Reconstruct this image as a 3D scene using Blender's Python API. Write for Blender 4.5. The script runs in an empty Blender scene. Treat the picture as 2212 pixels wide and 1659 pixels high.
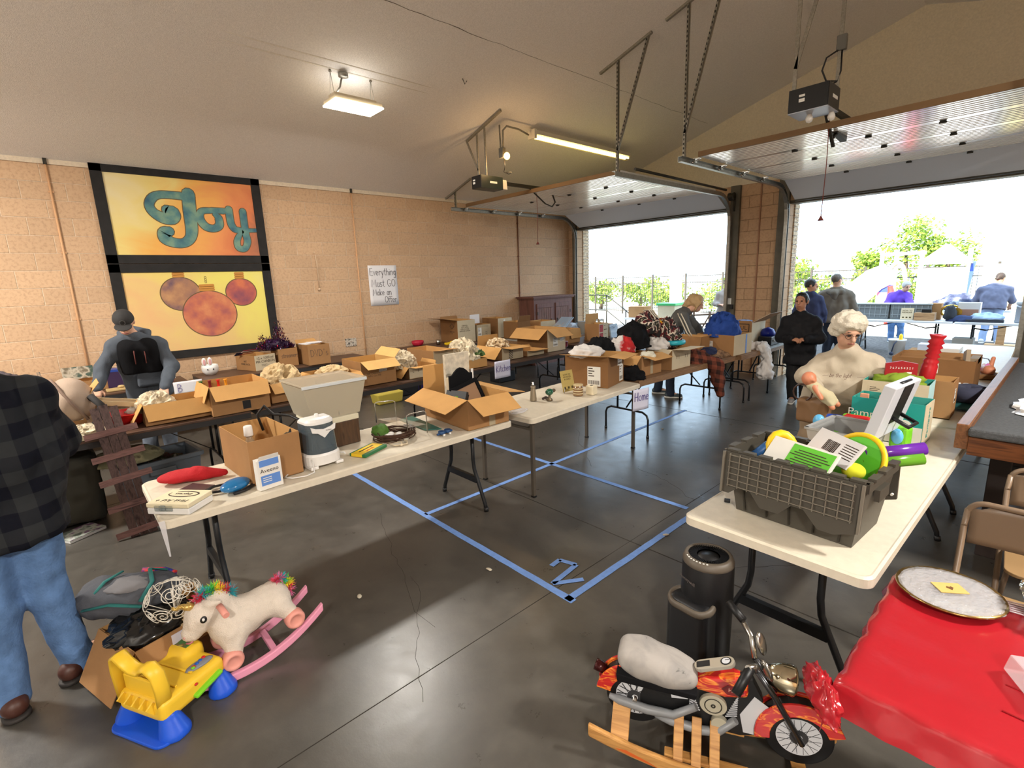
import bpy, bmesh, math, random
import numpy as np
from mathutils import Vector, Matrix, noise
SC = bpy.context.scene
COL = SC.collection
# ---------------------------------------------------------------- camera
CAMR, CAMU, CAMD = Vector((0.677292, 0.734853, -0.0356)), Vector((-0.126426, 0.163919, 0.978339)), Vector((-0.724771, 0.65812, -0.203925))
cam_data = bpy.data.cameras.new('camera')
cam = bpy.data.objects.new('camera', cam_data)
COL.objects.link(cam)
cam_data.sensor_width = 36.0
cam_data.lens = 1073.05 * 36.0 / 2212.0
cam_data.clip_start = 0.05
cam_data.clip_end = 400
cam.matrix_world = Matrix(((CAMR.x, CAMU.x, -CAMD.x, 8.246), (CAMR.y, CAMU.y, -CAMD.y, 0.238), (CAMR.z, CAMU.z, -CAMD.z, 1.88), (0, 0, 0, 1)))
SC.camera = cam
# ---------------------------------------------------------------- sky, sun, exposure
world = bpy.data.worlds.new('daylight')
SC.world = world
world.use_nodes = True
wn = world.node_tree.nodes
wn['Background'].inputs['Color'].default_value = (0.60, 0.80, 1.0, 1)
wn['Background'].inputs['Strength'].default_value = 4.0
sun_data = bpy.data.lights.new('sun', 'SUN')
sun_data.energy = 15.0
sun_data.angle = 0.01
sun_data.color = (1.0, 0.93, 0.82)
sun = bpy.data.objects.new('sun', sun_data)
COL.objects.link(sun)
sun.rotation_euler = (math.radians(56), 0, math.radians(-4))
SC.view_settings.view_transform = 'Standard'
SC.view_settings.look = 'None'
SC.view_settings.gamma = 1.0
SC.view_settings.use_curve_mapping = False
SC.view_settings.exposure = 0.24
random.seed(7)
R = random.random
PI = math.pi
rad = math.radians
# ---------------------------------------------------------------- materials
def lin(c):
    return tuple(((v / 255.0) / 12.92 if v / 255.0 <= 0.04045 else ((v / 255.0 + 0.055) / 1.055) ** 2.4) for v in c)
MATS = {}
def mat(name, rgb, rough=0.6, metal=0.0, spec=0.5, var=0.0, vs=9.0, bump=0.0, bs=70.0, trans=0.0, alpha=1.0, emit=0.0, sheen=0.0, ior=1.45, stretch=None, coat=0.0):
    if name in MATS:
        return MATS[name]
    m = bpy.data.materials.new(name)
    m.use_nodes = True
    nt = m.node_tree
    b = nt.nodes['Principled BSDF']
    c = lin(rgb)
    b.inputs['Base Color'].default_value = (*c, 1)
    b.inputs['Roughness'].default_value = rough
    b.inputs['Metallic'].default_value = metal
    b.inputs['Specular IOR Level'].default_value = spec
    b.inputs['IOR'].default_value = ior
    b.inputs['Transmission Weight'].default_value = trans
    b.inputs['Alpha'].default_value = alpha
    b.inputs['Coat Weight'].default_value = coat
    if sheen:
        b.inputs['Sheen Weight'].default_value = sheen
    if emit:
        b.inputs['Emission Color'].default_value = (*c, 1)
        b.inputs['Emission Strength'].default_value = emit
    if var or bump:
        tc = nt.nodes.new('ShaderNodeTexCoord')
        src = tc.outputs['Object']
        if stretch:
            mp = nt.nodes.new('ShaderNodeMapping')
            mp.inputs['Scale'].default_value = stretch
            nt.links.new(src, mp.inputs['Vector'])
            src = mp.outputs['Vector']
        if var:
            n = nt.nodes.new('ShaderNodeTexNoise')
            n.inputs['Scale'].default_value = vs
            n.inputs['Detail'].default_value = 5
            nt.links.new(src, n.inputs['Vector'])
            r = nt.nodes.new('ShaderNodeValToRGB')
            r.color_ramp.elements[0].position = 0.3
            r.color_ramp.elements[1].position = 0.7
            r.color_ramp.elements[0].color = (*[max(0, v * (1 - var)) for v in c], 1)
            r.color_ramp.elements[1].color = (*[min(1, v * (1 + var)) for v in c], 1)
            nt.links.new(n.outputs['Fac'], r.inputs['Fac'])
            nt.links.new(r.outputs['Color'], b.inputs['Base Color'])
        if bump:
            n2 = nt.nodes.new('ShaderNodeTexNoise')
            n2.inputs['Scale'].default_value = bs
            n2.inputs['Detail'].default_value = 4
            nt.links.new(src, n2.inputs['Vector'])
            bp = nt.nodes.new('ShaderNodeBump')
            bp.inputs['Strength'].default_value = bump
            bp.inputs['Distance'].default_value = 0.01
            nt.links.new(n2.outputs['Fac'], bp.inputs['Height'])
            nt.links.new(bp.outputs['Normal'], b.inputs['Normal'])
    MATS[name] = m
    return m
def ramp_mat(name, stops, scale=4.0, rough=0.7, stretch=(1, 1, 1), detail=5.0, distortion=0.0, bump=0.0, spec=0.4, constant=False):
    """noise driven colour ramp: mottled paint, prints, flames, camouflage"""
    if name in MATS:
        return MATS[name]
    m = bpy.data.materials.new(name)
    m.use_nodes = True
    nt = m.node_tree
    b = nt.nodes['Principled BSDF']
    b.inputs['Roughness'].default_value = rough
    b.inputs['Specular IOR Level'].default_value = spec
    tc = nt.nodes.new('ShaderNodeTexCoord')
    mp = nt.nodes.new('ShaderNodeMapping')
    mp.inputs['Scale'].default_value = stretch
    n = nt.nodes.new('ShaderNodeTexNoise')
    n.inputs['Scale'].default_value = scale
    n.inputs['Detail'].default_value = detail
    n.inputs['Distortion'].default_value = distortion
    r = nt.nodes.new('ShaderNodeValToRGB')
    if constant:
        r.color_ramp.interpolation = 'CONSTANT'
    els = r.color_ramp.elements
    while len(els) < len(stops):
        els.new(0.5)
    for e, (p, c) in zip(els, stops):
        e.position = p
        e.color = (*lin(c), 1)
    nt.links.new(tc.outputs['Object'], mp.inputs['Vector'])
    nt.links.new(mp.outputs['Vector'], n.inputs['Vector'])
    nt.links.new(n.outputs['Fac'], r.inputs['Fac'])
    nt.links.new(r.outputs['Color'], b.inputs['Base Color'])
    if bump:
        bp = nt.nodes.new('ShaderNodeBump')
        bp.inputs['Strength'].default_value = bump
        bp.inputs['Distance'].default_value = 0.01
        nt.links.new(n.outputs['Fac'], bp.inputs['Height'])
        nt.links.new(bp.outputs['Normal'], b.inputs['Normal'])
    MATS[name] = m
    return m
def check_mat(name, base, dark, period, axes, rough=0.85):
    """woven plaid: two crossed square waves darken the cloth"""
    if name in MATS:
        return MATS[name]
    m = bpy.data.materials.new(name)
    m.use_nodes = True
    nt = m.node_tree
    b = nt.nodes['Principled BSDF']
    b.inputs['Roughness'].default_value = rough
    b.inputs['Specular IOR Level'].default_value = 0.15
    tc = nt.nodes.new('ShaderNodeTexCoord')
    tot = None
    for ax in axes:
        d = nt.nodes.new('ShaderNodeVectorMath')
        d.operation = 'DOT_PRODUCT'
        d.inputs[1].default_value = ax
        nt.links.new(tc.outputs['Object'], d.inputs[0])
        s = nt.nodes.new('ShaderNodeMath')
        s.operation = 'MULTIPLY'
        s.inputs[1].default_value = 2 * PI / period
        nt.links.new(d.outputs['Value'], s.inputs[0])
        w = nt.nodes.new('ShaderNodeMath')
        w.operation = 'SINE'
        nt.links.new(s.outputs[0], w.inputs[0])
        g = nt.nodes.new('ShaderNodeMath')
        g.operation = 'GREATER_THAN'
        g.inputs[1].default_value = 0.0
        nt.links.new(w.outputs[0], g.inputs[0])
        if tot is None:
            tot = g
        else:
            a = nt.nodes.new('ShaderNodeMath')
            a.operation = 'ADD'
            nt.links.new(tot.outputs[0], a.inputs[0])
            nt.links.new(g.outputs[0], a.inputs[1])
            tot = a
    h = nt.nodes.new('ShaderNodeMath')
    h.operation = 'MULTIPLY'
    h.inputs[1].default_value = 1.0 / len(axes)
    nt.links.new(tot.outputs[0], h.inputs[0])
    r = nt.nodes.new('ShaderNodeValToRGB')
    r.color_ramp.elements[0].color = (*lin(base), 1)
    r.color_ramp.elements[1].color = (*lin(dark), 1)
    nt.links.new(h.outputs[0], r.inputs['Fac'])
    nt.links.new(r.outputs['Color'], b.inputs['Base Color'])
    MATS[name] = m
    return m
def wood_mat(name, light, dark, scale=3.0, axis=0, rough=0.5):
    st = [14, 14, 14]
    st[axis] = 1.2
    return ramp_mat(name, [(0.3, dark), (0.5, light), (0.62, [(a + b) // 2 for a, b in zip(light, dark)]), (0.75, light)], scale=scale, rough=rough, stretch=st, detail=3, distortion=0.6)
# ---------------------------------------------------------------- mesh builder
class MB:
    def __init__(s):
        s.v = []; s.f = []; s.mi = []; s.cur = 0; s.M = Matrix(); s.flat = []; s.isflat = False
    def at(s, loc=(0, 0, 0), rz=0, rx=0, ry=0):
        s.M = Matrix.Translation(loc) @ Matrix.Rotation(rz, 4, 'Z') @ Matrix.Rotation(ry, 4, 'Y') @ Matrix.Rotation(rx, 4, 'X')
        return s
    def mat(s, i):
        s.cur = i
        return s
    def add(s, vs, fs, flat=True):
        o = len(s.v)
        M = s.M
        s.v += [tuple(M @ Vector(v)) for v in vs]
        for f in fs:
            s.f.append([o + i for i in f]); s.mi.append(s.cur); s.flat.append(flat)
        return s
    def box(s, c, d, taper=1.0):
        x, y, z = c; a, b, h = d[0] / 2, d[1] / 2, d[2] / 2
        t = taper
        vs = [(x + i * a * (t if k > 0 else 1), y + j * b * (t if k > 0 else 1), z + k * h) for k in (-1, 1) for j in (-1, 1) for i in (-1, 1)]
        return s.add(vs, [(0, 2, 3, 1), (4, 5, 7, 6), (0, 1, 5, 4), (2, 6, 7, 3), (0, 4, 6, 2), (1, 3, 7, 5)])
    def bar(s, a, b, w, h=None, up=(0, 0, 1)):
        """rectangular bar from a to b"""
        a = Vector(a); b = Vector(b); d = (b - a).normalized(); h = h or w
        u = Vector(up)
        if abs(d.dot(u)) > 0.98:
            u = Vector((1, 0, 0))
        r = d.cross(u).normalized(); u = r.cross(d)
        vs = []
        for p in (a, b):
            for i, j in ((-1, -1), (1, -1), (1, 1), (-1, 1)):
                vs.append(p + r * (i * w / 2) + u * (j * h / 2))
        return s.add(vs, [(3, 2, 1, 0), (4, 5, 6, 7), (0, 1, 5, 4), (1, 2, 6, 5), (2, 3, 7, 6), (3, 0, 4, 7)])
    def tube(s, pts, r, n=8, closed=False, cap=True, sq=1.0):
        P = [Vector(p) for p in pts]
        L = len(P)
        rr = r if isinstance(r, (list, tuple)) else [r] * L
        vs = []; prev = None
        for i, p in enumerate(P):
            if closed:
                d = P[(i + 1) % L] - P[i - 1]
            else:
                d = P[min(i + 1, L - 1)] - P[max(i - 1, 0)]
            d = d.normalized() if d.length > 1e-9 else Vector((0, 0, 1))
            if prev is None:
                u = Vector((0, 0, 1)) if abs(d.z) < 0.9 else Vector((1, 0, 0))
            else:
                u = prev
            u = u - d * u.dot(d)
            if u.length < 1e-6:
                u = Vector((1, 0, 0)) - d * d.x
            u.normalize(); prev = u
            w = d.cross(u)
            for k in range(n):
                a = 2 * PI * k / n
                vs.append(p + (u * math.cos(a) * sq + w * math.sin(a)) * rr[i])
        fs = []
        for i in range(L if closed else L - 1):
            j = (i + 1) % L
            for k in range(n):
                fs.append((i * n + k, i * n + (k + 1) % n, j * n + (k + 1) % n, j * n + k))
        s.add(vs, fs, False)
        if cap and not closed:
            o = len(s.v) - len(vs)
            s.f.append([o + k for k in range(n)][::-1]); s.mi.append(s.cur); s.flat.append(True)
            s.f.append([o + (L - 1) * n + k for k in range(n)]); s.mi.append(s.cur); s.flat.append(True)
        return s
    def lathe(s, prof, n=24, c=(0, 0, 0), ax=2, ex=1.0):
        vs = []; L = len(prof)
        for r, z in prof:
            for k in range(n):
                a = 2 * PI * k / n
                p = [r * math.cos(a) * ex, r * math.sin(a), z]
                if ax == 0: p = [z, p[0], p[1]]
                elif ax == 1: p = [p[1], z, p[0]]
                vs.append((p[0] + c[0], p[1] + c[1], p[2] + c[2]))
        fs = []
        for i in range(L - 1):
            for k in range(n):
                fs.append((i * n + k, i * n + (k + 1) % n, (i + 1) * n + (k + 1) % n, (i + 1) * n + k))
        s.add(vs, fs, False)
        o = len(s.v) - len(vs)
        if prof[0][0] > 1e-5:
            s.f.append([o + k for k in range(n)][::-1]); s.mi.append(s.cur); s.flat.append(True)
        if prof[-1][0] > 1e-5:
            s.f.append([o + (L - 1) * n + k for k in range(n)]); s.mi.append(s.cur); s.flat.append(True)
        return s
    def prism(s, poly, t0, t1, ax=2):
        """polygon in the two other axes extruded along ax from t0 to t1"""
        n = len(poly); vs = []
        for t in (t0, t1):
            for a, b in poly:
                vs.append({2: (a, b, t), 1: (a, t, b), 0: (t, a, b)}[ax])
        fs = [tuple(range(n))[::-1], tuple(range(n, 2 * n))] + [(i, (i + 1) % n, n + (i + 1) % n, n + i) for i in range(n)]
        return s.add(vs, fs)
    def ell(s, c, r, n=16, m=10):
        c = Vector(c)
        vs = [c + Vector((0, 0, -r[2]))]
        for i in range(1, m):
            t = -PI / 2 + PI * i / m
            for k in range(n):
                a = 2 * PI * k / n
                vs.append(c + Vector((r[0] * math.cos(t) * math.cos(a), r[1] * math.cos(t) * math.sin(a), r[2] * math.sin(t))))
        vs.append(c + Vector((0, 0, r[2])))
        fs = [(0, 1 + (k + 1) % n, 1 + k) for k in range(n)]
        for i in range(m - 2):
            for k in range(n):
                a = 1 + i * n
                fs.append((a + k, a + (k + 1) % n, a + n + (k + 1) % n, a + n + k))
        t = 1 + (m - 2) * n
        fs += [(t + k, t + (k + 1) % n, len(vs) - 1) for k in range(n)]
        return s.add(vs, fs, False)
    def plate(s, q, t):
        """thin slab on 3 or more coplanar points"""
        q = [Vector(p) for p in q]; n = len(q)
        nn = (q[1] - q[0]).cross(q[-1] - q[0]).normalized() * t
        vs = q + [p + nn for p in q]
        return s.add(vs, [tuple(range(n))[::-1], tuple(range(n, 2 * n))] + [(i, (i + 1) % n, n + (i + 1) % n, n + i) for i in range(n)])
    def ribbon(s, pts, w, t=0.001, z=0.0, cap=True):
        """flat 2-D stroke in the local xy plane, rounded ends, thickness t"""
        P = [Vector((p[0], p[1])) for p in pts]; L = len(P)
        ww = w if isinstance(w, (list, tuple)) else [w] * L
        left = []; right = []
        for i, p in enumerate(P):
            d = P[min(i + 1, L - 1)] - P[max(i - 1, 0)]
            d = d.normalized() if d.length > 1e-9 else Vector((1, 0))
            n = Vector((-d.y, d.x)) * ww[i] / 2
            left.append(p + n); right.append(p - n)
        vs = [(p.x, p.y, z + t) for p in left] + [(p.x, p.y, z + t) for p in right] + [(p.x, p.y, z) for p in left] + [(p.x, p.y, z) for p in right]
        fs = []
        for i in range(L - 1):
            fs += [(i + 1, i, L + i, L + i + 1), (2 * L + i, 2 * L + i + 1, 3 * L + i + 1, 3 * L + i), (i, i + 1, 2 * L + i + 1, 2 * L + i), (L + i + 1, L + i, 3 * L + i, 3 * L + i + 1)]
        s.add(vs, fs)
        if cap:
            for p, r in ((P[0], ww[0] / 2), (P[-1], ww[-1] / 2)):
                s.prism([(p.x + r * math.cos(2 * PI * k / 10), p.y + r * math.sin(2 * PI * k / 10)) for k in range(10)], z, z + t * 0.98)
        return s
    def blob(s, c, r, seed=0, amp=0.25, fr=2.0, n=28, m=16, ridge=False, flatb=True, sharp=False):
        """crumpled lump: noise displaced ellipsoid, flattened below"""
        c = Vector(c); off = Vector((seed * 3.7, seed * 1.3, seed * 7.1)); vs = []
        def pt(t, a):
            d = Vector((math.cos(t) * math.cos(a), math.cos(t) * math.sin(a), math.sin(t)))
            q = d * fr + off
            k = noise.noise(q) * 0.6 + noise.noise(q * 2.3) * 0.4 + noise.noise(q * 5.1) * 0.2
            if ridge: k = 0.45 - abs(k) * 1.6
            f = 1 + amp * k
            p = Vector((d.x * r[0] * f, d.y * r[1] * f, d.z * r[2] * f))
            if flatb and p.z < 0: p.z *= 0.25
            return c + p
        vs.append(pt(-PI / 2, 0))
        for i in range(1, m):
            for k in range(n):
                vs.append(pt(-PI / 2 + PI * i / m, 2 * PI * k / n))
        vs.append(pt(PI / 2, 0))
        fs = [(0, 1 + (k + 1) % n, 1 + k) for k in range(n)]
        for i in range(m - 2):
            for k in range(n):
                a = 1 + i * n
                fs.append((a + k, a + (k + 1) % n, a + n + (k + 1) % n, a + n + k))
        t = 1 + (m - 2) * n
        fs += [(t + k, t + (k + 1) % n, len(vs) - 1) for k in range(n)]
        return s.add(vs, fs, sharp)
    def sheet(s, fn, nu, nv, flat=False):
        vs = [fn(i / nu, j / nv) for j in range(nv + 1) for i in range(nu + 1)]
        w = nu + 1
        return s.add(vs, [(j * w + i, j * w + i + 1, (j + 1) * w + i + 1, (j + 1) * w + i) for j in range(nv) for i in range(nu)], flat)
    def raw(s, V, F):
        o = len(s.v)
        s.v += [tuple(p) for p in V]
        for f in F:
            s.f.append([o + int(i) for i in f]); s.mi.append(s.cur); s.flat.append(False)
        return s
    def text(s, body, size, loc=(0, 0, 0), M=None, depth=0.0006, align='CENTER', shear=0.0, sx=1.0):
        cu = bpy.data.curves.new('t', 'FONT')
        cu.body = body; cu.size = size; cu.align_x = align; cu.align_y = 'CENTER'; cu.extrude = depth / 2; cu.shear = shear
        cu.resolution_u = 3
        ob = bpy.data.objects.new('t', cu)
        COL.objects.link(ob)
        dg = bpy.context.evaluated_depsgraph_get()
        me = bpy.data.meshes.new_from_object(ob.evaluated_get(dg))
        T = Matrix.Translation(loc)
        vs = [T @ Vector((v.co.x * sx, v.co.y, v.co.z + depth / 2)) for v in me.vertices]
        s.add(vs, [tuple(p.vertices) for p in me.polygons])
        bpy.data.objects.remove(ob); bpy.data.meshes.remove(me); bpy.data.curves.remove(cu)
        return s
def obj(name, mb, mats, parent=None, bevel=0.0, solid=0.0, sub=0, loc=None):
    me = bpy.data.meshes.new(name)
    me.from_pydata(mb.v, [], mb.f)
    if not isinstance(mats, (list, tuple)): mats = [mats]
    for m in mats: me.materials.append(m)
    me.polygons.foreach_set('material_index', mb.mi)
    me.polygons.foreach_set('use_smooth', [not f for f in mb.flat])
    me.update()
    o = bpy.data.objects.new(name, me)
    COL.objects.link(o)
    if parent is not None: o.parent = parent
    if loc is not None: o.location = loc
    if sub:
        m = o.modifiers.new('sub', 'SUBSURF'); m.levels = sub; m.render_levels = sub
    if solid:
        m = o.modifiers.new('solid', 'SOLIDIFY'); m.thickness = solid; m.offset = 0
    if bevel:
        m = o.modifiers.new('bevel', 'BEVEL'); m.width = bevel; m.segments = 2; m.limit_method = 'ANGLE'; m.angle_limit = rad(40)
    return o
def thing(name, label, cat, loc=(0, 0, 0), rz=0, group=None):
    o = bpy.data.objects.new(name, None)
    o.empty_display_size = 0.05
    COL.objects.link(o)
    o.location = loc; o.rotation_euler = (0, 0, rz)
    return tag(o, label, cat, group)
def tag(o, label, cat, group=None):
    o['label'] = label; o['category'] = cat
    if group: o['group'] = group
    return o
def struct(name, mb, mats, bevel=0.0):
    o = obj(name, mb, mats, None, bevel)
    o['kind'] = 'structure'
    return o
def dup(root, loc, rz=None, label=None, group=None):
    r = root.copy(); COL.objects.link(r); r.location = loc
    if rz is not None: r.rotation_euler = (0, 0, rz)
    if label: r['label'] = label
    if group: r['group'] = group
    for ch in list(root.children):
        c = ch.copy(); COL.objects.link(c); c.parent = r
        for g in list(ch.children):
            d = g.copy(); COL.objects.link(d); d.parent = c
    return r
def lab(o, l):
    o['label'] = l
    return o
# ---------------------------------------------------------------- implicit solids (bodies, cloth) meshed by surface nets
class SD:
    def __init__(s, k=0.03):
        s.k = k; s.p = []; s.clips = []
    def rc(s, a, b, ra, rb=None, k=None):
        s.p.append(('rc', np.array(a, np.float32), np.array(b, np.float32), ra, ra if rb is None else rb, k)); return s
    def el(s, c, r, M=None, k=None):
        M = np.eye(3, dtype=np.float32) if M is None else np.array([list(x) for x in M], np.float32)
        s.p.append(('el', np.array(c, np.float32), np.array(r, np.float32), M, None, k)); return s
    def bx(s, c, h, r, M=None, k=None):
        M = np.eye(3, dtype=np.float32) if M is None else np.array([list(x) for x in M], np.float32)
        s.p.append(('bx', np.array(c, np.float32), np.array(h, np.float32), M, r, k)); return s
    def clip(s, p, n):
        s.clips.append((np.array(p, np.float32), np.array(Vector(n).normalized(), np.float32))); return s
    def bounds(s):
        lo = np.full(3, 1e9); hi = -lo
        for p in s.p:
            if p[0] == 'rc':
                for q, r in ((p[1], p[3]), (p[2], p[4])):
                    lo = np.minimum(lo, q - r); hi = np.maximum(hi, q + r)
            else:
                r = np.max(p[2]) + (p[4] or 0)
                if p[0] == 'bx': r = np.linalg.norm(p[2]) + p[4]
                lo = np.minimum(lo, p[1] - r); hi = np.maximum(hi, p[1] + r)
        return lo, hi
    def ev(s, Q):
        D = None
        for p in s.p:
            if p[0] == 'rc':
                a, b, ra, rb = p[1:5]; ab = b - a; l2 = float(ab @ ab) + 1e-12
                t = np.clip(((Q - a) @ ab) / l2, 0, 1)
                d = np.sqrt((((Q - a) - t[:, None] * ab) ** 2).sum(1)) - (ra + (rb - ra) * t)
            elif p[0] == 'el':
                q = ((Q - p[1]) @ p[3]) / p[2]
                n = np.sqrt((q ** 2).sum(1)) + 1e-9
                g = np.sqrt(((q / p[2]) ** 2).sum(1)) + 1e-9
                d = n * (n - 1) / g
            else:
                q = np.abs((Q - p[1]) @ p[3]) - p[2]
                d = np.sqrt((np.maximum(q, 0) ** 2).sum(1)) + np.minimum(q.max(1), 0) - p[4]
            if D is None: D = d
            else:
                k = s.k if p[5] is None else p[5]
                h = np.maximum(k - np.abs(D - d), 0) / max(k, 1e-6)
                D = np.minimum(D, d) - h * h * k * 0.25
        for c, n in s.clips:
            D = np.maximum(D, (Q - c) @ n)
        return D
    def mesh(s, h=0.012, wr=0.0, wf=9.0, seed=0):
        lo, hi = s.bounds(); lo = lo - 2.5 * h; hi = hi + 2.5 * h
        n = np.ceil((hi - lo) / h).astype(int) + 1
        ax = [lo[i] + h * np.arange(n[i]) for i in range(3)]
        G = np.stack(np.meshgrid(*ax, indexing='ij'), -1).reshape(-1, 3).astype(np.float32)
        D = np.concatenate([s.ev(G[i:i + 400000]) for i in range(0, len(G), 400000)]).reshape(n)
        V, F = surfnet(D, lo, h)
        if wr:
            nn = np.zeros_like(V)
            e = h * 0.5
            for i in range(3):
                d = np.zeros(3, np.float32); d[i] = e
                nn[:, i] = s.ev((V + d).astype(np.float32)) - s.ev((V - d).astype(np.float32))
            nn /= np.linalg.norm(nn, axis=1, keepdims=True) + 1e-9
            o = Vector((seed * 5.1, seed * 2.3, seed))
            k = np.array([noise.noise(Vector((p[0] * wf, p[1] * wf, p[2] * wf * 0.7)) + o) + 0.5 * noise.noise(Vector((p[0] * wf * 2.2, p[1] * wf * 2.2, p[2] * wf * 1.5)) + o) for p in V])
            V = V + nn * (k * wr)[:, None]
        return V, F
def surfnet(D, lo, h):
    s = D < 0
    nx, ny, nz = D.shape
    cnt = np.zeros((nx - 1, ny - 1, nz - 1), np.float32)
    acc = np.zeros((nx - 1, ny - 1, nz - 1, 3), np.float32)
    cor = [(i, j, k) for i in (0, 1) for j in (0, 1) for k in (0, 1)]
    def sl(A, c): return A[c[0]:c[0] + nx - 1, c[1]:c[1] + ny - 1, c[2]:c[2] + nz - 1]
    for a in cor:
        for ax in range(3):
            if a[ax] == 0:
                b = list(a); b[ax] = 1
                da, db = sl(D, a), sl(D, b)
                m = (da < 0) != (db < 0)
                t = np.where(m, da / np.where(m, da - db, 1), 0)
                cnt += m
                for q in range(3):
                    acc[..., q] += np.where(m, a[q] + (t if q == ax else 0), 0)
    use = cnt > 0
    idx = -np.ones(use.shape, int)
    idx[use] = np.arange(use.sum())
    I = np.argwhere(use)
    V = lo + h * (I + acc[use] / cnt[use][:, None])
    F = []
    for ax in range(3):
        u, w = (ax + 1) % 3, (ax + 2) % 3
        A = np.moveaxis(s, (ax, u, w), (0, 1, 2)); ID = np.moveaxis(idx, (ax, u, w), (0, 1, 2))
        ch = A[:-1, 1:-1, 1:-1] != A[1:, 1:-1, 1:-1]
        i, j, k = np.nonzero(ch)
        j = j + 1; k = k + 1
        q = np.stack([ID[i, j - 1, k - 1], ID[i, j, k - 1], ID[i, j, k], ID[i, j - 1, k]], 1)
        fl = A[i, j, k]
        q[~fl] = q[~fl][:, ::-1]
        F.append(q)
    F = np.concatenate(F)
    F = F[(F >= 0).all(1)]
    return V, F
def sdobj(name, S, m, parent=None, h=0.012, wr=0.0, wf=9.0, seed=0):
    V, F = S.mesh(h, wr, wf, seed)
    return obj(name, MB().raw(V, F), m, parent)
# ---------------------------------------------------------------- hand lettering: each glyph is a set of strokes in a 1 x 1 box
def arc(cx, cy, rx, ry, a0, a1, n=10):
    return [(cx + rx * math.cos(rad(a0 + (a1 - a0) * i / n)), cy + ry * math.sin(rad(a0 + (a1 - a0) * i / n))) for i in range(n + 1)]
GL = {
 'E': (.5, [[(.45, 1), (.05, 1), (.05, 0), (.48, 0)], [(.05, .52), (.4, .52)]]),
 'v': (.4, [[(.02, .6), (.2, 0), (.38, .6)]]), 'V': (.55, [[(.02, 1), (.27, 0), (.52, 1)]]),
 'e': (.42, [[(.04, .3), (.36, .34)] + arc(.2, .3, .17, .3, 15, 320)]),
 'r': (.32, [[(.05, .6), (.05, 0)], arc(.2, .38, .14, .2, 170, 30, 5)]),
 'y': (.42, [[(.03, .6), (.2, .08)], [(.38, .6), (.1, -.45)]]),
 't': (.34, [[(.15, .95), (.15, .08), (.3, 0)], [(0, .62), (.3, .62)]]),
 'h': (.42, [[(.05, 1), (.05, 0)], arc(.2, .36, .15, .24, 180, 0, 6) + [(.35, 0)]]),
 'i': (.16, [[(.06, .58), (.06, 0)], [(.06, .82), (.07, .85)]]),
 'n': (.42, [[(.05, .6), (.05, 0)], arc(.2, .36, .15, .24, 180, 0, 6) + [(.35, 0)]]),
 'g': (.42, [arc(.19, .32, .16, .28, 20, 360), [(.36, .6), (.36, -.25)] + arc(.2, -.25, .16, .2, 0, -160, 6)]),
 'm': (.6, [[(.05, .6), (.05, 0)], arc(.17, .36, .12, .24, 180, 0, 5) + [(.29, 0)], arc(.41, .36, .12, .24, 180, 0, 5) + [(.53, 0)]]),
 'M': (.75, [[(.03, 0), (.12, 1), (.36, .3), (.6, 1), (.7, 0)]]),
 'u': (.42, [[(.04, .6)] + arc(.19, .2, .15, .2, 180, 360, 6) + [(.34, .6), (.36, 0)]]),
 's': (.34, [arc(.17, .44, .13, .15, 40, 250, 7) + arc(.16, .15, .14, .15, 80, -140, 7)]),
 'G': (.6, [arc(.3, .5, .26, .5, 45, 330, 12) + [(.54, .42), (.32, .42)]]),
 'O': (.62, [arc(.31, .5, .27, .5, 90, 450, 16)]), 'o': (.42, [arc(.2, .3, .17, .3, 90, 450)]),
 'a': (.42, [arc(.18, .3, .15, .29, 20, 360), [(.34, .58), (.34, .05), (.4, 0)]]),
 'k': (.4, [[(.05, 1), (.05, 0)], [(.34, .6), (.06, .28), (.36, 0)]]),
 'K': (.55, [[(.05, 1), (.05, 0)], [(.5, 1), (.07, .42), (.52, 0)]]),
 'f': (.32, [arc(.22, .8, .12, .2, 20, 180, 6) + [(.1, 0)], [(0, .55), (.28, .55)]]),
 'c': (.38, [arc(.2, .3, .16, .3, 50, 310)]), 'H': (.6, [[(.05, 1), (.05, 0)], [(.5, 1), (.5, 0)], [(.05, .5), (.5, .5)]]),
 'D': (.6, [[(.05, 0), (.05, 1)] + arc(.1, .5, .42, .5, 90, -90, 10)]), "'": (.16, [[(.08, 1), (.06, .8)]]),
 'b': (.42, [[(.05, 1), (.05, 0)], arc(.2, .3, .15, .3, 170, -170)]), 'l': (.16, [[(.06, 1), (.06, .05), (.12, 0)]]),
 'B': (.5, [[(.05, 0), (.05, 1)] + arc(.08, .76, .3, .24, 90, -90, 7) + arc(.08, .26, .36, .26, 90, -90, 7)]),
 ' ': (.32, [])}
def hand(mb, txt, size, x, y, w=0.006, z=0.0, sp=0.06, shear=0.0, wob=0.0):
    for ch in txt:
        adv, st = GL[ch]
        for p in st:
            q = [(x + (a + b * shear) * size, y + b * size + wob * math.sin(x * 60)) for a, b in p]
            mb.ribbon(q, w, 0.0008, z)
        x += (adv + sp) * size
    return x
def face(o, n='x'):
    """matrix that lays a local xy drawing on a plane facing +x / -y / +z, text upright"""
    return Matrix(((0, 0, 1, o[0]), (1, 0, 0, o[1]), (0, 1, 0, o[2]), (0, 0, 0, 1))) if n == 'x' else Matrix(((1, 0, 0, o[0]), (0, 0, -1, o[1]), (0, 1, 0, o[2]), (0, 0, 0, 1)))
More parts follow.
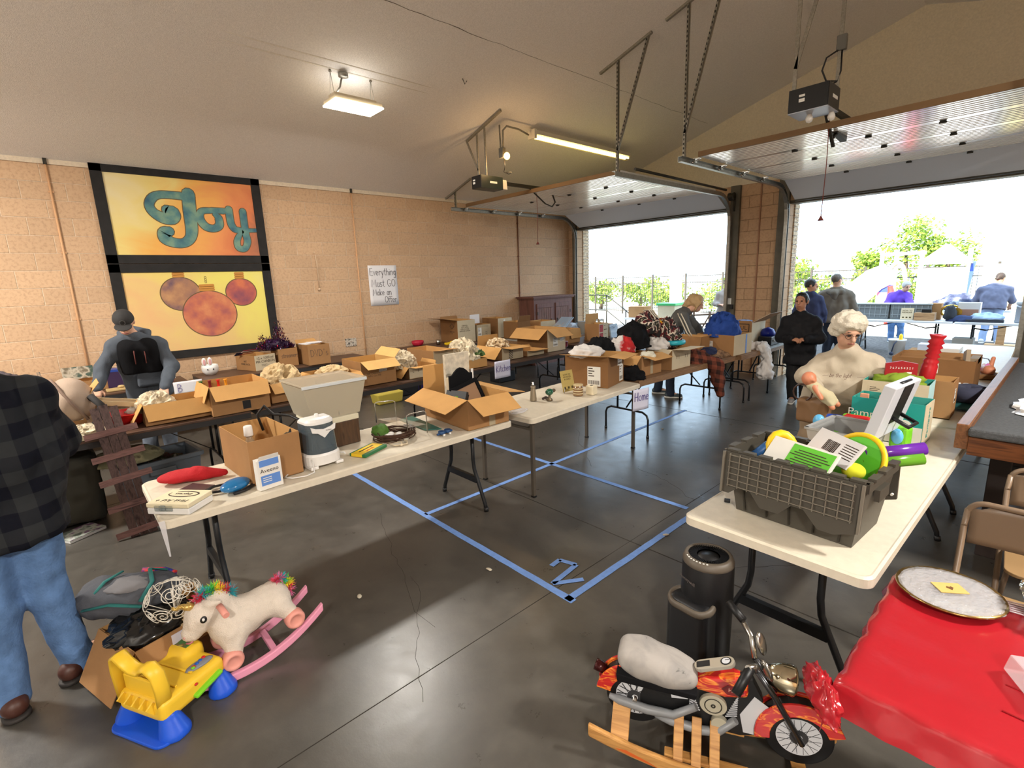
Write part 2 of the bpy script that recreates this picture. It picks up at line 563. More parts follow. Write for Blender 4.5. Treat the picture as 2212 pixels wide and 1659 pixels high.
# ---------------------------------------------------------------- room shell
FY = 9.75      # inner face of the wall with the two garage doors
EAVE = 3.46
SL = 0.295     # roof slope
RX = 6.5       # ridge
def block_mat(name, rgb, mort, axis):
    m = bpy.data.materials.new(name); m.use_nodes = True
    nt = m.node_tree; b = nt.nodes['Principled BSDF']; b.inputs['Roughness'].default_value = 0.75
    b.inputs['Specular IOR Level'].default_value = 0.25
    tc = nt.nodes.new('ShaderNodeTexCoord'); sp = nt.nodes.new('ShaderNodeSeparateXYZ'); cb = nt.nodes.new('ShaderNodeCombineXYZ')
    nt.links.new(tc.outputs['Object'], sp.inputs[0])
    ad = nt.nodes.new('ShaderNodeMath'); ad.inputs[1].default_value = 0.2032 + 40 * 0.4064
    nt.links.new(sp.outputs[axis], ad.inputs[0]); nt.links.new(ad.outputs[0], cb.inputs[0])
    az = nt.nodes.new('ShaderNodeMath'); az.inputs[1].default_value = 17 * 0.2032 - 3.41 + 0.0
    nt.links.new(sp.outputs[2], az.inputs[0]); nt.links.new(az.outputs[0], cb.inputs[1])
    br = nt.nodes.new('ShaderNodeTexBrick')
    br.inputs['Scale'].default_value = 1.0
    br.inputs['Brick Width'].default_value = 0.4064
    br.inputs['Row Height'].default_value = 0.2032
    br.inputs['Mortar Size'].default_value = 0.0055
    br.inputs['Mortar Smooth'].default_value = 0.6
    c = lin(rgb); d = lin(mort)
    br.inputs['Color1'].default_value = (*c, 1)
    br.inputs['Color2'].default_value = (*[v * 0.9 for v in c], 1)
    br.inputs['Mortar'].default_value = (*d, 1)
    nt.links.new(cb.outputs[0], br.inputs['Vector'])
    n = nt.nodes.new('ShaderNodeTexNoise'); n.inputs['Scale'].default_value = 30; n.inputs['Detail'].default_value = 8; n.inputs['Roughness'].default_value = 0.7
    nt.links.new(tc.outputs['Object'], n.inputs['Vector'])
    r = nt.nodes.new('ShaderNodeValToRGB')
    r.color_ramp.elements[0].position = 0.35; r.color_ramp.elements[0].color = (0.62, 0.58, 0.54, 1)
    r.color_ramp.elements[1].position = 0.52; r.color_ramp.elements[1].color = (1, 1, 1, 1)
    nt.links.new(n.outputs['Fac'], r.inputs['Fac'])
    mx = nt.nodes.new('ShaderNodeMix'); mx.data_type = 'RGBA'; mx.blend_type = 'MULTIPLY'; mx.inputs[0].default_value = 0.55
    nt.links.new(br.outputs['Color'], mx.inputs[6]); nt.links.new(r.outputs['Color'], mx.inputs[7])
    nt.links.new(mx.outputs[2], b.inputs['Base Color'])
    bp = nt.nodes.new('ShaderNodeBump'); bp.inputs['Strength'].default_value = 0.9; bp.inputs['Distance'].default_value = 0.01
    nt.links.new(br.outputs['Fac'], bp.inputs['Height']); bp.invert = True
    b2 = nt.nodes.new('ShaderNodeBump'); b2.inputs['Strength'].default_value = 0.25; b2.inputs['Distance'].default_value = 0.004
    nt.links.new(n.outputs['Fac'], b2.inputs['Height']); nt.links.new(bp.outputs['Normal'], b2.inputs['Normal'])
    nt.links.new(b2.outputs['Normal'], b.inputs['Normal'])
    return m
BLOCK_Y = block_mat('painted_block_side', (202, 168, 134), (226, 200, 170), 1)
BLOCK_X = block_mat('painted_block_front', (190, 156, 122), (164, 132, 102), 0)
PLASTER = mat('textured_plaster', (232, 228, 222), 0.9, spec=0.2, var=0.07, vs=60, bump=0.55, bs=120)
PLASTER_G = mat('textured_plaster_gable', (216, 204, 178), 0.9, spec=0.2, var=0.07, vs=50, bump=0.5, bs=120)
TRIMW = mat('trim_white', (216, 200, 176), 0.7, var=0.08, vs=40, bump=0.3)
STEEL_D = mat('dark_steel', (62, 60, 54), 0.5, 0.6)
STEEL = mat('galvanised_steel', (150, 148, 140), 0.42, 0.85, var=0.15, vs=30)
STRUT = mat('grey_strut_steel', (146, 141, 128), 0.5, 0.4, var=0.2, vs=60)
def concrete_mat():
    m = bpy.data.materials.new('polished_concrete'); m.use_nodes = True
    nt = m.node_tree; b = nt.nodes['Principled BSDF']
    tc = nt.nodes.new('ShaderNodeTexCoord')
    def nz(sc, det, rgh=0.6, dist=0.0):
        n = nt.nodes.new('ShaderNodeTexNoise'); n.inputs['Scale'].default_value = sc; n.inputs['Detail'].default_value = det; n.inputs['Roughness'].default_value = rgh; n.inputs['Distortion'].default_value = dist
        nt.links.new(tc.outputs['Object'], n.inputs['Vector']); return n
    a = nz(0.9, 8, 0.65, 0.4); c = nz(7, 8, 0.7)
    r = nt.nodes.new('ShaderNodeValToRGB'); e = r.color_ramp.elements
    e[0].position = 0.3; e[0].color = (*lin((56, 54, 50)), 1)
    e[1].position = 0.72; e[1].color = (*lin((92, 88, 82)), 1)
    nt.links.new(a.outputs['Fac'], r.inputs['Fac'])
    r2 = nt.nodes.new('ShaderNodeValToRGB'); e = r2.color_ramp.elements
    e[0].position = 0.3; e[0].color = (0.8, 0.8, 0.8, 1); e[1].position = 0.65; e[1].color = (1.08, 1.06, 1.02, 1)
    nt.links.new(c.outputs['Fac'], r2.inputs['Fac'])
    mx = nt.nodes.new('ShaderNodeMix'); mx.data_type = 'RGBA'; mx.blend_type = 'MULTIPLY'; mx.inputs[0].default_value = 0.8
    nt.links.new(r.outputs['Color'], mx.inputs[6]); nt.links.new(r2.outputs['Color'], mx.inputs[7]); nt.links.new(mx.outputs[2], b.inputs['Base Color'])
    rr = nt.nodes.new('ShaderNodeMapRange'); rr.inputs[1].default_value = 0.25; rr.inputs[2].default_value = 0.75; rr.inputs[3].default_value = 0.25; rr.inputs[4].default_value = 0.37
    nt.links.new(c.outputs['Fac'], rr.inputs[0]); nt.links.new(rr.outputs[0], b.inputs['Roughness'])
    b.inputs['Specular IOR Level'].default_value = 0.5; b.inputs['IOR'].default_value = 1.62
    bp = nt.nodes.new('ShaderNodeBump'); bp.inputs['Strength'].default_value = 0.12; bp.inputs['Distance'].default_value = 0.01
    nt.links.new(c.outputs['Fac'], bp.inputs['Height']); nt.links.new(bp.outputs['Normal'], b.inputs['Normal'])
    return m
CONC = concrete_mat()
struct('floor', MB().box((6.4, 3.2, -0.1), (13.2, 13.6, 0.2)), CONC)
struct('wall_left', MB().box((-0.15, 3.1, 1.73), (0.3, 13.4, 3.46)), BLOCK_Y)
struct('wall_right', MB().box((13.15, 3.1, 1.73), (0.3, 13.4, 3.46)), BLOCK_Y)
struct('wall_back', MB().prism([(0, 0), (13, 0), (13, EAVE), (RX, EAVE + SL * RX), (0, EAVE)], -3.8, -3.5, 1), PLASTER)
w = MB()
D1 = (0.27, 3.95); D2 = (4.95, 7.95); HD = 3.03
for x0, x1, z0, z1 in ((0, D1[0], 0, 3.41), (D1[1], D2[0], 0, 3.41), (D2[1], 13, 0, 3.41), (D1[0], D1[1], HD, 3.41), (D2[0], D2[1], HD, 3.41)):
    w.box(((x0 + x1) / 2, FY + 0.1, (z0 + z1) / 2), (x1 - x0, 0.2, z1 - z0))
struct('wall_front', w, BLOCK_X)
struct('wall_gable', MB().prism([(0, 3.41), (13, 3.41), (13, EAVE), (RX, EAVE + SL * RX), (0, EAVE)], FY, FY + 0.2, 1), PLASTER_G)
# brick facing outside the front wall
BRICK = ramp_mat('face_brick', [(0.3, (150, 118, 88)), (0.5, (196, 172, 140)), (0.7, (212, 196, 168))], 14, 0.85, (1, 1, 4), 2)
def brickwork(x0, x1, z1):
    mb = MB()
    mb.mat(1).box(((x0 + x1) / 2, FY + 0.31, z1 / 2), (x1 - x0 - 0.012, 0.20, z1 - 0.004))
    mb.mat(0)
    k = 0; zz = 0.0
    while zz < z1 - 0.05:
        off = 0.1 if k % 2 else 0.0
        x = x0 - off
        while x < x1 - 0.02:
            a, b2 = max(x, x0), min(x + 0.19, x1)
            if b2 - a > 0.02:
                mb.box(((a + b2) / 2, FY + 0.31, zz + 0.033), (b2 - a, 0.22 if k % 2 else 0.215, 0.062))
            x += 0.2
        zz += 0.075; k += 1
    return mb
MORTAR = mat('brick_mortar', (150, 142, 130), 0.9)
for i, (x0, x1) in enumerate(((-0.6, D1[0] + 0.02), (D1[1] - 0.02, D2[0] + 0.02), (D2[1] - 0.02, 9.6))):
    struct('trim_%d' % (i + 1), brickwork(x0, x1, 3.05), [BRICK, MORTAR])
struct('trim_4', MB().box((6, FY + 0.32, 3.9), (14.4, 0.22, 1.7)), mat('outside_fascia', (190, 176, 150), 0.8))
# roof / ceiling
struct('ceiling', MB().prism([(-0.6, EAVE - 0.6 * SL), (RX, EAVE + SL * RX), (13.6, EAVE - 0.6 * SL), (13.6, EAVE - 0.6 * SL + 0.2), (RX, EAVE + SL * RX + 0.2), (-0.6, EAVE - 0.6 * SL + 0.2)], -3.9, FY + 0.9, 1), PLASTER)
struct('trim_5', MB().box((0.008, 3.0, 3.437), (0.016, 13.1, 0.055)), TRIMW)
def cz(x):
    return EAVE + SL * min(x, 13 - x)
# cracks and taped seams in the ceiling
CRACK = mat('ceiling_crack', (96, 82, 66), 0.9)
def ceil_line(name, pts, r, m):
    mb = MB()
    mb.tube([(x, y, cz(x) - 0.001) for x, y in pts], r, 5)
    return struct(name, mb, m)
random.seed(3)
pts = [(3.57 + (R() - .5) * 0.02, y * 0.15) for y in range(-10, 64)]
ceil_line('trim_6', pts, [0.001 + 0.0025 * R() * (1 if 20 < i < 40 else .4) for i in range(len(pts))], CRACK)
# soft raised tape bands left by an old strip light
SEAM = mat('ceiling_band', (226, 220, 208), 0.9, spec=0.2, var=0.08, vs=50, bump=0.5, bs=120)
mb = MB()
for dx in (0.0, 0.11):
    mb.tube([(2.55 + dx, y, cz(2.55 + dx) + 0.004) for y in (1.7, 2.2, 2.7, 3.2, 3.7, 4.3)], [0.002, 0.012, 0.012, 0.011, 0.012, 0.002], 8)
struct('trim_7', mb, SEAM)
# steel conduit strips on the block wall
PIPE = mat('painted_conduit', (206, 160, 118), 0.6)
for i, (y, m, zb) in enumerate(((0.47, PIPE, 0.3), (4.24, PIPE, 0.3), (8.05, mat('rusty_conduit', (112, 70, 48), 0.7), 0.3))):
    mb = MB()
    mb.mat(0).tube([(0.012, y, zb), (0.012, y, 3.42)], 0.012, 8)
    mb.mat(1).box((0.02, y, 3.44), (0.03, 0.035, 0.07))
    for z in (0.8, 1.6, 2.4, 3.1): mb.mat(0).box((0.008, y, z), (0.012, 0.05, 0.02))
    o = obj('wall_conduit', mb, [m, STEEL_D])
    tag(o, ['pale conduit strip on block wall left of the painted banner', 'pale conduit strip on block wall left of the everything must go sign', 'rust brown conduit strip on block wall by the wooden cabinet'][i], 'conduit', 'conduit strips on the block wall')
o = obj('wall_hook', MB().tube([(0.02, 3.52, 2.40), (0.03, 3.52, 2.30), (0.02, 3.53, 2.26), (0.012, 3.53, 1.86)], 0.008, 6).ell((0.018, 3.53, 1.85), (0.02, 0.025, 0.02), 8, 6).ell((0.01, 3.51, 2.43), (0.012, 0.012, 0.018), 8, 6), mat('hook_paint', (208, 180, 150), 0.6))
tag(o, 'short painted rod with knobbed end fixed to block wall right of banner', 'hook')
# steel jamb frames
JAMB = mat('jamb_paint', (84, 78, 64), 0.55, var=0.2, vs=6)
for i, (x0, x1) in enumerate(((D1[0] - 0.1, D1[0]), (D1[1], D1[1] + 0.17), (D2[0] - 0.17, D2[0]), (D2[1], D2[1] + 0.17))):
    struct('trim_%d' % (8 + i), MB().box(((x0 + x1) / 2, FY - 0.03, 1.705), (x1 - x0, 0.06, 3.41)), JAMB)
for i, (x0, x1) in enumerate((D1, D2)):
    struct('trim_%d' % (12 + i), MB().box(((x0 + x1) / 2, FY + 0.1, HD - 0.02), (x1 - x0, 0.22, 0.05)), JAMB)
struct('trim_14', MB().box((4.47, FY - 0.012, 1.7), (0.02, 0.024, 3.4)), mat('column_pipe', (150, 108, 80), 0.6))
# floor: control joints, cracks, tape
JT = mat('joint_dark', (48, 44, 38), 0.9)
mb = MB()
for y in (3.05, 6.55): mb.box((6.5, y, 0.0006), (12.9, 0.008, 0.0012))
for x in (5.03 + 1.33, 2.6): mb.box((x, 3.1, 0.0006), (0.004, 13.0, 0.0012))
struct('trim_15', mb, JT)
mb = MB()
def crack(x, y, dx, dy, n):
    pts = []
    for i in range(n):
        pts.append((x, y, 0.0)); x += dx + (R() - .5) * 0.05; y += dy + (R() - .5) * 0.05
    mb.tube(pts, 0.0011, 4)
for c in ((4.6, 2.0, .07, -.02, 22), (4.3, 4.9, .06, -.06, 16), (5.6, 4.3, .06, -.02, 14), (7.0, 3.2, .05, .05, 12), (6.5, 1.2, -.06, .03, 16), (3.6, 6.2, .08, -.01, 12)): crack(*c)
struct('trim_16', mb, JT)
TAPE = mat('blue_tape', (112, 148, 210), 0.7, var=0.08, vs=30)
def tape(name, a, b, label, w=0.05):
    mb = MB(); a = Vector((*a, 0)); b = Vector((*b, 0)); d = (b - a); L = d.length; n = max(2, int(L / 0.08))
    d /= L; p = Vector((-d.y, d.x, 0)); vs = []
    for i in range(n + 1):
        q = a + d * (L * i / n)
        for sgn in (1, -1):
            vs.append(q + p * sgn * (w / 2 + (R() - .5) * 0.004) + Vector((0, 0, 0.0022)))
    mb.add(vs, [(2 * i, 2 * i + 1, 2 * i + 3, 2 * i + 2) for i in range(n)])
    o = obj(name, mb, TAPE, solid=0.0006)
    return tag(o, label, 'tape', 'blue tape lines on the floor')
tape('tape_line', (3.4, 2.247), (6.52, 2.238), 'long blue tape line nearest the camera, running out from under the white table')
tape('tape_line', (3.4, 3.796), (6.4, 3.806), 'blue tape line across the middle of the floor between the two rows of tables')
tape('tape_line', (4.9, 2.25), (4.87, 6.6), 'blue tape line running under the second white table towards the doors', 0.045)
tape('tape_line', (6.482, 2.22), (6.48, 4.3), 'blue tape line beside the tape numeral, running under the toy table')
mb = MB()
for a, b in (((6.17, 2.42), (6.16, 2.515)), ((6.16, 2.51), (6.28, 2.545)), ((6.28, 2.545), (6.31, 2.28)), ((6.31, 2.28), (6.42, 2.45))):
    mb.bar((*a, 0.0035), (*b, 0.0035), 0.036, 0.001)
tag(obj('tape_numeral', mb, TAPE), 'numeral 2 made of blue tape on the concrete floor', 'tape')
# scraps on the floor
SCR = mat('paper_scrap', (190, 180, 160), 0.8)
for i, (x, y) in enumerate(((5.55, 1.35), (5.9, 2.1), (6.5, 3.3), (5.1, 5.6), (6.9, 3.0), (6.0, 5.4))):
    o = obj('paper_scrap', MB().at((x, y, 0.002), R() * 3).blob((0, 0, 0.003), (0.025, 0.015, 0.006), i, .5, 2, 8, 5), SCR)
    tag(o, 'tiny pale scrap lying on the dark concrete floor', 'scrap', 'tiny scraps on the floor')
# ---------------------------------------------------------------- garage doors, openers, lamps
DOORW = mat('door_panel_white', (232, 231, 228), 0.17, 0.3, spec=1.0, var=0.04, vs=4, stretch=(0.3, 20, 1))
EDGEB = mat('door_edge_brown', (120, 92, 60), 0.7)
CHROME = mat('bright_steel', (190, 188, 182), 0.25, 1.0)
BLK = mat('black_plastic', (20, 20, 21), 0.45)
def hanger(par, x, y, z, dx, off=0.0):
    """perforated angle: a ceiling bar, an upright and a diagonal"""
    mb = MB()
    for k in (-1, 1):
        pass
    top = cz(x + off)
    mb.bar((x - 0.28 + off, y, cz(x - 0.28 + off) - 0.015), (x + 0.5 + off, y, cz(x + 0.5 + off) - 0.015), 0.035, 0.03)
    def perf(a, b):
        a = Vector(a); b = Vector(b); n = int((b - a).length / 0.05)
        mb.mat(0).bar(a, b, 0.034, 0.006, (0, 1, 0)); mb.bar(a + Vector((0.014, 0.012, 0)), b + Vector((0.014, 0.012, 0)), 0.006, 0.03, (0, 1, 0))
        for i in range(1, n):
            p = a + (b - a) * (i / n)
            mb.mat(1).bar(p + Vector((-0.003, -0.0045, -0.012)), p + Vector((-0.003, -0.0045, 0.012)), 0.012, 0.003, (0, 1, 0))
        mb.mat(0)
    perf((x, y, z - 0.02), (x, y, cz(x) - 0.01))
    perf((x, y, z + 0.25), (x + dx, y, cz(x + dx) - 0.01))
    return obj('track_hanger', mb, [STRUT, mat('slot_dark', (30, 28, 24), 0.8)], par)
def garage_door(i, x0, x1):
    root = bpy.data.objects.new('door_%d' % i, None); COL.objects.link(root); root['kind'] = 'structure'
    z = 3.28; y0 = 6.35
    # four raised flat sections plus the tilted bottom section
    ys = [y0, 7.05, 7.75, 8.45, 9.15]
    for k in range(4):
        mb = MB()
        mb.mat(0).box(((x0 + x1) / 2, (ys[k] + ys[k + 1]) / 2, z + 0.02), (x1 - x0, ys[k + 1] - ys[k] - 0.004, 0.045))
        for q in range(1, 9):
            yy = ys[k] + 0.7 * q / 9
            mb.box(((x0 + x1) / 2, yy, z - 0.0045), (x1 - x0 - 0.02, 0.007, 0.004))
        if k == 0:
            mb.mat(1).box(((x0 + x1) / 2, ys[0] - 0.012, z + 0.02), (x1 - x0, 0.02, 0.06))
        obj('panel', mb, [DOORW, EDGEB], root)
    mb = MB()
    mb.bar(((x0 + x1) / 2 - 0, 9.16, z + 0.02), ((x0 + x1) / 2, 9.66, HD + 0.02), x1 - x0, 0.045, (0, 0, 1))
    lab(obj('panel', mb, mat('door_panel_grey', (214, 218, 224), 0.4), root), 'tilted bottom section of the raised door')
    mb = MB().bar((x0, 9.68, HD), (x1, 9.68, HD), 0.06, 0.05)
    obj('bottom_seal', mb, STEEL_D, root)
    # hinges
    for k in (1, 2, 3, 4):
        for f in (0.3, 0.56, 0.78):
            mb = MB().at((x0 + (x1 - x0) * f, ys[k], z - 0.008))
            mb.box((0, 0, 0), (0.045, 0.075, 0.006)).box((0, 0, -0.008), (0.06, 0.02, 0.014)).box((0, 0.025, -0.006), (0.02, 0.01, 0.01)).tube([(-0.03, 0, -0.012), (0.03, 0, -0.012)], 0.007, 6)
            obj('hinge', mb, STEEL_D, root)
    for sx, x in ((1, x0 - 0.09), (-1, x1 + 0.09)):
        # C-section track: horizontal run, bend and vertical run
        path = [(x, y0 - 0.28, z - 0.05), (x, 9.15, z - 0.05)]
        for a in range(1, 7):
            t = a / 6 * PI / 2
            path.append((x, 9.15 + 0.46 * math.sin(t), z - 0.05 - 0.46 * (1 - math.cos(t))))
        path.append((x, 9.61, 0.05))
        mb = MB()
        for (ox, oz, ww, hh) in ((-0.028 * sx, 0, 0.004, 0.06), (0, 0.03, 0.05, 0.004), (0, -0.03, 0.05, 0.004)):
            for a, b in zip(path[:-1], path[1:]):
                av = Vector(a); bv = Vector(b); d = (bv - av).normalized()
                up = Vector((1, 0, 0)).cross(d)
                o = Vector((ox, 0, 0)) + up * oz
                mb.bar(av + o, bv + o, ww, hh, up)
        obj('track', mb, STEEL, root)
        for yy in ys[:4]:
            mb = MB().box((x + sx * 0.05, yy + 0.03, z - 0.02), (0.09, 0.05, 0.012)).tube([(x + sx * 0.09, yy + 0.03, z - 0.03), (x, yy + 0.03, z - 0.05)], 0.008, 6).lathe([(0.0, -0.01), (0.022, -0.01), (0.022, 0.01), (0, 0.01)], 12, (x, yy + 0.03, z - 0.05), 0).box((x + sx * 0.03, yy + 0.03, z - 0.035), (0.02, 0.05, 0.05))
            obj('roller', mb, CHROME, root)
        hanger(root, x, y0 - 0.2, z, (0.45 if sx < 0 else -0.3) if i == 1 else 0.42)
    # pull springs beside the track
    if i == 1:
        obj('spring', MB().tube([(x1 + 0.14, 6.5, z + 0.05), (x1 + 0.14, 9.3, z + 0.02)], 0.02, 8), STEEL_D, root)
        obj('spring_drum', MB().lathe([(0.02, -0.05), (0.07, -0.05), (0.07, -0.02), (0.05, 0.0), (0.07, 0.03), (0.07, 0.05), (0.02, 0.05)], 16, (x1 + 0.1, 9.62, 3.22), 0).box((x1 + 0.13, 9.69, 3.12), (0.03, 0.06, 0.3)), STEEL_D, root)
    return root
garage_door(1, 0.42, 3.9)
garage_door(2, 5.05, 7.86)
def opener(x, y, z, second=False):
    t = thing('garage_door_opener', 'dark box shaped door opener with two bare bulbs hanging above the right garage door' if second else 'dark green and black door opener with white lens hanging above the left garage door', 'door opener', (x, y, z), 0, 'garage door openers')
    G = mat('opener_green', (38, 46, 40), 0.4) if not second else mat('opener_blue_black', (34, 36, 42), 0.35)
    w, d, h = (0.22, 0.42, 0.18) if not second else (0.34, 0.32, 0.2)
    mb = MB().mat(0).box((0, 0, 0), (w, d, h)).mat(1).box((0, -d / 2 - 0.006, 0), (w * .98, 0.014, h * .98))
    mb.mat(2).box((-0.05, -d / 2 - 0.015, 0.03), (0.05, 0.004, 0.02)).box((-0.05, -d / 2 - 0.015, -0.01), (0.05, 0.004, 0.03)).box((w / 2 + 0.002, 0.02, 0.0), (0.003, 0.14, 0.03))
    obj('housing', mb, [G, BLK, mat('label_white', (222, 220, 212), 0.6)], t, 0.008)
    if second:
        obj('base_plate', MB().box((0, 0, -h / 2 - 0.004), (w, d, 0.008)), mat('grey_plate', (176, 180, 190), 0.4, 0.5), t)
        for bx in (-0.03, 0.13):
            obj('bulb', MB().lathe([(0.012, 0.02), (0.014, 0), (0.03, -0.03), (0.034, -0.05), (0.024, -0.075), (0, -0.085)], 14, (bx, d / 2 - 0.06 - 0.1 * (bx < 0), -h / 2)), mat('frosted_bulb', (226, 222, 214), 0.2, spec=0.6), t)
    else:
        obj('lens', MB().box((0.0, d / 2 + 0.05, -0.01), (w * .95, 0.1, h * .8), 0.9), mat('lens_white', (220, 216, 205), 0.4), t, 0.01)
    obj('rail', MB().box((0, (FY - y + d / 2) / 2, 0.03), (0.04, FY - y - d / 2, 0.05)), STEEL_D, t)
    ya = 6.62 - y
    if not second:
        arm = [(0, ya - 0.3, 0.0), (0, ya + 0.05, -0.2), (0, ya + 0.22, -0.24), (0, ya + 0.3, -0.16), (0, ya + 0.24, -0.05)]
        obj('arm', MB().tube(arm, 0.016, 6, sq=.6), STEEL_D, t)
        obj('arm_bracket', MB().box((0, ya + 0.4, -0.04), (0.05, 0.4, 0.03)), CHROME, t)
    else:
        obj('arm', MB().bar((0, 0.35, -0.02), (0.02, 0.62, -0.32), 0.03, 0.02).bar((0.02, 0.72, -0.16), (0.02, 0.58, -0.24), 0.03, 0.02), STEEL_D, t)
        obj('arm_bracket', MB().bar((0.02, 0.62, -0.16), (0.02, 0.95, -0.2), 0.06, 0.05), STEEL_D, t)
    # hangers
    for hx, hy in ((-w / 2 + .02, -0.1), (w / 2 - .02, 0.12 if second else -0.1)):
        mb = MB(); c = cz(x + hx) - z - 0.02
        mb.bar((hx, hy, h / 2 - 0.02), (hx, hy, c), 0.034, 0.012, (0, 1, 0))
        if second and hx < 0: mb.bar((hx, hy, h / 2 + 0.2), (hx + 0.4, hy, cz(x + hx + 0.4) - z - 0.02), 0.034, 0.012, (0, 1, 0))
        if not second and hx < 0: mb.bar((hx, hy, h / 2 + 0.1), (hx - 0.25, hy, cz(x + hx - 0.25) - z - 0.02), 0.03, 0.012, (0, 1, 0)).bar((hx - 0.25, hy, cz(x + hx - 0.25) - z - 0.02), (hx + 0.55, hy, cz(x + hx + 0.55) - z - 0.02), 0.035, 0.03)
        obj('hanger', mb, STRUT, t)
    # release cord
    L = 0.85 if not second else 1.05
    cx, cy = (0, 1.05) if not second else (0.02, 0.42)
    obj('pull_cord', MB().tube([(cx, cy, 0), (cx + 0.01, cy, -L * .5), (cx, cy, -L)], 0.004, 5).lathe([(0.004, 0.03), (0.03, -0.02), (0, -0.022)], 8, (cx, cy, -L)), mat('cord_red', (110, 50, 40), 0.7), t)
    # power cable and outlet box
    if second:
        obj('outlet_box', MB().box((0.16, 0.12, 0.48), (0.08, 0.05, 0.13)), mat('outlet_grey', (104, 104, 98), 0.5), t, 0.006)
        obj('power_cord', MB().tube([(0.14, 0.1, 0.42), (0.05, 0.09, 0.38), (0.02, 0.09, 0.28), (0.06, 0.1, 0.18), (0.15, 0.12, 0.16), (0.17, 0.12, 0.24), (0.165, 0.12, 0.42)], 0.008, 6).tube([(0.15, 0.12, 0.16), (0.06, 0.05, 0.1)], 0.007, 6), BLK, t)
    return t
opener(2.16, 5.42, 3.33)
opener(6.42, 5.92, 3.45, True)
# ceiling panel light: one seen lit, the others unseen and added as fill
def panel_light(x, y, label, w=270):
    t = thing('ceiling_light', label, 'ceiling light', (x, y, cz(x) - 0.34), 0, 'led panel lights under the ceiling')
    W = mat('fixture_white', (224, 214, 190), 0.5)
    mb = MB().box((0, 0, 0.03), (0.32, 0.56, 0.045)).box((0, 0, 0.075), (0.16, 0.5, 0.05))
    for k in range(8): mb.box((0.082, -0.12 + k * 0.035, 0.08), (0.006, 0.016, 0.03))
    obj('housing', mb, W, t, 0.006)
    obj('diffuser', MB().box((0, 0, 0.003), (0.335, 0.575, 0.016)), mat('led_lit', (255, 238, 205), 0.5, emit=14), t)
    mb = MB()
    for yy in (-0.24, 0.24):
        for dx in (-0.05, 0.05):
            mb.tube([(dx, yy, 0.1), (0, yy, cz(x) - (cz(x) - 0.34) - 0.01)], 0.003, 5)
        mb.lathe([(0.0, 0.0), (0.018, 0.0), (0.01, 0.02)], 10, (0, yy, 0.32))
    obj('wire_hanger', mb, STRUT, t)
    mb = MB().tube([(0, -0.2, 0.1), (0.02, -0.15, 0.18), (0.0, -0.12, 0.26), (0.02, -0.1, 0.32)], 0.01, 8)
    mb.lathe([(0.055, 0.33), (0.055, 0.29), (0.02, 0.28)], 14, (0.02, -0.1, 0))
    obj('power_lead', mb, STEEL, t)
    ld = bpy.data.lights.new('led', 'AREA'); ld.shape = 'RECTANGLE'; ld.size = 0.29; ld.size_y = 0.53
    ld.energy = w; ld.color = (1.0, 0.96, 0.90)
    lo = bpy.data.objects.new('led', ld); COL.objects.link(lo); lo.parent = t; lo.location = (0, 0, -0.012)
    lu = ld.copy(); lu.size = 0.14; lu.size_y = 0.5; lu.energy = 1.0 if w < 100 else 22  # unseen fill panels get a stronger uplight, added to lift ceiling and bounce
    lo = bpy.data.objects.new('led_uplight', lu); COL.objects.link(lo); lo.parent = t; lo.location = (0, 0, 0.115); lo.rotation_euler = (PI, 0, 0)
    return t
panel_light(2.53, 3.15, 'bright rectangular led panel hanging on wires above the banner wall', 75)
panel_light(2.53, -1.9, 'unseen fill light panel added behind the viewer on the left roof slope')  # unseen panel, added to fill the interior with light
panel_light(10.4, -1.6, 'unseen fill light panel added behind the viewer on the right roof slope')  # added fill light, out of view
panel_light(10.4, 3.6, 'unseen fill light panel added on the right roof slope above the felt table')  # another added fill panel outside the frame
# caged fluorescent strip
t = thing('strip_light', 'caged fluorescent strip light on the ceiling beside the left door opener', 'ceiling light', (2.48, 7.35, cz(2.48) - 0.15), 0)
obj('channel', MB().box((0, 0, 0.035), (0.13, 2.5, 0.06)).box((0, -1.27, 0.01), (0.15, 0.05, 0.13)), mat('fixture_grey_white', (206, 200, 182), 0.5), t, 0.004)
for dx in (-0.035, 0.035):
    obj('lamp_tube', MB().tube([(dx, -1.2, -0.02), (dx, 1.2, -0.02)], 0.018, 10), mat('tube_lit', (250, 232, 150), 0.4, emit=4), t)
mb = MB()
for k in range(40):
    y = -1.2 + k * 0.0615
    mb.tube([(-0.07, y, 0.01), (-0.06, y, -0.045), (0, y, -0.06), (0.06, y, -0.045), (0.07, y, 0.01)], 0.0018, 4, cap=False)
for dx, dz in ((-0.065, -0.02), (0, -0.06), (0.065, -0.02)): mb.tube([(dx, -1.22, dz), (dx, 1.22, dz)], 0.0018, 4)
obj('wire_cage', mb, mat('cage_wire', (196, 180, 110), 0.5), t)
# small bulb and flexible conduit
t = thing('bare_bulb', 'lit bare bulb on an outlet box beside the left door opener', 'bulb', (2.52, 5.5, 3.66))
obj('outlet_box', MB().box((-0.1, 0, 0.06), (0.09, 0.06, 0.14)), mat('outlet_grey', (104, 104, 98), 0.5), t, 0.006)
obj('bulb', MB().ell((0, 0, 0), (0.045, 0.045, 0.05), 14, 10), mat('bulb_lit', (255, 196, 110), 0.4, emit=9), t)
obj('socket', MB().tube([(-0.06, 0, 0.03), (-0.02, 0, 0.01)], 0.02, 10), mat('socket_cream', (190, 176, 150), 0.5), t)
mb = MB().tube([(-0.08, 0, 0.13), (-0.07, 0, 0.36), (-0.04, 0.05, 0.42), (-0.05, 0.3, 0.42), (-0.04, 0.50, 0.37)], 0.014, 8).tube([(-0.13, 0, 0.0), (-0.14, 0, 0.45)], 0.012, 6)
obj('conduit', mb, STRUT, t)
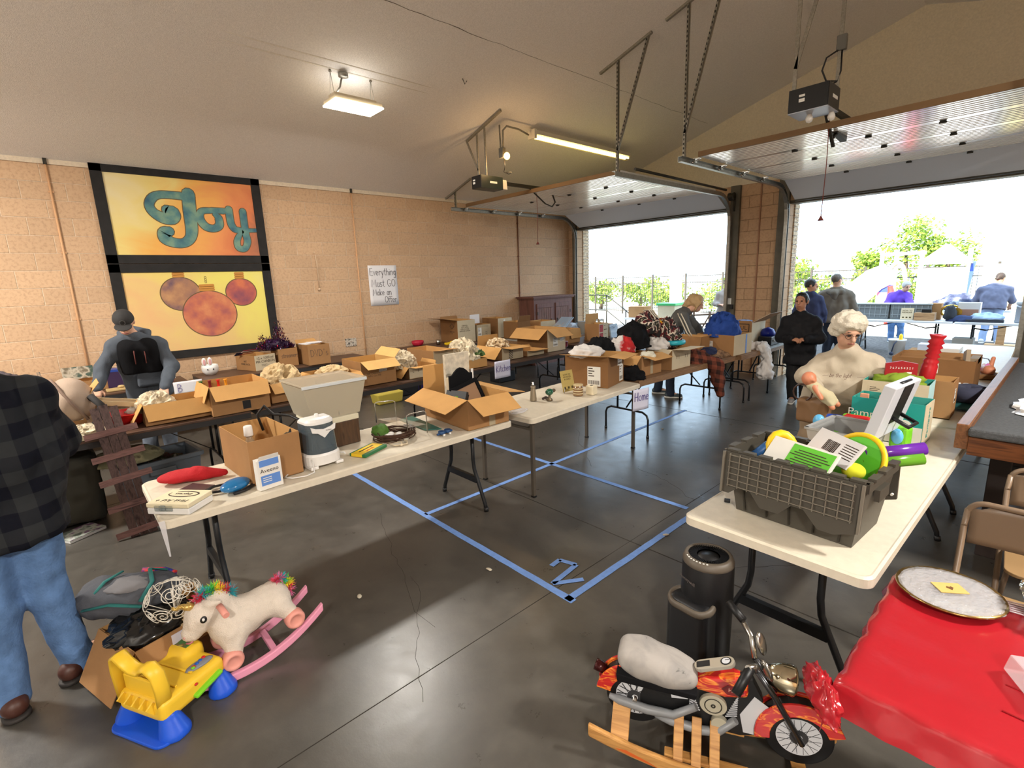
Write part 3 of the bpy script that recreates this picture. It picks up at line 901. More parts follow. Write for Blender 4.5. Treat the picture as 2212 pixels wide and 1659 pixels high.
obj('cord', MB().tube([(-0.06, 0, -0.01), (-0.05, 0.0, -0.14), (-0.1, 0.02, -0.2), (-0.02, 0.05, -0.24), (0.03, 0.06, -0.22), (-0.05, 0.02, -0.21)], 0.006, 6), BLK, t)
pl = bpy.data.lights.new('bulb', 'POINT'); pl.energy = 9; pl.color = (1, 0.62, 0.28); pl.shadow_soft_size = 0.05
po = bpy.data.objects.new('bulb', pl); COL.objects.link(po); po.parent = t; po.location = (0.02, 0, -0.09)
# hook in the ceiling
o = obj('ceiling_hook', MB().tube([(2.94, 4.42, cz(2.94)), (2.945, 4.45, cz(2.94) - 0.06), (2.96, 4.47, cz(2.94) - 0.02)], 0.005, 5), STEEL_D)
tag(o, 'small bent wire hook in the ceiling right of the led panel', 'hook')
# light switch on the door jamb
t = thing('light_switch', 'white switch plate on the jamb between the two garage doors', 'switch', (4.03, FY - 0.06, 1.35))
obj('plate', MB().box((0, -0.005, 0), (0.07, 0.01, 0.115)), mat('label_white', (222, 220, 212), 0.6), t, 0.003)
obj('sensor', MB().box((0.05, -0.02, -0.1), (0.05, 0.04, 0.08)), BLK, t, 0.004)
# ---------------------------------------------------------------- folding tables
WHITE_PL = mat('table_white_plastic', (214, 204, 184), 0.42, spec=0.5, var=0.05, vs=25, bump=0.12, bs=300)
LEGBK = mat('table_leg_black', (28, 29, 31), 0.4, 0.3)
LEGGR = mat('table_leg_taupe', (92, 84, 74), 0.45, 0.3)
BROWN = wood_mat('table_brown_laminate', (92, 66, 50), (66, 46, 36), 2.0, 1, 0.45)
OAK = wood_mat('table_worn_ply', (142, 108, 76), (104, 76, 52), 2.5, 1, 0.6)
EDGEBK = mat('table_edge_black', (44, 42, 42), 0.5)
def rrect(x, y, r, n=6):
    out = []
    for cx, cy, a0 in ((x - r, y - r, 0), (-x + r, y - r, 90), (-x + r, -y + r, 180), (x - r, -y + r, 270)):
        for i in range(n + 1):
            a = rad(a0 + 90 * i / n); out.append((cx + r * math.cos(a), cy + r * math.sin(a)))
    return out
def table(label, cx, cy, L, W=0.76, rz=0.0, style='white', H=0.74, cat='table', group='folding tables', splay=True, topmat=None):
    """long side along local y"""
    t = thing('folding_table', label, 'table', (cx, cy, 0), rz, group)
    if style == 'white':
        p = rrect(W / 2, L / 2, 0.05); q = rrect(W / 2 - 0.01, L / 2 - 0.01, 0.045); q2 = rrect(W / 2 - 0.016, L / 2 - 0.016, 0.045)
        n = len(p); vs = []
        for pp, z in ((p, H - 0.045), (p, H - 0.008), (q, H), (q2, H - 0.002)): vs += [(a, b, z) for a, b in pp]
        mb = MB().add(vs, [(k * n + i, k * n + (i + 1) % n, (k + 1) * n + (i + 1) % n, (k + 1) * n + i) for k in range(3) for i in range(n)] + [tuple(range(3 * n, 4 * n)), tuple(range(n))[::-1]])
        obj('tabletop', mb, topmat or WHITE_PL, t)
    else:
        m = topmat or BROWN
        obj('tabletop', MB().box((0, 0, H - 0.01), (W, L, 0.02)), m, t, 0.003)
        mb = MB()
        for sx in (-1, 1): mb.box((sx * (W / 2 - 0.012), 0, H - 0.045), (0.02, L - 0.01, 0.05))
        for sy in (-1, 1): mb.box((0, sy * (L / 2 - 0.015), H - 0.045), (W - 0.05, 0.02, 0.05))
        obj('apron', mb, EDGEBK if m is BROWN else OAK, t)
    m = LEGBK
    yy = L / 2 - 0.27
    if style == 'white' and splay:
        for sy in (-1, 1):
            for sx in (-1, 1):
                a = [(sx * 0.30, sy * yy, 0.0), (sx * 0.29, sy * yy, 0.06), (sx * 0.20, sy * yy, 0.26), (sx * 0.165, sy * yy, 0.34), (sx * 0.155, sy * yy, 0.42), (sx * 0.155, sy * yy, H - 0.04)]
                lg = obj('leg', MB().tube(a, 0.0165, 10), m, t)
                obj('foot_cap', MB().tube([(sx * 0.302, sy * yy, 0.0), (sx * 0.296, sy * yy, 0.035)], 0.02, 10), BLK, lg)
            obj('crossbar', MB().box((0, sy * yy, 0.25), (0.40, 0.03, 0.05)), m, t)
            obj('stretcher', MB().tube([(-0.155, sy * yy, 0.60), (0.155, sy * yy, 0.60)], 0.011, 8), m, t)
            obj('brace', MB().tube([(0, sy * yy, 0.60), (0, sy * (yy - 0.18), 0.56), (0, sy * (yy - 0.62), H - 0.05)], 0.010, 8).bar((-0.1, sy * yy, 0.59), (0, sy * (yy - 0.2), 0.57), 0.012).bar((0.1, sy * yy, 0.59), (0, sy * (yy - 0.2), 0.57), 0.012), m, t)
    elif style == 'white':
        for sy in (-1, 1):
            for sx in (-1, 1):
                x = sx * (W / 2 - 0.06); y = sy * (L / 2 - 0.06)
                lg = obj('leg', MB().bar((x, y, 0.012), (x, y, H - 0.04), 0.03), LEGGR, t)
                obj('foot_cap', MB().box((x, y, 0.007), (0.036, 0.036, 0.014)), BLK, lg)
            obj('crossbar', MB().bar((-W / 2 + .07, sy * (L / 2 - .06), 0.62), (W / 2 - .07, sy * (L / 2 - .06), 0.62), 0.02), LEGGR, t)
            for sx in (-1, 1):
                obj('brace', MB().bar((sx * 0.25, sy * (L / 2 - .06), 0.62), (sx * 0.25, sy * (L / 2 - .45), H - 0.05), 0.012), LEGGR, t)
    else:
        for sy in (-1, 1):
            # inverted U foot with two uprights
            hw = W / 2 - 0.06
            a = [(-hw, sy * yy, 0), (-hw, sy * yy, 0.22), (-hw + .02, sy * yy, 0.27), (-hw + .08, sy * yy, 0.30), (hw - .08, sy * yy, 0.30), (hw - .02, sy * yy, 0.27), (hw, sy * yy, 0.22), (hw, sy * yy, 0)]
            lg = obj('leg_frame', MB().tube(a, 0.0125, 8), m, t)
            for sx in (-1, 1):
                obj('upright', MB().tube([(sx * 0.13, sy * yy, 0.30), (sx * 0.13, sy * yy, H - 0.03)], 0.0125, 8), m, lg)
                obj('foot_cap', MB().tube([(sx * hw, sy * yy, 0), (sx * hw, sy * yy, 0.03)], 0.017, 8), BLK, lg)
            obj('brace', MB().bar((0, sy * yy, 0.32), (0, sy * (yy - 0.5), H - 0.04), 0.018, 0.008), m, t)
    return t
table('near white folding table on the left holding the first aid kit and humidifier', 4.925, 1.69, 2.44)
table('second white table in the front row, on square taupe legs, with the flattened sign HOME', 4.96, 3.92, 1.78, 0.75, 0.055, 'white', 0.735, splay=False)
table('worn brown table behind the HOME sign under the clothes cartons', 4.88, 6.04, 2.26, 0.74, -0.035, 'u', topmat=OAK)
table('worn table with the plaid shirts between the clothes cartons and the blue cloth carton', 4.98, 7.60, 0.72, 0.74, -0.03, 'u', topmat=OAK)
table('table at the column between the garage doors carrying the small black box', 5.02, 8.78, 1.44, 0.70, 0.0, 'u', topmat=mat('table_grey_top', (150, 146, 138), 0.5, var=.1))
for k, (y0, y1) in enumerate(((-1.0, 1.42), (1.56, 3.98), (4.82, 7.26))):
    table('brown table against the block wall, ' + ['left one behind the man in the cap', 'middle one under the DVD cartons', 'right one under the tall cartons'][k], 0.42, (y0 + y1) / 2, y1 - y0, 0.74, 0, 'u')
for k, (y0, y1) in enumerate(((-0.93, 1.5), (1.56, 3.98), (4.04, 6.46))):
    table('brown table in the middle row ' + ['in front of the man in the cap', 'under the carton with the white label and crumpled paper', 'with the Kitchen sign on its edge'][k], 2.72, (y0 + y1) / 2, y1 - y0, 0.76, 0, 'u')
table('brown table at the end of the middle row under the red and white carton', 2.3, 7.75, 1.83, 0.76, 0, 'u')
table('pale table in front of the wooden cabinet covered in trays', 1.19, 7.7, 1.83, 0.76, 0, 'u', topmat=mat('table_grey_top', (150, 146, 138), 0.5, var=.1))
table('near white folding table on the right holding the dark tote', 7.555, 3.56, 2.48, 0.77, -0.026)
table('second white table on the right holding the diaper cartons and the brown carton', 7.60, 6.03, 2.44, 0.77, 0.0)
table('third white table on the right reaching the open garage door', 7.56, 8.72, 2.42, 0.77, 0.012)
# ---------------------------------------------------------------- paper signs
PAPER = mat('sign_paper', (214, 214, 232), 0.8, spec=0.2)
PAPERW = mat('sign_paper_white', (226, 224, 226), 0.8, spec=0.2)
INK = mat('marker_black', (58, 54, 58), 0.7)
INKP = mat('marker_purple', (86, 70, 140), 0.7)
def paper_sign(label, o, w, h, lines, rz=0.0, tilt=0.0, ink=INK, pap=PAPER, bow=0.01):
    t = thing('paper_sign', label, 'sign', o, rz, None)
    mb = MB()
    def fn(u, v):
        return (bow * math.sin(u * PI) * (1 - 0.3 * v) + tilt * v, (u - .5) * w + 0.03 * tilt * v, (v - .5) * h)
    mb.sheet(fn, 8, 6)
    obj('sheet', mb, pap, t, solid=0.0012)
    mb = MB(); mb.M = face((bow + tilt * .5 + 0.0015, 0, 0)) if True else Matrix()
    for txt, size, x, y, wd in lines: hand(mb, txt, size, x, y, wd)
    obj('lettering', mb, ink, t)
    return t
s = paper_sign('white sheet on the block wall reading Everything Must GO Make an Offer', (0.006, 4.70, 1.875), 0.56, 0.70, [('Everything', 0.118, -0.255, 0.18, 0.008), ('Must GO', 0.125, -0.235, -0.02, 0.008), ('Make an', 0.105, -0.225, -0.17, 0.008), ('Offer', 0.105, 0.0, -0.30, 0.008)], 0.0, 0.0, INK, PAPERW, 0.003)
paper_sign('lavender paper sign reading Kitchen taped to the edge of the middle brown table', (3.125, 4.72, 0.68), 0.29, 0.24, [('Kitchen', 0.088, -0.128, -0.03, 0.007)], 0, 0.004, INKP)
paper_sign('lavender paper sign reading Home taped to the end of the second white table', (5.375, 4.68, 0.60), 0.23, 0.23, [('Home', 0.09, -0.10, -0.01, 0.007)], -0.2, 0.004, INKP)
paper_sign('white paper sign with faint marker letters on the wall table by the bunny bowl', (0.80, 1.38, 0.69), 0.32, 0.16, [('B    B', 0.1, -0.12, -0.05, 0.006)], 0, 0, INKP, PAPERW)
# ---------------------------------------------------------------- painted banner
t = thing('painted_banner', 'tall black framed double painting of the word Joy above three ornaments on the block wall', 'painting', (0, 0, 0))
FR = mat('banner_black', (30, 28, 27), 0.8, var=0.3, vs=12)
Y0, Y1, Z0, ZM, Z1 = 0.86, 2.80, 0.98, 2.265, 3.49
mb = MB()
for zc in (Z0 + 0.055, ZM - 0.055, ZM + 0.06, Z1 - 0.055): mb.box((0.022, (Y0 + Y1) / 2, zc), (0.024, Y1 - Y0, 0.11))
for za, zb in ((Z0, ZM - 0.002), (ZM + 0.002, Z1)):
    for yc in (Y0 + 0.06, Y1 - 0.055): mb.box((0.022, yc, (za + zb) / 2), (0.024, 0.12, zb - za))
obj('frame', mb, FR, t, 0.003)
def mural(name, stops_l, grad):
    m = bpy.data.materials.new(name); m.use_nodes = True; nt = m.node_tree; b = nt.nodes['Principled BSDF']; b.inputs['Roughness'].default_value = 0.85; b.inputs['Specular IOR Level'].default_value = 0.15
    tc = nt.nodes.new('ShaderNodeTexCoord'); mp = nt.nodes.new('ShaderNodeMapping'); nt.links.new(tc.outputs['Generated'], mp.inputs['Vector'])
    sp = nt.nodes.new('ShaderNodeSeparateXYZ'); nt.links.new(mp.outputs['Vector'], sp.inputs[0])
    n = nt.nodes.new('ShaderNodeTexNoise'); n.inputs['Scale'].default_value = 3.2; n.inputs['Detail'].default_value = 7; n.inputs['Distortion'].default_value = 0.8
    nt.links.new(tc.outputs['Generated'], n.inputs['Vector'])
    def madd(a, k, c):
        q = nt.nodes.new('ShaderNodeMath'); q.operation = 'MULTIPLY_ADD'; q.inputs[1].default_value = k
        nt.links.new(a, q.inputs[0])
        if isinstance(c, float): q.inputs[2].default_value = c
        else: nt.links.new(c, q.inputs[2])
        return q.outputs[0]
    v = madd(sp.outputs[1], grad[0], grad[2]); v = madd(sp.outputs[2], grad[1], v); v = madd(n.outputs['Fac'], grad[3], v)
    r = nt.nodes.new('ShaderNodeValToRGB'); e = r.color_ramp.elements
    while len(e) < len(stops_l): e.new(0.5)
    for x, (p, c) in zip(e, stops_l): x.position = p; x.color = (*lin(c), 1)
    nt.links.new(v, r.inputs['Fac']); nt.links.new(r.outputs['Color'], b.inputs['Base Color'])
    return m
M1 = mural('mural_sunset', [(0.0, (226, 212, 168)), (0.25, (226, 204, 128)), (0.42, (228, 172, 92)), (0.58, (222, 146, 92)), (0.75, (208, 124, 84)), (0.9, (150, 104, 84))], (0.75, -0.28, -0.05, 0.5))
M2 = mural('mural_gold', [(0.0, (208, 160, 136)), (0.2, (222, 172, 124)), (0.4, (222, 188, 126)), (0.55, (224, 200, 118)), (0.75, (226, 214, 112)), (1.0, (222, 212, 140))], (0.5, 0.25, -0.15, 0.55))
obj('upper_canvas', MB().box((0.012, (Y0 + Y1) / 2, (ZM + Z1) / 2), (0.016, Y1 - Y0 - 0.02, Z1 - ZM - 0.02)), M1, t)
obj('lower_canvas', MB().box((0.012, (Y0 + Y1) / 2, (ZM + Z0) / 2), (0.016, Y1 - Y0 - 0.02, ZM - Z0 - 0.02)), M2, t)
TEAL = ramp_mat('mural_teal', [(0.3, (58, 96, 116)), (0.5, (86, 128, 128)), (0.65, (120, 150, 130))], 6, 0.85)
TEALD = mat('mural_outline', (104, 84, 58), 0.85)
# Joy lettering, strokes in metres on the wall (u = distance along the wall, v = height)
JOY = [
 ([(1.70, 2.96), (1.69, 2.90), (1.64, 2.86), (1.55, 2.86), (1.45, 2.92), (1.41, 3.01), (1.45, 3.10), (1.53, 3.15), (1.68, 3.16), (1.90, 3.15)], [.06, .11, .15, .14, .11, .10, .10, .09, .09, .10]),
 ([(1.60, 2.965), (1.65, 2.94)], [.12, .16]),
 ([(1.875, 3.19), (1.86, 2.95), (1.85, 2.72), (1.81, 2.60), (1.72, 2.54), (1.60, 2.55), (1.53, 2.60), (1.53, 2.67), (1.58, 2.69)], [.15, .15, .14, .12, .11, .12, .15, .15, .12]),
 ([(2.28, 2.99), (2.12, 2.99), (2.00, 2.97), (1.97, 2.87), (2.03, 2.77), (2.13, 2.75), (2.20, 2.80), (2.20, 2.90), (2.16, 2.94)], [.07, .07, .08, .10, .10, .09, .10, .09, .05]),
 ([(2.13, 2.995), (2.36, 2.995)], [.07, .07]),
 ([(2.35, 3.02), (2.35, 2.86), (2.37, 2.78), (2.42, 2.74), (2.60, 2.74), (2.71, 2.745)], [.09, .09, .09, .08, .05, .045]),
 ([(2.53, 3.0), (2.53, 2.70), (2.54, 2.58), (2.49, 2.48), (2.41, 2.49), (2.40, 2.58), (2.45, 2.68), (2.50, 2.73)], [.09, .09, .09, .08, .08, .08, .06, .04])]
def densify(p, w, n=5):
    P = []; Wd = []
    for i in range(len(p) - 1):
        p0 = p[max(i - 1, 0)]; p1 = p[i]; p2 = p[i + 1]; p3 = p[min(i + 2, len(p) - 1)]
        for k in range(n):
            s = k / n
            P.append(tuple(0.5 * ((2 * b) + (-a + c) * s + (2 * a - 5 * b + 4 * c - d) * s * s + (-a + 3 * b - 3 * c + d) * s ** 3) for a, b, c, d in zip(p0, p1, p2, p3)))
            Wd.append(w[i] + (w[i + 1] - w[i]) * s)
    P.append(p[-1]); Wd.append(w[-1])
    return P, Wd
mb = MB()
for k, (p, w_) in enumerate(JOY):
    P, Wd = densify(p, w_)
    mb.M = face((0.0205, 0, 0)); mb.mat(1).ribbon(P, [x + 0.02 for x in Wd], 0.0008, 0.0003 * k / 4)
    mb.M = face((0.0222, 0, 0)); mb.mat(0).ribbon(P, Wd, 0.0008, 0.0003 * k / 4)
lab(obj('lettering', mb, [TEAL, TEALD], t), 'teal painted word Joy')
ORN = [ramp_mat('ornament_plum', [(0.3, (108, 84, 96)), (0.5, (164, 120, 92)), (0.7, (196, 150, 104))], 5, 0.85), ramp_mat('ornament_red', [(0.3, (120, 72, 92)), (0.48, (170, 90, 84)), (0.65, (206, 116, 80))], 4, 0.85), ramp_mat('ornament_rose', [(0.3, (150, 84, 92)), (0.5, (190, 110, 84)), (0.7, (210, 140, 96))], 5, 0.85)]
CAPM = mat('ornament_cap', (190, 132, 60), 0.8)
for k, (u, v, r, zz) in enumerate(((1.60, 1.86, 0.22, 0), (2.36, 1.855, 0.19, 0), (1.92, 1.57, 0.315, 0.0012))):
    mb = MB(); mb.M = face((0.0205 + zz, 0, 0))
    mb.mat(2).prism([(u + (r * 1.06 + .012) * math.cos(a * PI / 24), v + (r + .012) * math.sin(a * PI / 24)) for a in range(48)], 0, 0.0005)
    mb.mat(0).prism([(u + r * 1.06 * math.cos(a * PI / 24), v + r * math.sin(a * PI / 24)) for a in range(48)], 0, 0.0010)
    cw = r * 0.26
    mb.mat(1)
    for q in range(3): mb.ribbon([(u - cw, v + r + 0.02 + q * 0.03), (u + cw, v + r + 0.022 + q * 0.03)], 0.034, 0.0012)
    for q in range(3): mb.mat(2).ribbon(arc(u, v + r + 0.13 + q * 0.03, 0.012, 0.016, 0, 360, 8), 0.005, 0.001)
    obj('ornament', mb, [ORN[k], CAPM, mat('mural_outline', (104, 84, 58))], t)
# ---------------------------------------------------------------- cartons
def card(rgb, nm):
    return mat('cardboard_' + nm, rgb, 0.82, spec=0.2, var=0.07, vs=5, bump=0.1, bs=140)
CB = card((158, 118, 78), 'brown'); CBL = card((190, 146, 92), 'tan'); CBD = card((128, 92, 58), 'dark'); CBW = card((198, 184, 156), 'pale'); CBG = card((176, 160, 132), 'grey')
LABELW = mat('label_white', (222, 220, 212), 0.6); PRINT = mat('carton_print', (62, 50, 40), 0.8); TAPEC = mat('clear_tape', (206, 192, 160), 0.25, spec=0.7, alpha=0.55)
def carton(label, cx, cy, lx, ly, h, rz=0.0, z=0.742, m=None, inner=None, flaps=None, flm=None, fl=None, cat='box', group=None, name='carton', t_=0.005, face_m=None):
    """open topped carton: local x points away from the wall (towards the viewer), y along the row.
    flaps: side -> angle in degrees (0 upright, 90 level outwards, 150 hanging)"""
    m = m or CB; inner = inner or CBL
    t = thing(name, label, cat, (cx, cy, z), rz, group)
    mb = MB(); a, b = lx / 2, ly / 2
    mb.mat(1).box((0, 0, t_ / 2), (lx, ly, t_))
    for s, ax in ((1, 'x'), (-1, 'x'), (1, 'y'), (-1, 'y')):
        if ax == 'x':
            mb.mat(2 if s > 0 else 0).box((s * (a - t_ / 4), 0, h / 2), (t_ / 2, ly, h)); mb.mat(1).box((s * (a - 3 * t_ / 4), 0, h / 2), (t_ / 2, ly - t_, h - .0005))
        else:
            mb.mat(0).box((0, s * (b - t_ / 4), h / 2), (lx - t_, t_ / 2, h - .0004)); mb.mat(1).box((0, s * (b - 3 * t_ / 4), h / 2), (lx - t_, t_ / 2, h - .0008))
    obj('body', mb, [m, inner, face_m or m], t)
    for side, ang in (flaps or {}).items():
        L = fl or 0.5 * min(lx, ly)
        if isinstance(ang, tuple): ang, L = ang
        s = 1 if side[0] == '+' else -1
        A = rad(ang); dx, dz = math.sin(A) * L, math.cos(A) * L
        e = 0.015
        if side[1] == 'x':
            q = [(s * a, -b, h), (s * a, b, h), (s * (a + dx), b - e, h + dz), (s * (a + dx), -b + e, h + dz)]
        else:
            q = [(-a, s * b, h), (a, s * b, h), (a - e, s * (b + dx), h + dz), (-a + e, s * (b + dx), h + dz)]
        q = [Vector(p) for p in q]; n = (q[1] - q[0]).cross(q[2] - q[0]).normalized()
        if n.z < 0 or (abs(n.z) < 0.05 and (n.x if side[1] == 'x' else n.y) * s > 0): n = -n
        n *= 0.004
        f = MB()
        vs = q + [p + n * 0.5 for p in q] + [p + n for p in q]
        # lower skin is the outside of the carton, upper skin the inside
        for o_, mi in ((0, 0), (4, 1)):
            f.mat(mi).add(vs[o_:o_ + 8], [(0, 1, 2, 3), (7, 6, 5, 4), (0, 4, 5, 1), (1, 5, 6, 2), (2, 6, 7, 3), (3, 7, 4, 0)])
        obj('flap', f, [m, flm or inner], t)
    t['dims'] = (lx, ly, h)
    return t
def sticker(t, side, u, v, w, h, lines=4, m=None, name='shipping_label', bar=True):
    """paper label with printed bars on one face (u, v from the face centre)"""
    lx, ly, H = t['dims']
    mb = MB()
    if side == '+x': mb.M = face((lx / 2 + 0.0006, u, H / 2 + v))
    else: mb.M = face((u, -ly / 2 - 0.0006, H / 2 + v), 'y')
    mb.mat(0).box((0, 0, 0.0005), (w, h, 0.001))
    rnd = random.Random(int(u * 1000 + v * 777 + w * 999))
    for i in range(lines):
        ww = w * (0.3 + 0.5 * rnd.random())
        mb.mat(1).box((-w * .42 + ww / 2, h * (0.4 - 0.5 * i / lines), 0.0012), (ww, h * 0.05, 0.0006))
    if bar:
        x = -w * .4
        while x < w * .4:
            bw = w * (0.015 + 0.03 * rnd.random()); mb.box((x, -h * 0.3, 0.0012), (bw, h * 0.2, 0.0006)); x += bw * 2.1
    return obj(name, mb, [m or LABELW, PRINT], t)
def lettering(t, side, txt, size, u, v, m=None, hw=None, shear=0.0, sx=1.0):
    lx, ly, H = t['dims']; mb = MB()
    if side == '+x': mb.M = face((lx / 2 + 0.0008, u, H / 2 + v))
    else: mb.M = face((u, -ly / 2 - 0.0008, H / 2 + v), 'y')
    if hw: hand(mb, txt, size, 0, 0, hw)
    else: mb.text(txt, size, (0, 0, 0), shear=shear, sx=sx)
    return obj('lettering', mb, m or PRINT, t)
KRAFT = mat('crumpled_kraft_paper', (196, 172, 132), 0.85, spec=0.2, var=0.12, vs=12)
NEWS = ramp_mat('crumpled_newsprint', [(0.35, (150, 138, 118)), (0.5, (200, 186, 158)), (0.65, (222, 210, 184))], 22, 0.85)
def heap(name, label, cat, c, r, m, seed=1, amp=0.5, fr=2.2, n=40, k=22, ridge=True, group=None, sharp=True):
    o = obj(name, MB().at(c).blob((0, 0, 0), r, seed, amp, fr, n, k, ridge, True, sharp), m)
    return tag(o, label, cat, group)
TZ = 0.742
# --- near white table
c = carton('tall brown carton with bottles on the near white table', 4.88, 1.085, 0.54, 0.30, 0.27, 0.05)
# --- flapped carton at the far end of the near table
c = carton('brown carton with all flaps open and black picture frames on the near white table', 4.93, 2.70, 0.68, 0.40, 0.245, -0.06, flaps={'-y': (112, 0.21), '+x': (118, 0.21), '+y': (100, 0.2), '-x': (4, 0.19)}, inner=card((196, 150, 92), 'flapgold'))
sticker(c, '+x', 0.03, -0.06, 0.06, 0.12, 0, TAPEC, 'tape_strip', False)
# --- second white table
c = carton('large brown shipping carton of white shirts on the second white table', 4.865, 4.55, 0.50, 0.44, 0.33, 0.24, 0.737, CBD, flaps={'+x': (96, 0.17), '-y': (82, 0.16)}, flm=CBL)
sticker(c, '+x', 0.10, 0.085, 0.12, 0.10, 3); sticker(c, '+x', 0.14, -0.055, 0.10, 0.18, 3); sticker(c, '-y', 0.09, -0.05, 0.15, 0.21, 4)
# --- clothes table
c = carton('brown carton of shirts with clear taped front behind the large shipping carton', 4.93, 5.31, 0.36, 0.40, 0.24, -0.03, flaps={'+x': (104, 0.17), '-y': (140, 0.14)}, m=CB)
sticker(c, '+x', 0.0, -0.02, 0.05, 0.18, 0, TAPEC, 'tape_strip', False)
c = carton('pale printed carton next to the turquoise toy on the clothes table', 5.0, 5.865, 0.36, 0.42, 0.25, -0.03, face_m=CBW, flaps={'+x': (86, 0.2), '-y': (130, 0.1)}, flm=CBW)
lettering(c, '+x', 'I  I', 0.06, -0.08, 0.02); lettering(c, '+x', 'I  I', 0.06, 0.11, 0.02)
c = carton('brown carton heaped with blue cloth, blue tape on its pale front', 5.02, 7.36, 0.56, 0.52, 0.285, -0.05, face_m=CBW)
sticker(c, '-y', -0.08, 0.0, 0.1, 0.1, 3)
mb = MB(); mb.M = face((0.281, 0.09, 0.14)); mb.box((0, 0, 0.0006), (0.04, 0.27, 0.0012)); obj('tape_strip', mb, mat('blue_tape', (112, 148, 210), 0.7), c)
c = carton('brown carton with a folded down flap left of the blue cloth carton', 4.72, 6.98, 0.42, 0.24, 0.27, 0.0, flaps={'-y': (170, 0.2)}, flm=CB)
c = carton('large brown moving carton with a white flap beside the column', 4.86, 8.45, 0.42, 0.52, 0.36, 0.0, face_m=CBW, flaps={'+x': (60, 0.3), '-y': (0, 0.03)}, flm=LABELW)
lettering(c, '-y', 'U-HAUL', 0.085, -0.02, 0.10); 
mb = MB(); mb.M = face((-0.02, -0.2607, 0.28), 'y')
for a, b in (((-.185, -.06), (.185, -.06)), ((-.185, .06), (.185, .06)), ((-.185, -.06), (-.185, .06)), ((.185, -.06), (.185, .06))): mb.bar((*a, 0), (*b, 0), 0.012, 0.001)
obj('printed_frame', mb, PRINT, c)
# --- middle row
carton('torn brown carton under the car seat on the left middle table', 2.62, -0.16, 0.52, 0.56, 0.28, 0.05, flaps={'+x': (168, 0.12)})
c = carton('small brown carton with upright torn flaps beside the weathered board', 2.66, 0.21, 0.34, 0.2, 0.26, 0.0, flaps={'+y': (40, 0.2), '+x': (20, 0.1)})
sticker(c, '+x', 0.04, 0.03, 0.08, 0.07, 3)
carton('shallow cut down carton tray holding crumpled newsprint', 2.985, 0.27, 0.24, 0.3, 0.045, 0.0, m=CBW)
c = carton('brown carton with front flap hanging on the left middle table, newspaper ball inside', 2.82, 0.945, 0.36, 0.52, 0.19, 0.0, flaps={'+x': (158, 0.15), '-y': (150, 0.18), '+y': (150, 0.14)}, inner=card((196, 150, 92), 'flapgold'))
c = carton('wide brown carton with small black label, colourful bottles inside', 2.86, 1.43, 0.50, 0.50, 0.28, 0.0, flaps={'+x': (140, 0.16), '-y': (160, 0.15)}, m=CB, inner=card((196, 150, 92), 'flapgold'))
sticker(c, '+x', 0.04, -0.07, 0.07, 0.08, 1, mat('label_black', (24, 24, 26), 0.5), 'black_label', False)
mb = MB(); mb.M = face((0.2512, 0.0, 0.16)); mb.ribbon(arc(0, 0.1, 0.16, 0.12, 200, 340, 12), 0.018, 0.001); obj('printed_arc', mb, mat('label_black', (24, 24, 26)), c)
carton('brown carton hidden behind the clear storage bin, full of kraft paper', 2.74, 1.92, 0.5, 0.38, 0.2, 0.0, flaps={'+x': (140, 0.12)})
c = carton('brown carton with a wide tan front flap behind the clear storage bin', 2.76, 2.46, 0.52, 0.46, 0.2, 0.0, flaps={'+x': (118, 0.17), '-y': (130, 0.14)}, inner=card((196, 150, 92), 'flapgold'))
c = carton('brown carton with a small white label under its tan flap on the middle table', 2.70, 2.95, 0.50, 0.44, 0.285, 0.0, m=CB, flaps={'+x': (118, 0.17), '+y': (45, 0.13)}, inner=card((200, 160, 100), 'flapgold2'))
sticker(c, '+x', 0.05, 0.04, 0.10, 0.07, 2); lettering(c, '+x', 'SER CABERNET\nNTC 12 x 750', 0.028, -0.06, -0.02); sticker(c, '+x', 0.12, -0.09, 0.07, 0.04, 0, CB, 'printed_barcode')
c = carton('pale low carton tipped open with newsprint in front of the clear taped carton', 2.82, 3.52, 0.36, 0.38, 0.14, -0.03, m=CBD, face_m=CBW, flaps={'+x': (88, 0.14), '-y': (140, 0.16), '+y': (20, 0.05)}, inner=card((196, 150, 92), 'flapgold'))
lettering(c, '+x', 'L    S    element', 0.045, 0.0, 0.02)
c = carton('brown carton with peeling clear tape on its front on the middle table', 2.56, 3.92, 0.62, 0.32, 0.28, 0.03, flaps={'+x': (84, 0.14)}, face_m=CBG)
mb = MB(); mb.M = face((0.312, 0.02, 0.12)); mb.ribbon([(0.02, 0.13), (0.0, 0.03), (0.03, -0.06), (0.09, -0.12)], [.05, .05, .04, .02], 0.0012); obj('tape_strip', mb, TAPEC, c)
c = carton('low carton overflowing with newsprint and greens near the Kitchen sign', 2.84, 4.33, 0.42, 0.36, 0.12, 0.0, m=CBL, flaps={'-y': (120, 0.1)})
c = carton('brown carton with striped print and two spread flaps past the Kitchen sign', 2.62, 5.13, 0.56, 0.42, 0.19, 0.0, flaps={'+x': (92, 0.2), '-y': (142, 0.2), '-x': (0, 0.14)}, inner=card((196, 150, 92), 'flapgold'), face_m=CBG)
mb = MB(); mb.M = face((0.2815, -0.04, 0.09))
for i in range(7): mb.bar((-0.04, -0.085 + i * 0.025, 0.0006), (0.04, -0.055 + i * 0.025, 0.0006), 0.009, 0.001)
obj('printed_stripes', mb, mat('label_black', (24, 24, 26)), c)
carton('small low brown carton with one flap at the middle of the right middle table', 2.76, 5.60, 0.3, 0.36, 0.09, 0.0, flaps={'+x': (88, 0.13), '-x': (10, 0.05)}, face_m=CBG)
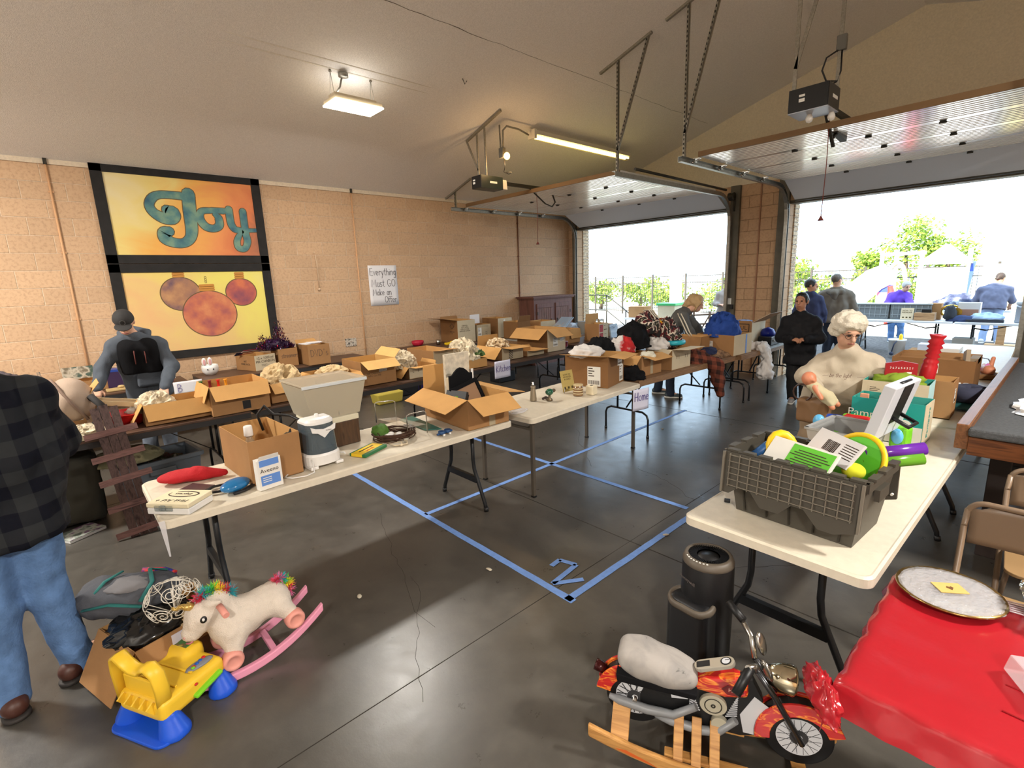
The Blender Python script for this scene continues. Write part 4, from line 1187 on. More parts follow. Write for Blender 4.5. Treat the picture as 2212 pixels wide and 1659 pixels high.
c = carton('carton with two long drooping flaps and white labels at the end of the middle row', 2.52, 6.12, 0.70, 0.42, 0.36, 0.0, flaps={'-y': (128, 0.24), '+x': (122, 0.22), '+y': (100, 0.15)}, face_m=CBW, flm=CBL, m=CBD)
sticker(c, '+x', -0.03, -0.03, 0.11, 0.14, 3); sticker(c, '+x', 0.12, 0.0, 0.09, 0.06, 2)
# --- against the wall
carton('long low brown carton of small trinkets on the wall table at the far left', 0.36, -0.30, 0.6, 0.85, 0.14, 0.0)
carton('flat brown carton panel standing behind the trinket carton by the small picture', 0.22, 0.40, 0.32, 0.42, 0.13, 0.0)
c = carton('cream printed bottle carton holding the little flag on the wall table', 0.37, 2.33, 0.46, 0.32, 0.22, 0.3, m=CB, face_m=CBW)
lettering(c, '+x', '12 x 1000 ml\nMR CHABON', 0.05, 0.0, 0.04); sticker(c, '+x', 0.0, -0.05, 0.16, 0.06, 3, CBW, 'printed_lines', False); lettering(c, '-y', 'NET\nWINE RACK', 0.04, 0.0, 0.0)
c = carton('brown carton marked streamers with purple tinsel piled on top', 0.40, 2.73, 0.34, 0.27, 0.27, 0.02)
lettering(c, '+x', 'streamers', 0.06, -0.10, 0.0, INK, 0.004)
c = carton('brown carton marked DVDs with white sleeves on top, on the wall table', 0.58, 3.10, 0.46, 0.33, 0.30, 0.0, flaps={'-x': (60, 0.1)}, m=CB)
for i, (ch, dx) in enumerate((('D', 0), ('V', .065), ('D', .125), ("'", .2), ('s', .23))): lettering(c, '+x', ch, 0.1, -0.13 + dx, -0.02, INK, 0.005)
c = carton('largest tall brown carton with printed pale front and a left flap on the wall table', 0.35, 6.03, 0.56, 0.42, 0.43, 0.0, m=CBD, face_m=CBW, flaps={'-y': (80, 0.3), '-x': (5, 0.06)}, flm=CB)
lettering(c, '+x', 'ITEM NO.\nQTY: 6 PCS\nN.W. 5.2 KGS\nMADE IN CHINA', 0.034, -0.04, 0.06); sticker(c, '+x', 0.1, -0.14, 0.12, 0.05, 0, CBW, 'printed_barcode')
lettering(c, '-y', 'THIS SIDE\nUP', 0.035, 0.1, -0.02)
mb = MB(); mb.M = face((0.1, -0.211, 0.32), 'y')
for a, b in (((-.07, 0), (0, .05)), ((0, .05), (.07, 0)), ((.07, 0), (0, -.05)), ((0, -.05), (-.07, 0))): mb.bar((*a, 0), (*b, 0), 0.008, 0.001)
obj('printed_diamond', mb, PRINT, c)
c = carton('medium grey brown taped carton with an upright white card, next to the tallest carton', 0.40, 6.47, 0.44, 0.34, 0.31, 0.0, m=CBG, flaps={'-x': (0, 0.02)})
sticker(c, '+x', -0.11, 0.02, 0.09, 0.16, 4); sticker(c, '+x', 0.06, -0.05, 0.06, 0.14, 2, TAPEC, 'tape_strip', False); sticker(c, '+x', 0.03, 0.12, 0.16, 0.04, 0, TAPEC, 'tape_strip', False)
t = obj('white_card', MB().box((0.40, 6.42, 1.155), (0.006, 0.24, 0.18)), PAPERW); tag(t, 'blank white card standing up in the grey brown taped carton', 'card')
c = carton('tall pale fronted carton with two small labels on the wall table near the cabinet', 0.36, 7.04, 0.5, 0.38, 0.395, 0.0, m=CBD, face_m=CBW)
sticker(c, '+x', -0.02, 0.12, 0.05, 0.1, 2); sticker(c, '+x', 0.02, -0.13, 0.06, 0.08, 2)
c = carton('dark brown carton with a white flap standing up beside the wooden cabinet', 0.95, 7.05, 0.42, 0.34, 0.34, 0.0, m=CBD, flaps={'+x': (14, 0.12)}, flm=LABELW)
# --- by the cabinet
c = carton('pale open carton in front of the wooden cabinet doors', 0.98, 7.72, 0.40, 0.44, 0.30, 0.0, face_m=CBW)
c = carton('low white tray of cards in front of the pale open carton', 1.24, 7.72, 0.22, 0.40, 0.20, 0.0, face_m=CBW, m=CBL)
sticker(c, '+x', 0.09, 0.02, 0.18, 0.12, 0, mat('sign_paper_blueish', (206, 220, 234), 0.7), 'white_panel', False)
c = carton('red and white printed drink carton at the end of the middle row', 2.5, 7.62, 0.3, 0.34, 0.31, 0.15, face_m=CBW)
for u, v in ((-.09, .07), (-.09, -.08)):
    sticker(c, '+x', u, v, 0.13, 0.13, 2, mat('carton_red', (170, 52, 58), 0.7), 'red_print', False); sticker(c, '+x', u + .16, v, 0.15, 0.10, 1, CBW, 'printed_barcode')
carton('open brown carton with drooping front flap left of the red and white carton', 2.2, 7.08, 0.44, 0.32, 0.25, 0.05, flaps={'+x': (165, 0.17)})
c = carton('brown carton with an upright back flap and clear jars behind the blue book', 2.18, 8.12, 0.36, 0.42, 0.24, 0.0, flaps={'-x': (0, 0.2)})
# ---------------------------------------------------------------- goods on the tables
def P(name, rgb, rough=0.4, metal=0.0, **k): return mat(name, rgb, rough, metal, **k)
RED = P('toy_red', (196, 30, 34)); BLUE = P('toy_blue', (24, 84, 176)); GRN = P('toy_lime', (110, 190, 40)); YEL = P('toy_yellow', (238, 196, 28)); WHT = P('gloss_white', (228, 226, 222), 0.35)
TEALP = P('teal_print', (24, 150, 142), 0.5); ORA = P('toy_orange', (236, 124, 36)); NAVY = P('navy_cloth', (28, 34, 66), 0.9); BLACKC = P('black_cloth', (20, 20, 22), 0.92, spec=0.15); WHITEC = P('white_cloth', (214, 210, 206), 0.9, spec=0.2, bump=.2, bs=40)
CLEAR = P('clear_plastic', (226, 232, 232), 0.08, trans=0.9, ior=1.2); GLASS = P('clear_glass', (240, 246, 244), 0.03, trans=1.0, ior=1.3); POLY = P('clear_film', (235, 235, 240), 0.12, alpha=0.35, spec=0.9)
def one(name, label, cat, mb, mats, bevel=0.0, group=None, solid=0.0):
    return tag(obj(name, mb, mats, None, bevel, solid), label, cat, group)
# first aid kit
t = thing('first_aid_kit', 'flat white metal first aid box with clear latch at the corner of near white table', 'first aid kit', (5.165, 0.585, TZ), rad(41))
obj('box', MB().box((0, 0, 0.017), (0.24, 0.18, 0.034)), WHT, t, 0.005)
obj('lid', MB().box((0, 0, 0.049), (0.242, 0.182, 0.026)), P('kit_cream', (226, 214, 180), 0.4), t, 0.005)
obj('latch', MB().box((-0.02, -0.094, 0.035), (0.1, 0.008, 0.03)).box((-0.02, -0.1, 0.04), (0.03, 0.012, 0.028)), CLEAR, t, 0.002)
mb = MB().at((0, 0, 0.0625), PI); mb.text('First Aid +', 0.042, (0, 0.052, 0), shear=0.2); mb.text('Express', 0.032, (0, -0.03, 0), shear=0.2); mb.ribbon(arc(0, -0.03, 0.085, 0.034, -20, 310, 26), [0.003 + 0.007 * abs(math.sin(i * PI / 27)) for i in range(27)], 0.0006)
obj('lettering', mb, PRINT, t)
one('booklet', 'dark glossy booklet lying between the first aid box and red pouch', 'booklet', MB().at((4.96, .66, TZ), .6).box((0, 0, .004), (.16, .2, .008)), P('booklet_dark', (72, 60, 60), .3))
V = SD(.03); V.el((0, -.06, .035), (.085, .13, .034)).rc((0, .02, .03), (.02, .17, .022), .05, .02).clip((0, 0, 0), (0, 0, -1))
o = sdobj('felt_pouch', V, P('felt_red', (176, 22, 30), .85, bump=.3, bs=200), None, .008, .003, 18); o.location = (4.76, .72, TZ + .004); o.rotation_euler = (0, 0, -.35)
tag(o, 'red soft pouch lying flat at the near end of the white table', 'pouch')
t = thing('swim_goggles', 'blue padded goggles with black strap beside the first aid box', 'goggles', (5.14, 0.86, TZ), .5)
V = SD(.02); V.el((0, 0, .035), (.06, .09, .035)).clip((0, 0, 0), (0, 0, -1)); sdobj('lens_shell', V, P('goggle_blue', (30, 108, 164), .15, spec=.7), t, .006)
obj('strap', MB().tube([(-.05, -.05, .012), (-.12, -.12, .014), (-.16, -.02, .012), (-.1, .06, .012)], .014, 6, sq=.5).tube([(.05, -.06, .01), (.07, 0, .01), (.05, .08, .01), (0, .12, .012), (-.04, .1, .012)], .014, 6, sq=.6).tube([(.03, .09, .014), (.05, .13, .016), (.0, .15, .014)], .013, 6, sq=.5), P('rubber_black', (22, 22, 24), .6), t)
# skin care carton
t = thing('skin_care_carton', 'small blue and white skin care carton standing before the tall brown carton', 'box', (5.235, 1.02, TZ), 0.12)
t['dims'] = (0.05, 0.135, 0.185)
mb = MB().mat(0).box((0, 0, .09), (.05, .135, .18)); mb.mat(1)
mb.M = face((0.0256, 0, .055)); mb.box((0, 0, 0), (.11, .06, .001)); mb.M = face((.0256, 0, .158)); mb.box((0, 0, 0), (.11, .038, .001))
mb.M = face((0.0262, 0, .055)); mb.mat(0); [mb.box((-.02, .015 - .012 * i, 0), (.05, .004, .001)) for i in range(3)]
BLUEP = P('pack_blue', (96, 138, 206), .5)
obj('body', mb, [P('pack_white', (226, 222, 214), .5), BLUEP], t)
mb = MB(); mb.M = face((.0258, -.055, .112)); mb.text('Aveeno', .034, (0, 0, 0), align='LEFT'); obj('lettering', mb, PRINT, t)
obj('flap', MB().plate([(.024, -.06, .18), (.024, .06, .18), (.035, .055, .205), (.035, -.055, .205)], .001), P('pack_white', (226, 222, 214)), t)
# bottles in the tall carton
t = thing('lotion_bottle', 'clear bottle with white cap inside the tall brown carton', 'bottle', (4.92, 1.02, TZ + .006))
obj('bottle', MB().lathe([(.03, 0), (.034, .02), (.034, .19), (.018, .225), (.018, .24)], 18), P('bottle_amber', (196, 172, 140), .2, trans=.5), t); obj('cap', MB().lathe([(.024, .24), (.027, .245), (.025, .30), (.022, .305)], 18), WHT, t)
t = thing('pump_bottle', 'white pump bottle lying tilted inside the tall brown carton', 'bottle', (4.98, 1.12, TZ + .17))
b = obj('bottle', MB().at(rx=rad(-62), rz=-.3).lathe([(.03, -.12), (.036, -.1), (.036, .05), (.02, .075)], 18), WHT, t); obj('pump', MB().at(rx=rad(-62), rz=-.3).lathe([(.016, .075), (.016, .12), (.008, .13), (.03, .16), (0, .17)], 14), BLK, t)
one('black_hose', 'black curled hose standing out of the tall brown carton', 'hose', MB().tube([(4.72, 1.16, .95), (4.70, 1.14, 1.06), (4.74, 1.18, 1.12), (4.78, 1.22, 1.06), (4.86, 1.3, 1.05), (5.0, 1.34, 1.02), (5.04, 1.3, .9)], .009, 8), BLK)
# humidifier
t = thing('humidifier', 'white humidifier with a smoky blue tank on the near white table', 'humidifier', (5.08, 1.39, TZ), 0.06)
def dshape(w, d, n=14):
    return [(-d / 2, -w / 2)] + [(d / 2 * math.cos(a) ** .7 if math.cos(a) > 0 else 0, w / 2 * math.sin(a)) for a in [rad(-90 + 180 * i / n) for i in range(1, n)]] + [(-d / 2, w / 2)]
def dloft(levels, mb=None):
    mb = mb or MB(); vs = []; n = None
    for w, d, z in levels:
        p = dshape(w, d); n = len(p); vs += [(a, b, z) for a, b in p]
    L = len(levels)
    mb.add(vs, [(k * n + i, k * n + (i + 1) % n, (k + 1) * n + (i + 1) % n, (k + 1) * n + i) for k in range(L - 1) for i in range(n)] + [tuple(range(n))[::-1], tuple(range((L - 1) * n, L * n))], True)
    return mb
obj('base', dloft([(.23, .2, .02), (.232, .2, .08), (.215, .185, .095)]).box((.02, -.085, .01), (.14, .05, .02)).box((.02, .085, .01), (.14, .05, .02)), WHT, t, .004)
obj('tank', dloft([(.21, .185, .095), (.195, .17, .2), (.185, .16, .285)]), P('smoky_tank', (112, 126, 134), .08, trans=.55, spec=.7), t)
obj('water_shell', MB().box((-.02, 0, .17), (.09, .1, .13)).tube([(.03, -.03, .1), (.03, -.04, .16), (.03, -.03, .22)], .01, 8), P('smoky_inner', (66, 80, 90), .3), t, .01)
obj('top', dloft([(.19, .165, .283), (.186, .16, .30), (.16, .13, .315), (.1, .08, .322)]).lathe([(.014, .32), (.012, .34), (0, .342)], 12), WHT, t, .003)
mb = MB(); mb.M = face((.079, 0, .25)); V = [(-.082, .028), (-.05, .012), (0, .002), (.05, .012), (.082, .028), (.075, -.01), (.04, -.02), (.0, -.055), (-.04, -.02), (-.075, -.01)]
mb.prism(V, 0, .012); obj('front_panel', mb, WHT, t, .002)
mb = MB(); mb.M = face((.0915, .03, .242)); mb.text('Holmes', .012); obj('lettering', mb, PRINT, t)
obj('power_cord', MB().tube([(-.02, -.115, .06), (.0, -.16, .06), (.02, -.2, .02), (.07, -.27, .004), (.12, -.24, .004), (.15, -.17, .004), (.13, -.11, .004), (.1, -.1, .05), (.08, -.1, .07)], .0045, 6).tube([(.03, .115, .05), (.05, .14, .05), (.06, .14, .04)], .005, 6), WHT, t)
# clear hinged bin on wood grain base
t = thing('storage_bin', 'tall clear plastic bin with a lid and wood grain base behind the humidifier', 'bin', (4.62, 1.6, TZ), 0.03)
WG = wood_mat('wood_grain_base', (86, 62, 42), (58, 42, 30), 3, 2)
obj('base', MB().mat(0).box((.02, .03, .09), (.4, .3, .18)).mat(1).box((.02, .03, .2), (.405, .305, .04)), [WG, P('cream_band', (214, 208, 184), .5)], t, .004)
bin_ = MB(); f0, f1 = (.17, .17), (.2, .225)
ring = lambda a, b, z: [(-a, -b, z), (a, -b, z), (a, b, z), (-a, b, z)]
vs = ring(.175, .175, .0) + ring(.2, .23, .24); bin_.M = Matrix.Translation((.02, .03, .222))
bin_.add(vs, [(0, 1, 5, 4), (1, 2, 6, 5), (2, 3, 7, 6), (3, 0, 4, 7), (3, 2, 1, 0)])
BINM = P('frosted_plastic', (200, 190, 168), .18, alpha=.6, spec=.6)
obj('container', bin_, BINM, t, solid=.004)
obj('divider', MB().box((.02, .045, .34), (.36, .004, .22)).box((.18, .01, .335), (.004, .3, .003)), P('divider_grey', (150, 146, 132), .4), t)
obj('lid', MB().mat(0).box((.02, .03, .478), (.42, .48, .014)).mat(1).box((.228, .03, .470), (.01, .482, .022)), [BINM, P('lid_rim', (206, 212, 214), .2, spec=.8)], t, .003)
obj('paper_strip', MB().at((.175, .12, .35), rx=rad(-35)).box((0, 0, 0), (.003, .03, .13)), P('strip_cream', (220, 212, 176)), t)
# coloured pencils, headband, nest, rack, glass
t = thing('pencil_pack', 'yellow and green carton of coloured pencils on the near white table', 'pencil pack', (5.10, 1.715, TZ), rad(115))
mb = MB().mat(0).box((0, 0, .01), (.235, .13, .02)).mat(1).box((0, -.052, .0105), (.2355, .03, .02)).box((0, .06, .0105), (.2355, .012, .02)).mat(2).box((0, .02, .0205), (.15, .012, .001))
obj('body', mb, [P('pack_yellow', (236, 196, 40), .4), P('pack_green', (40, 110, 66), .4), BLK], t, .002)
mb = MB().at((0, -.012, .0207), 0); mb.text('pencils', .034); obj('lettering', mb, P('pack_red', (190, 60, 40)), t)
one('headband', 'cream elastic bands lying beside the pencil carton', 'headband', MB().tube([(5.03, 1.86, TZ + .006), (5.02, 1.98, TZ + .006), (5.1, 2.02, TZ + .006), (5.17, 1.98, TZ + .006), (5.15, 1.9, TZ + .008), (5.08, 1.88, TZ + .01), (5.12, 1.97, TZ + .012), (5.18, 1.93, TZ + .008)], .009, 6, sq=.4), P('elastic_cream', (222, 206, 176), .8))
t = thing('twig_nest', 'dark twig nest with white eggs and a green cloth leaf on the near table', 'nest', (4.97, 1.99, TZ))
mb = MB(); rnd = random.Random(4)
for i in range(46):
    a0 = rnd.random() * 6.3; r0 = .10 + .045 * rnd.random(); zz = .008 + .05 * rnd.random()
    mb.tube([((r0 + .012 * rnd.random()) * math.cos(a0 + q * .35), (r0 * 1.15) * math.sin(a0 + q * .35), zz + .01 * rnd.random()) for q in range(6)], .004, 5)
obj('twigs', mb, P('twig_brown', (70, 46, 32), .9), t)
for i, (x, y) in enumerate(((-.03, -.01), (.02, .03), (.0, -.05))): obj('egg', MB().ell((x, y, .03), (.02, .028, .02), 12, 8), WHT, t)
obj('leaf', MB().at((-.08, -.07, .045)).blob((0, 0, 0), (.06, .065, .06), 5, .5, 2.4, 24, 14), P('leaf_green', (74, 112, 40), .7), t)
t = thing('wire_rack', 'clear acrylic tray between two bright wire hoops behind the twig nest', 'rack', (0, 0, 0))
for k, pp in enumerate((((4.46, 2.11), (4.53, 2.26)), ((5.02, 2.08), (5.04, 2.24)))):
    (xa, ya), (xb, yb) = pp
    obj('hoop', MB().tube([(xa, ya, TZ), (xa, ya, TZ + .165), (xa + .01, ya + .015, TZ + .178), (xb - .01, yb - .015, TZ + .178), (xb, yb, TZ + .165), (xb, yb, TZ)], .004, 6), CHROME, t)
obj('tray', MB().plate([(4.47, 2.12, TZ + .03), (5.02, 2.09, TZ + .07), (5.04, 2.23, TZ + .07), (4.54, 2.25, TZ + .03)], .003), P('acrylic_sheet', (228, 220, 206), .05, alpha=.25, spec=.8), t)
one('glass_plate', 'sea green glass plate leaning behind the acrylic tray', 'plate', MB().plate([(4.55, 2.28, TZ + .002), (4.98, 2.26, TZ + .002), (5.06, 2.36, TZ + .004), (4.56, 2.40, TZ + .01)], .006), P('sea_glass', (60, 128, 118), .08, trans=.3))
t = thing('toy_glasses', 'small dark blue toy goggles before the flapped carton', 'toy', (5.18, 2.32, TZ), 0.1)
for y in (-.045, .015): obj('lens_cup', MB().tube([(0, y, .012), (0, y, .034)], .027, 10), P('goggle_navy', (38, 74, 120), .5), t); obj('peg', MB().box((.028, y, .008), (.01, .016, .014)), WHT, t)
obj('bridge', MB().box((0, -.015, .016), (.014, .15, .014)), P('goggle_navy', (38, 74, 120)), t, .003)
# frames in the flapped carton
t = thing('chalkboard_frame', 'black arch topped frame standing in the flapped carton', 'frame', (4.86, 2.72, TZ + .01), 0.0)
arch = [(-.12, 0), (.12, 0), (.12, .36)] + [(x, .36 + .06 * math.cos(x / .09 * PI / 2)) for x in (.09, .06, .03, 0, -.03, -.06, -.09)] + [(-.12, .36)]
obj('panel', MB().prism(arch, -.008, .01, 0), BLACKC, t); obj('backing', MB().box((-.03, -.10, .17), (.04, .03, .34)), P('cream_wood', (206, 190, 160)), t); obj('side_post', MB().box((-.0, .128, .26), (.02, .012, .26)), WHT, t)
t = thing('tilted_picture', 'black rectangular picture frame tilted in the flapped carton', 'frame', (5.02, 2.76, TZ + .02), 0.0)
mb = MB().at((0, 0, .0), ry=rad(-20), rx=rad(12))
for c, d in (((0, 0, .29), (.02, .3, .035)), ((0, 0, .02), (.02, .3, .035)), ((0, -.14, .155), (.02, .03, .24)), ((0, .14, .155), (.02, .03, .24))): mb.box(c, d)
obj('moulding', mb, BLACKC, t); obj('backing', MB().at(ry=rad(-20), rx=rad(12)).box((-.006, 0, .155), (.006, .26, .24)), P('mdf_brown', (150, 118, 90), .8), t)
one('album', 'black album lying open edged in the flapped carton', 'album', MB().at((5.0, 2.56, TZ + .2), .3, rx=rad(-25)).box((0, 0, 0), (.2, .03, .14)).box((0, .03, -.01), (.19, .012, .13)), P('album_black', (26, 26, 26), .5))
one('sign_stack', 'pale printed wooden sign standing behind the black arch frame', 'sign', MB().at((4.70, 2.80, TZ + .25)).box((0, 0, .08), (.03, .26, .4)), P('sign_distressed', (206, 196, 176), .7, var=.2, vs=25))
one('green_leaf_scrap', 'bright green plastic leaf in the corner of the flapped carton', 'leaf', MB().at((5.02, 2.5, TZ + .19)).blob((0, 0, 0), (.05, .06, .05), 8, .6, 2), P('leaf_bright', (118, 160, 70), .4))
# second table
t = thing('soap_bottle', 'pewter soap pump bottle standing on the second white table', 'bottle', (4.93, 3.52, TZ - .005))
obj('bottle', MB().lathe([(.033, 0), (.034, .01), (.024, .11), (.02, .125), (.024, .13), (.024, .145)], 18), P('pewter', (150, 138, 118), .35, .5), t); obj('pump', MB().lathe([(.012, .145), (.014, .16), (.006, .165), (.012, .18), (0, .185)], 12), CHROME, t)
t = thing('figurine', 'green beaded turtle ornament on a small stand on the second white table', 'ornament', (5.05, 3.62, TZ - .005), 0)
obj('shell', MB().ell((0, 0, .085), (.035, .045, .032), 14, 10), P('bead_green', (28, 86, 62), .15, spec=.8), t); obj('head', MB().ell((0, .06, .09), (.018, .022, .018), 10, 8), P('bead_brown', (84, 70, 52), .3), t); obj('stand', MB().lathe([(.03, 0), (.03, .015), (.012, .03), (.012, .06)], 12), P('stand_metal', (118, 104, 84), .4, .6), t)
one('keys', 'small dark key ring lying between soap bottle and turtle ornament', 'keys', MB().at((4.97, 3.6, TZ - .003)).tube([(0, 0, .006), (.02, .03, .02), (.03, .06, .006)], .012, 6).ell((.05, .02, .012), (.03, .012, .012), 8, 6), P('key_dark', (70, 58, 52), .5))
t = thing('stand_sign', 'khaki printed card leaning on a clip on the second white table', 'sign', (4.93, 4.02, TZ - .005), -.1)
mb = MB().at((0, 0, .115), ry=rad(-14)); mb.box((0, 0, 0), (.003, .17, .215)); obj('card', mb, P('khaki_card', (176, 156, 92), .7), t)
mb = MB().at((0, 0, .115), ry=rad(-14)); B0 = mb.M.copy(); mb.M = B0 @ face((.0022, 0, 0)); mb.text('HOW TO\nREORDER\nA CARD', .024, (0, .04, 0))
for x in (-.05, 0, .05): mb.box((x, -.07, 0), (.024, .024, .0006))
obj('lettering', mb, P('khaki_ink', (76, 66, 38)), t); obj('clip', MB().tube([(.02, -.07, 0), (.015, -.07, .04), (.02, -.06, .055), (.03, -.07, .04), (.035, -.075, 0)], .004, 6), CHROME, t)
t = thing('jar_candle', 'round glass jar candle banded in brown beside the khaki card', 'candle', (5.12, 3.96, TZ - .005))
obj('jar', MB().lathe([(.048, 0), (.05, .005), (.05, .1), (.045, .104)], 22), P('jar_glass', (126, 96, 66), .12, spec=.7), t)
for z in (.02, .045, .07): obj('band', MB().lathe([(.0506, z), (.0506, z + .008)], 22), P('jar_band', (206, 190, 150), .4), t)
obj('lid', MB().lathe([(.05, .1), (.05, .112), (.04, .116), (0, .117)], 20), P('jar_lid', (190, 170, 130), .3), t)
t = thing('cube_holder', 'white square dispenser with a slot beside the jar candle', 'holder', (5.19, 4.085, TZ - .005), .15)
obj('body', MB().box((0, 0, .045), (.085, .085, .09)), P('cube_ivory', (224, 210, 178), .4), t, .004); obj('slot', MB().ell((0, 0, .0902), (.014, .022, .001), 10, 4), BLK, t)
one('plastic_bag', 'small clear zip bag lying at the near corner of second white table', 'bag', MB().at((5.13, 3.14, TZ - .003), .2).blob((0, 0, .006), (.06, .11, .012), 3, .4, 2, 20, 8), POLY)
one('shell_trinket', 'small red and white trinket at the far edge of the second white table', 'trinket', MB().at((4.72, 3.22, TZ)).blob((0, 0, .01), (.03, .04, .035), 2, .6, 3, 16, 10), ramp_mat('trinket', [(.4, (120, 60, 50)), (.5, (220, 200, 190))], 30))
one('glass_stopper', 'clear glass stopper lying beside the red and white trinket', 'stopper', MB().at((4.8, 3.3, TZ), .6).tube([(0, 0, .012), (.06, 0, .012)], .012, 10), GLASS)
# clothes
def cloth(label, c, r, m, seed, amp=.45, fr=2.0, rz=0.0, group=None, name='clothes_pile', cat='clothes', n=44, k=24, ridge=False):
    o = obj(name, MB().at(c, rz).blob((0, 0, 0), r, seed, amp, fr, n, k, ridge, True), m)
    return tag(o, label, cat, group)
cloth('folded white shirts filling the large shipping carton', (4.82, 4.46, 1.06), (.16, .2, .10), WHITEC, 11)
cloth('black shirt slumped over the back of the shipping carton', (4.70, 4.86, 1.04), (.16, .16, .16), BLACKC, 12)
cloth('white and red shirt bundled behind the black shirt', (4.80, 5.14, 1.02), (.15, .16, .16), ramp_mat('white_red_cloth', [(.3, (214, 208, 204)), (.56, (214, 208, 204)), (.6, (176, 34, 36))], 2.6, .9), 13)
cloth('black sweatshirt mound on the taped carton', (4.76, 5.44, 1.06), (.2, .2, .26), BLACKC, 14)
cloth('black trousers spilled between the shipping carton and the taped carton', (5.06, 4.98, .75), (.16, .13, .12), BLACKC, 15)
cloth('white shirt hanging out of the taped carton front', (5.1, 5.24, .96), (.09, .1, .07), P('cream_cloth', (206, 204, 186), .9), 16)
CAMO = ramp_mat('sport_print', [(.36, (30, 26, 26)), (.44, (92, 30, 34)), (.5, (208, 196, 176)), (.54, (30, 28, 28)), (.62, (66, 60, 40)), (.68, (214, 204, 190))], 7, .85, (1, 1, 1), 3, 1.2, constant=True)
BAND = mat('stripe_cream', (214, 204, 184), .85)
t = thing('sports_jacket', 'dark sports jacket with cream stripes rolled on top of the clothes pile', 'clothes', (4.72, 5.78, 1.2))
obj('body', MB().at((0, 0, 0), .5, rx=rad(20)).blob((0, 0, .04), (.17, .2, .2), 21, .3, 1.6, 44, 26), CAMO, t)
for k in range(3): obj('stripe', MB().tube([(.165, -.05 + k * .045, .0), (.14, -.02 + k * .04, .16), (.04, .0 + k * .04, .255), (-.06, .03 + k * .03, .24)], .015, 6, sq=.4), BAND, t)
mb = MB(); mb.M = Matrix.Translation((.185, -.13, .06)) @ Matrix.Rotation(.25, 4, 'Z') @ face((0, 0, 0)) @ Matrix.Rotation(rad(-50), 4, 'Z'); mb.text('EV', .12, depth=.004); obj('lettering', mb, BAND, t)
cloth('red and black printed blanket with cream curls draped down the clothes pile', (4.86, 6.0, 1.02), (.2, .24, .3), CAMO, 22, .4, 2.4)
cloth('yellow and red striped scarf on top of the printed blanket', (4.82, 5.98, 1.27), (.1, .14, .07), ramp_mat('scarf', [(.4, (150, 30, 34)), (.5, (226, 190, 40)), (.6, (190, 50, 40))], 12, .9, constant=True), 23, .3)
cloth('white sleeve under the striped jacket on the clothes pile', (4.92, 5.72, 1.0), (.14, .13, .13), WHITEC, 24)
cloth('grey denim bundle behind the turquoise toy', (4.66, 6.32, .93), (.16, .2, .18), P('denim_grey', (78, 84, 94), .9, bump=.2), 25)
t = thing('toy_visor', 'turquoise plastic toy visor on the pale printed carton', 'toy', (5.0, 6.0, 1.02))
obj('rim', MB().tube([(.1 * math.cos(a * PI / 8), .13 * math.sin(a * PI / 8), .02) for a in range(16)], .032, 8, True), P('turquoise', (44, 166, 182), .35), t); obj('lens', MB().ell((0.02, 0, .02), (.085, .1, .02), 16, 8), P('visor_green', (22, 92, 84), .15, spec=.7), t)
# plaid shirts
PLB = check_mat('plaid_brown', (122, 66, 50), (54, 36, 32), .11, ((.7, .7, 0), (0, .3, 1)))
PLT = check_mat('plaid_tan', (150, 120, 92), (104, 82, 66), .09, ((1, .2, 0), (0, 1, .4)))
t = thing('plaid_shirt', 'brown plaid shirt draped over the table edge with one sleeve hanging low', 'clothes', (0, 0, 0))
obj('body', MB().at((5.1, 6.42, .75)).blob((0, 0, 0), (.15, .22, .15), 31, .4, 2.2, 40, 20), PLB, t)
V = SD(.05); V.rc((5.22, 6.42, .78), (5.31, 6.5, .70), .06, .10).rc((5.31, 6.5, .70), (5.345, 6.54, .5), .10, .075).rc((5.345, 6.54, .5), (5.36, 6.57, .31), .075, .05)
sdobj('sleeve', V, PLB, t, .014, .018, 12, 3)
cloth('tan plaid shirt lying flat towards the blue cloth carton', (5.1, 6.96, .75), (.14, .27, .08), PLT, 32, .5, 2.6)
cloth('navy folded shirt on top of the brown plaid shirt', (5.16, 6.6, .84), (.1, .16, .08), NAVY, 33, .3)
cloth('mound of royal blue cloth rising out of the carton with blue tape', (4.98, 7.36, 1.0), (.22, .24, .28), P('royal_cloth', (24, 62, 138), .8, bump=.3, bs=30), 34, .5, 2.4, ridge=True)
t = thing('white_towel', 'white towel knotted over the table edge and hanging beside the blue tape carton', 'towel', (0, 0, 0))
V = SD(.05); V.rc((5.1, 7.9, .80), (5.36, 7.9, .78), .06, .07).rc((5.36, 7.9, .78), (5.42, 7.92, .62), .08, .055).rc((5.42, 7.92, .62), (5.42, 7.84, .42), .06, .11).rc((5.42, 7.92, .62), (5.43, 7.98, .36), .06, .07)
sdobj('body', V, WHITEC, t, .012, .034, 15, 4)
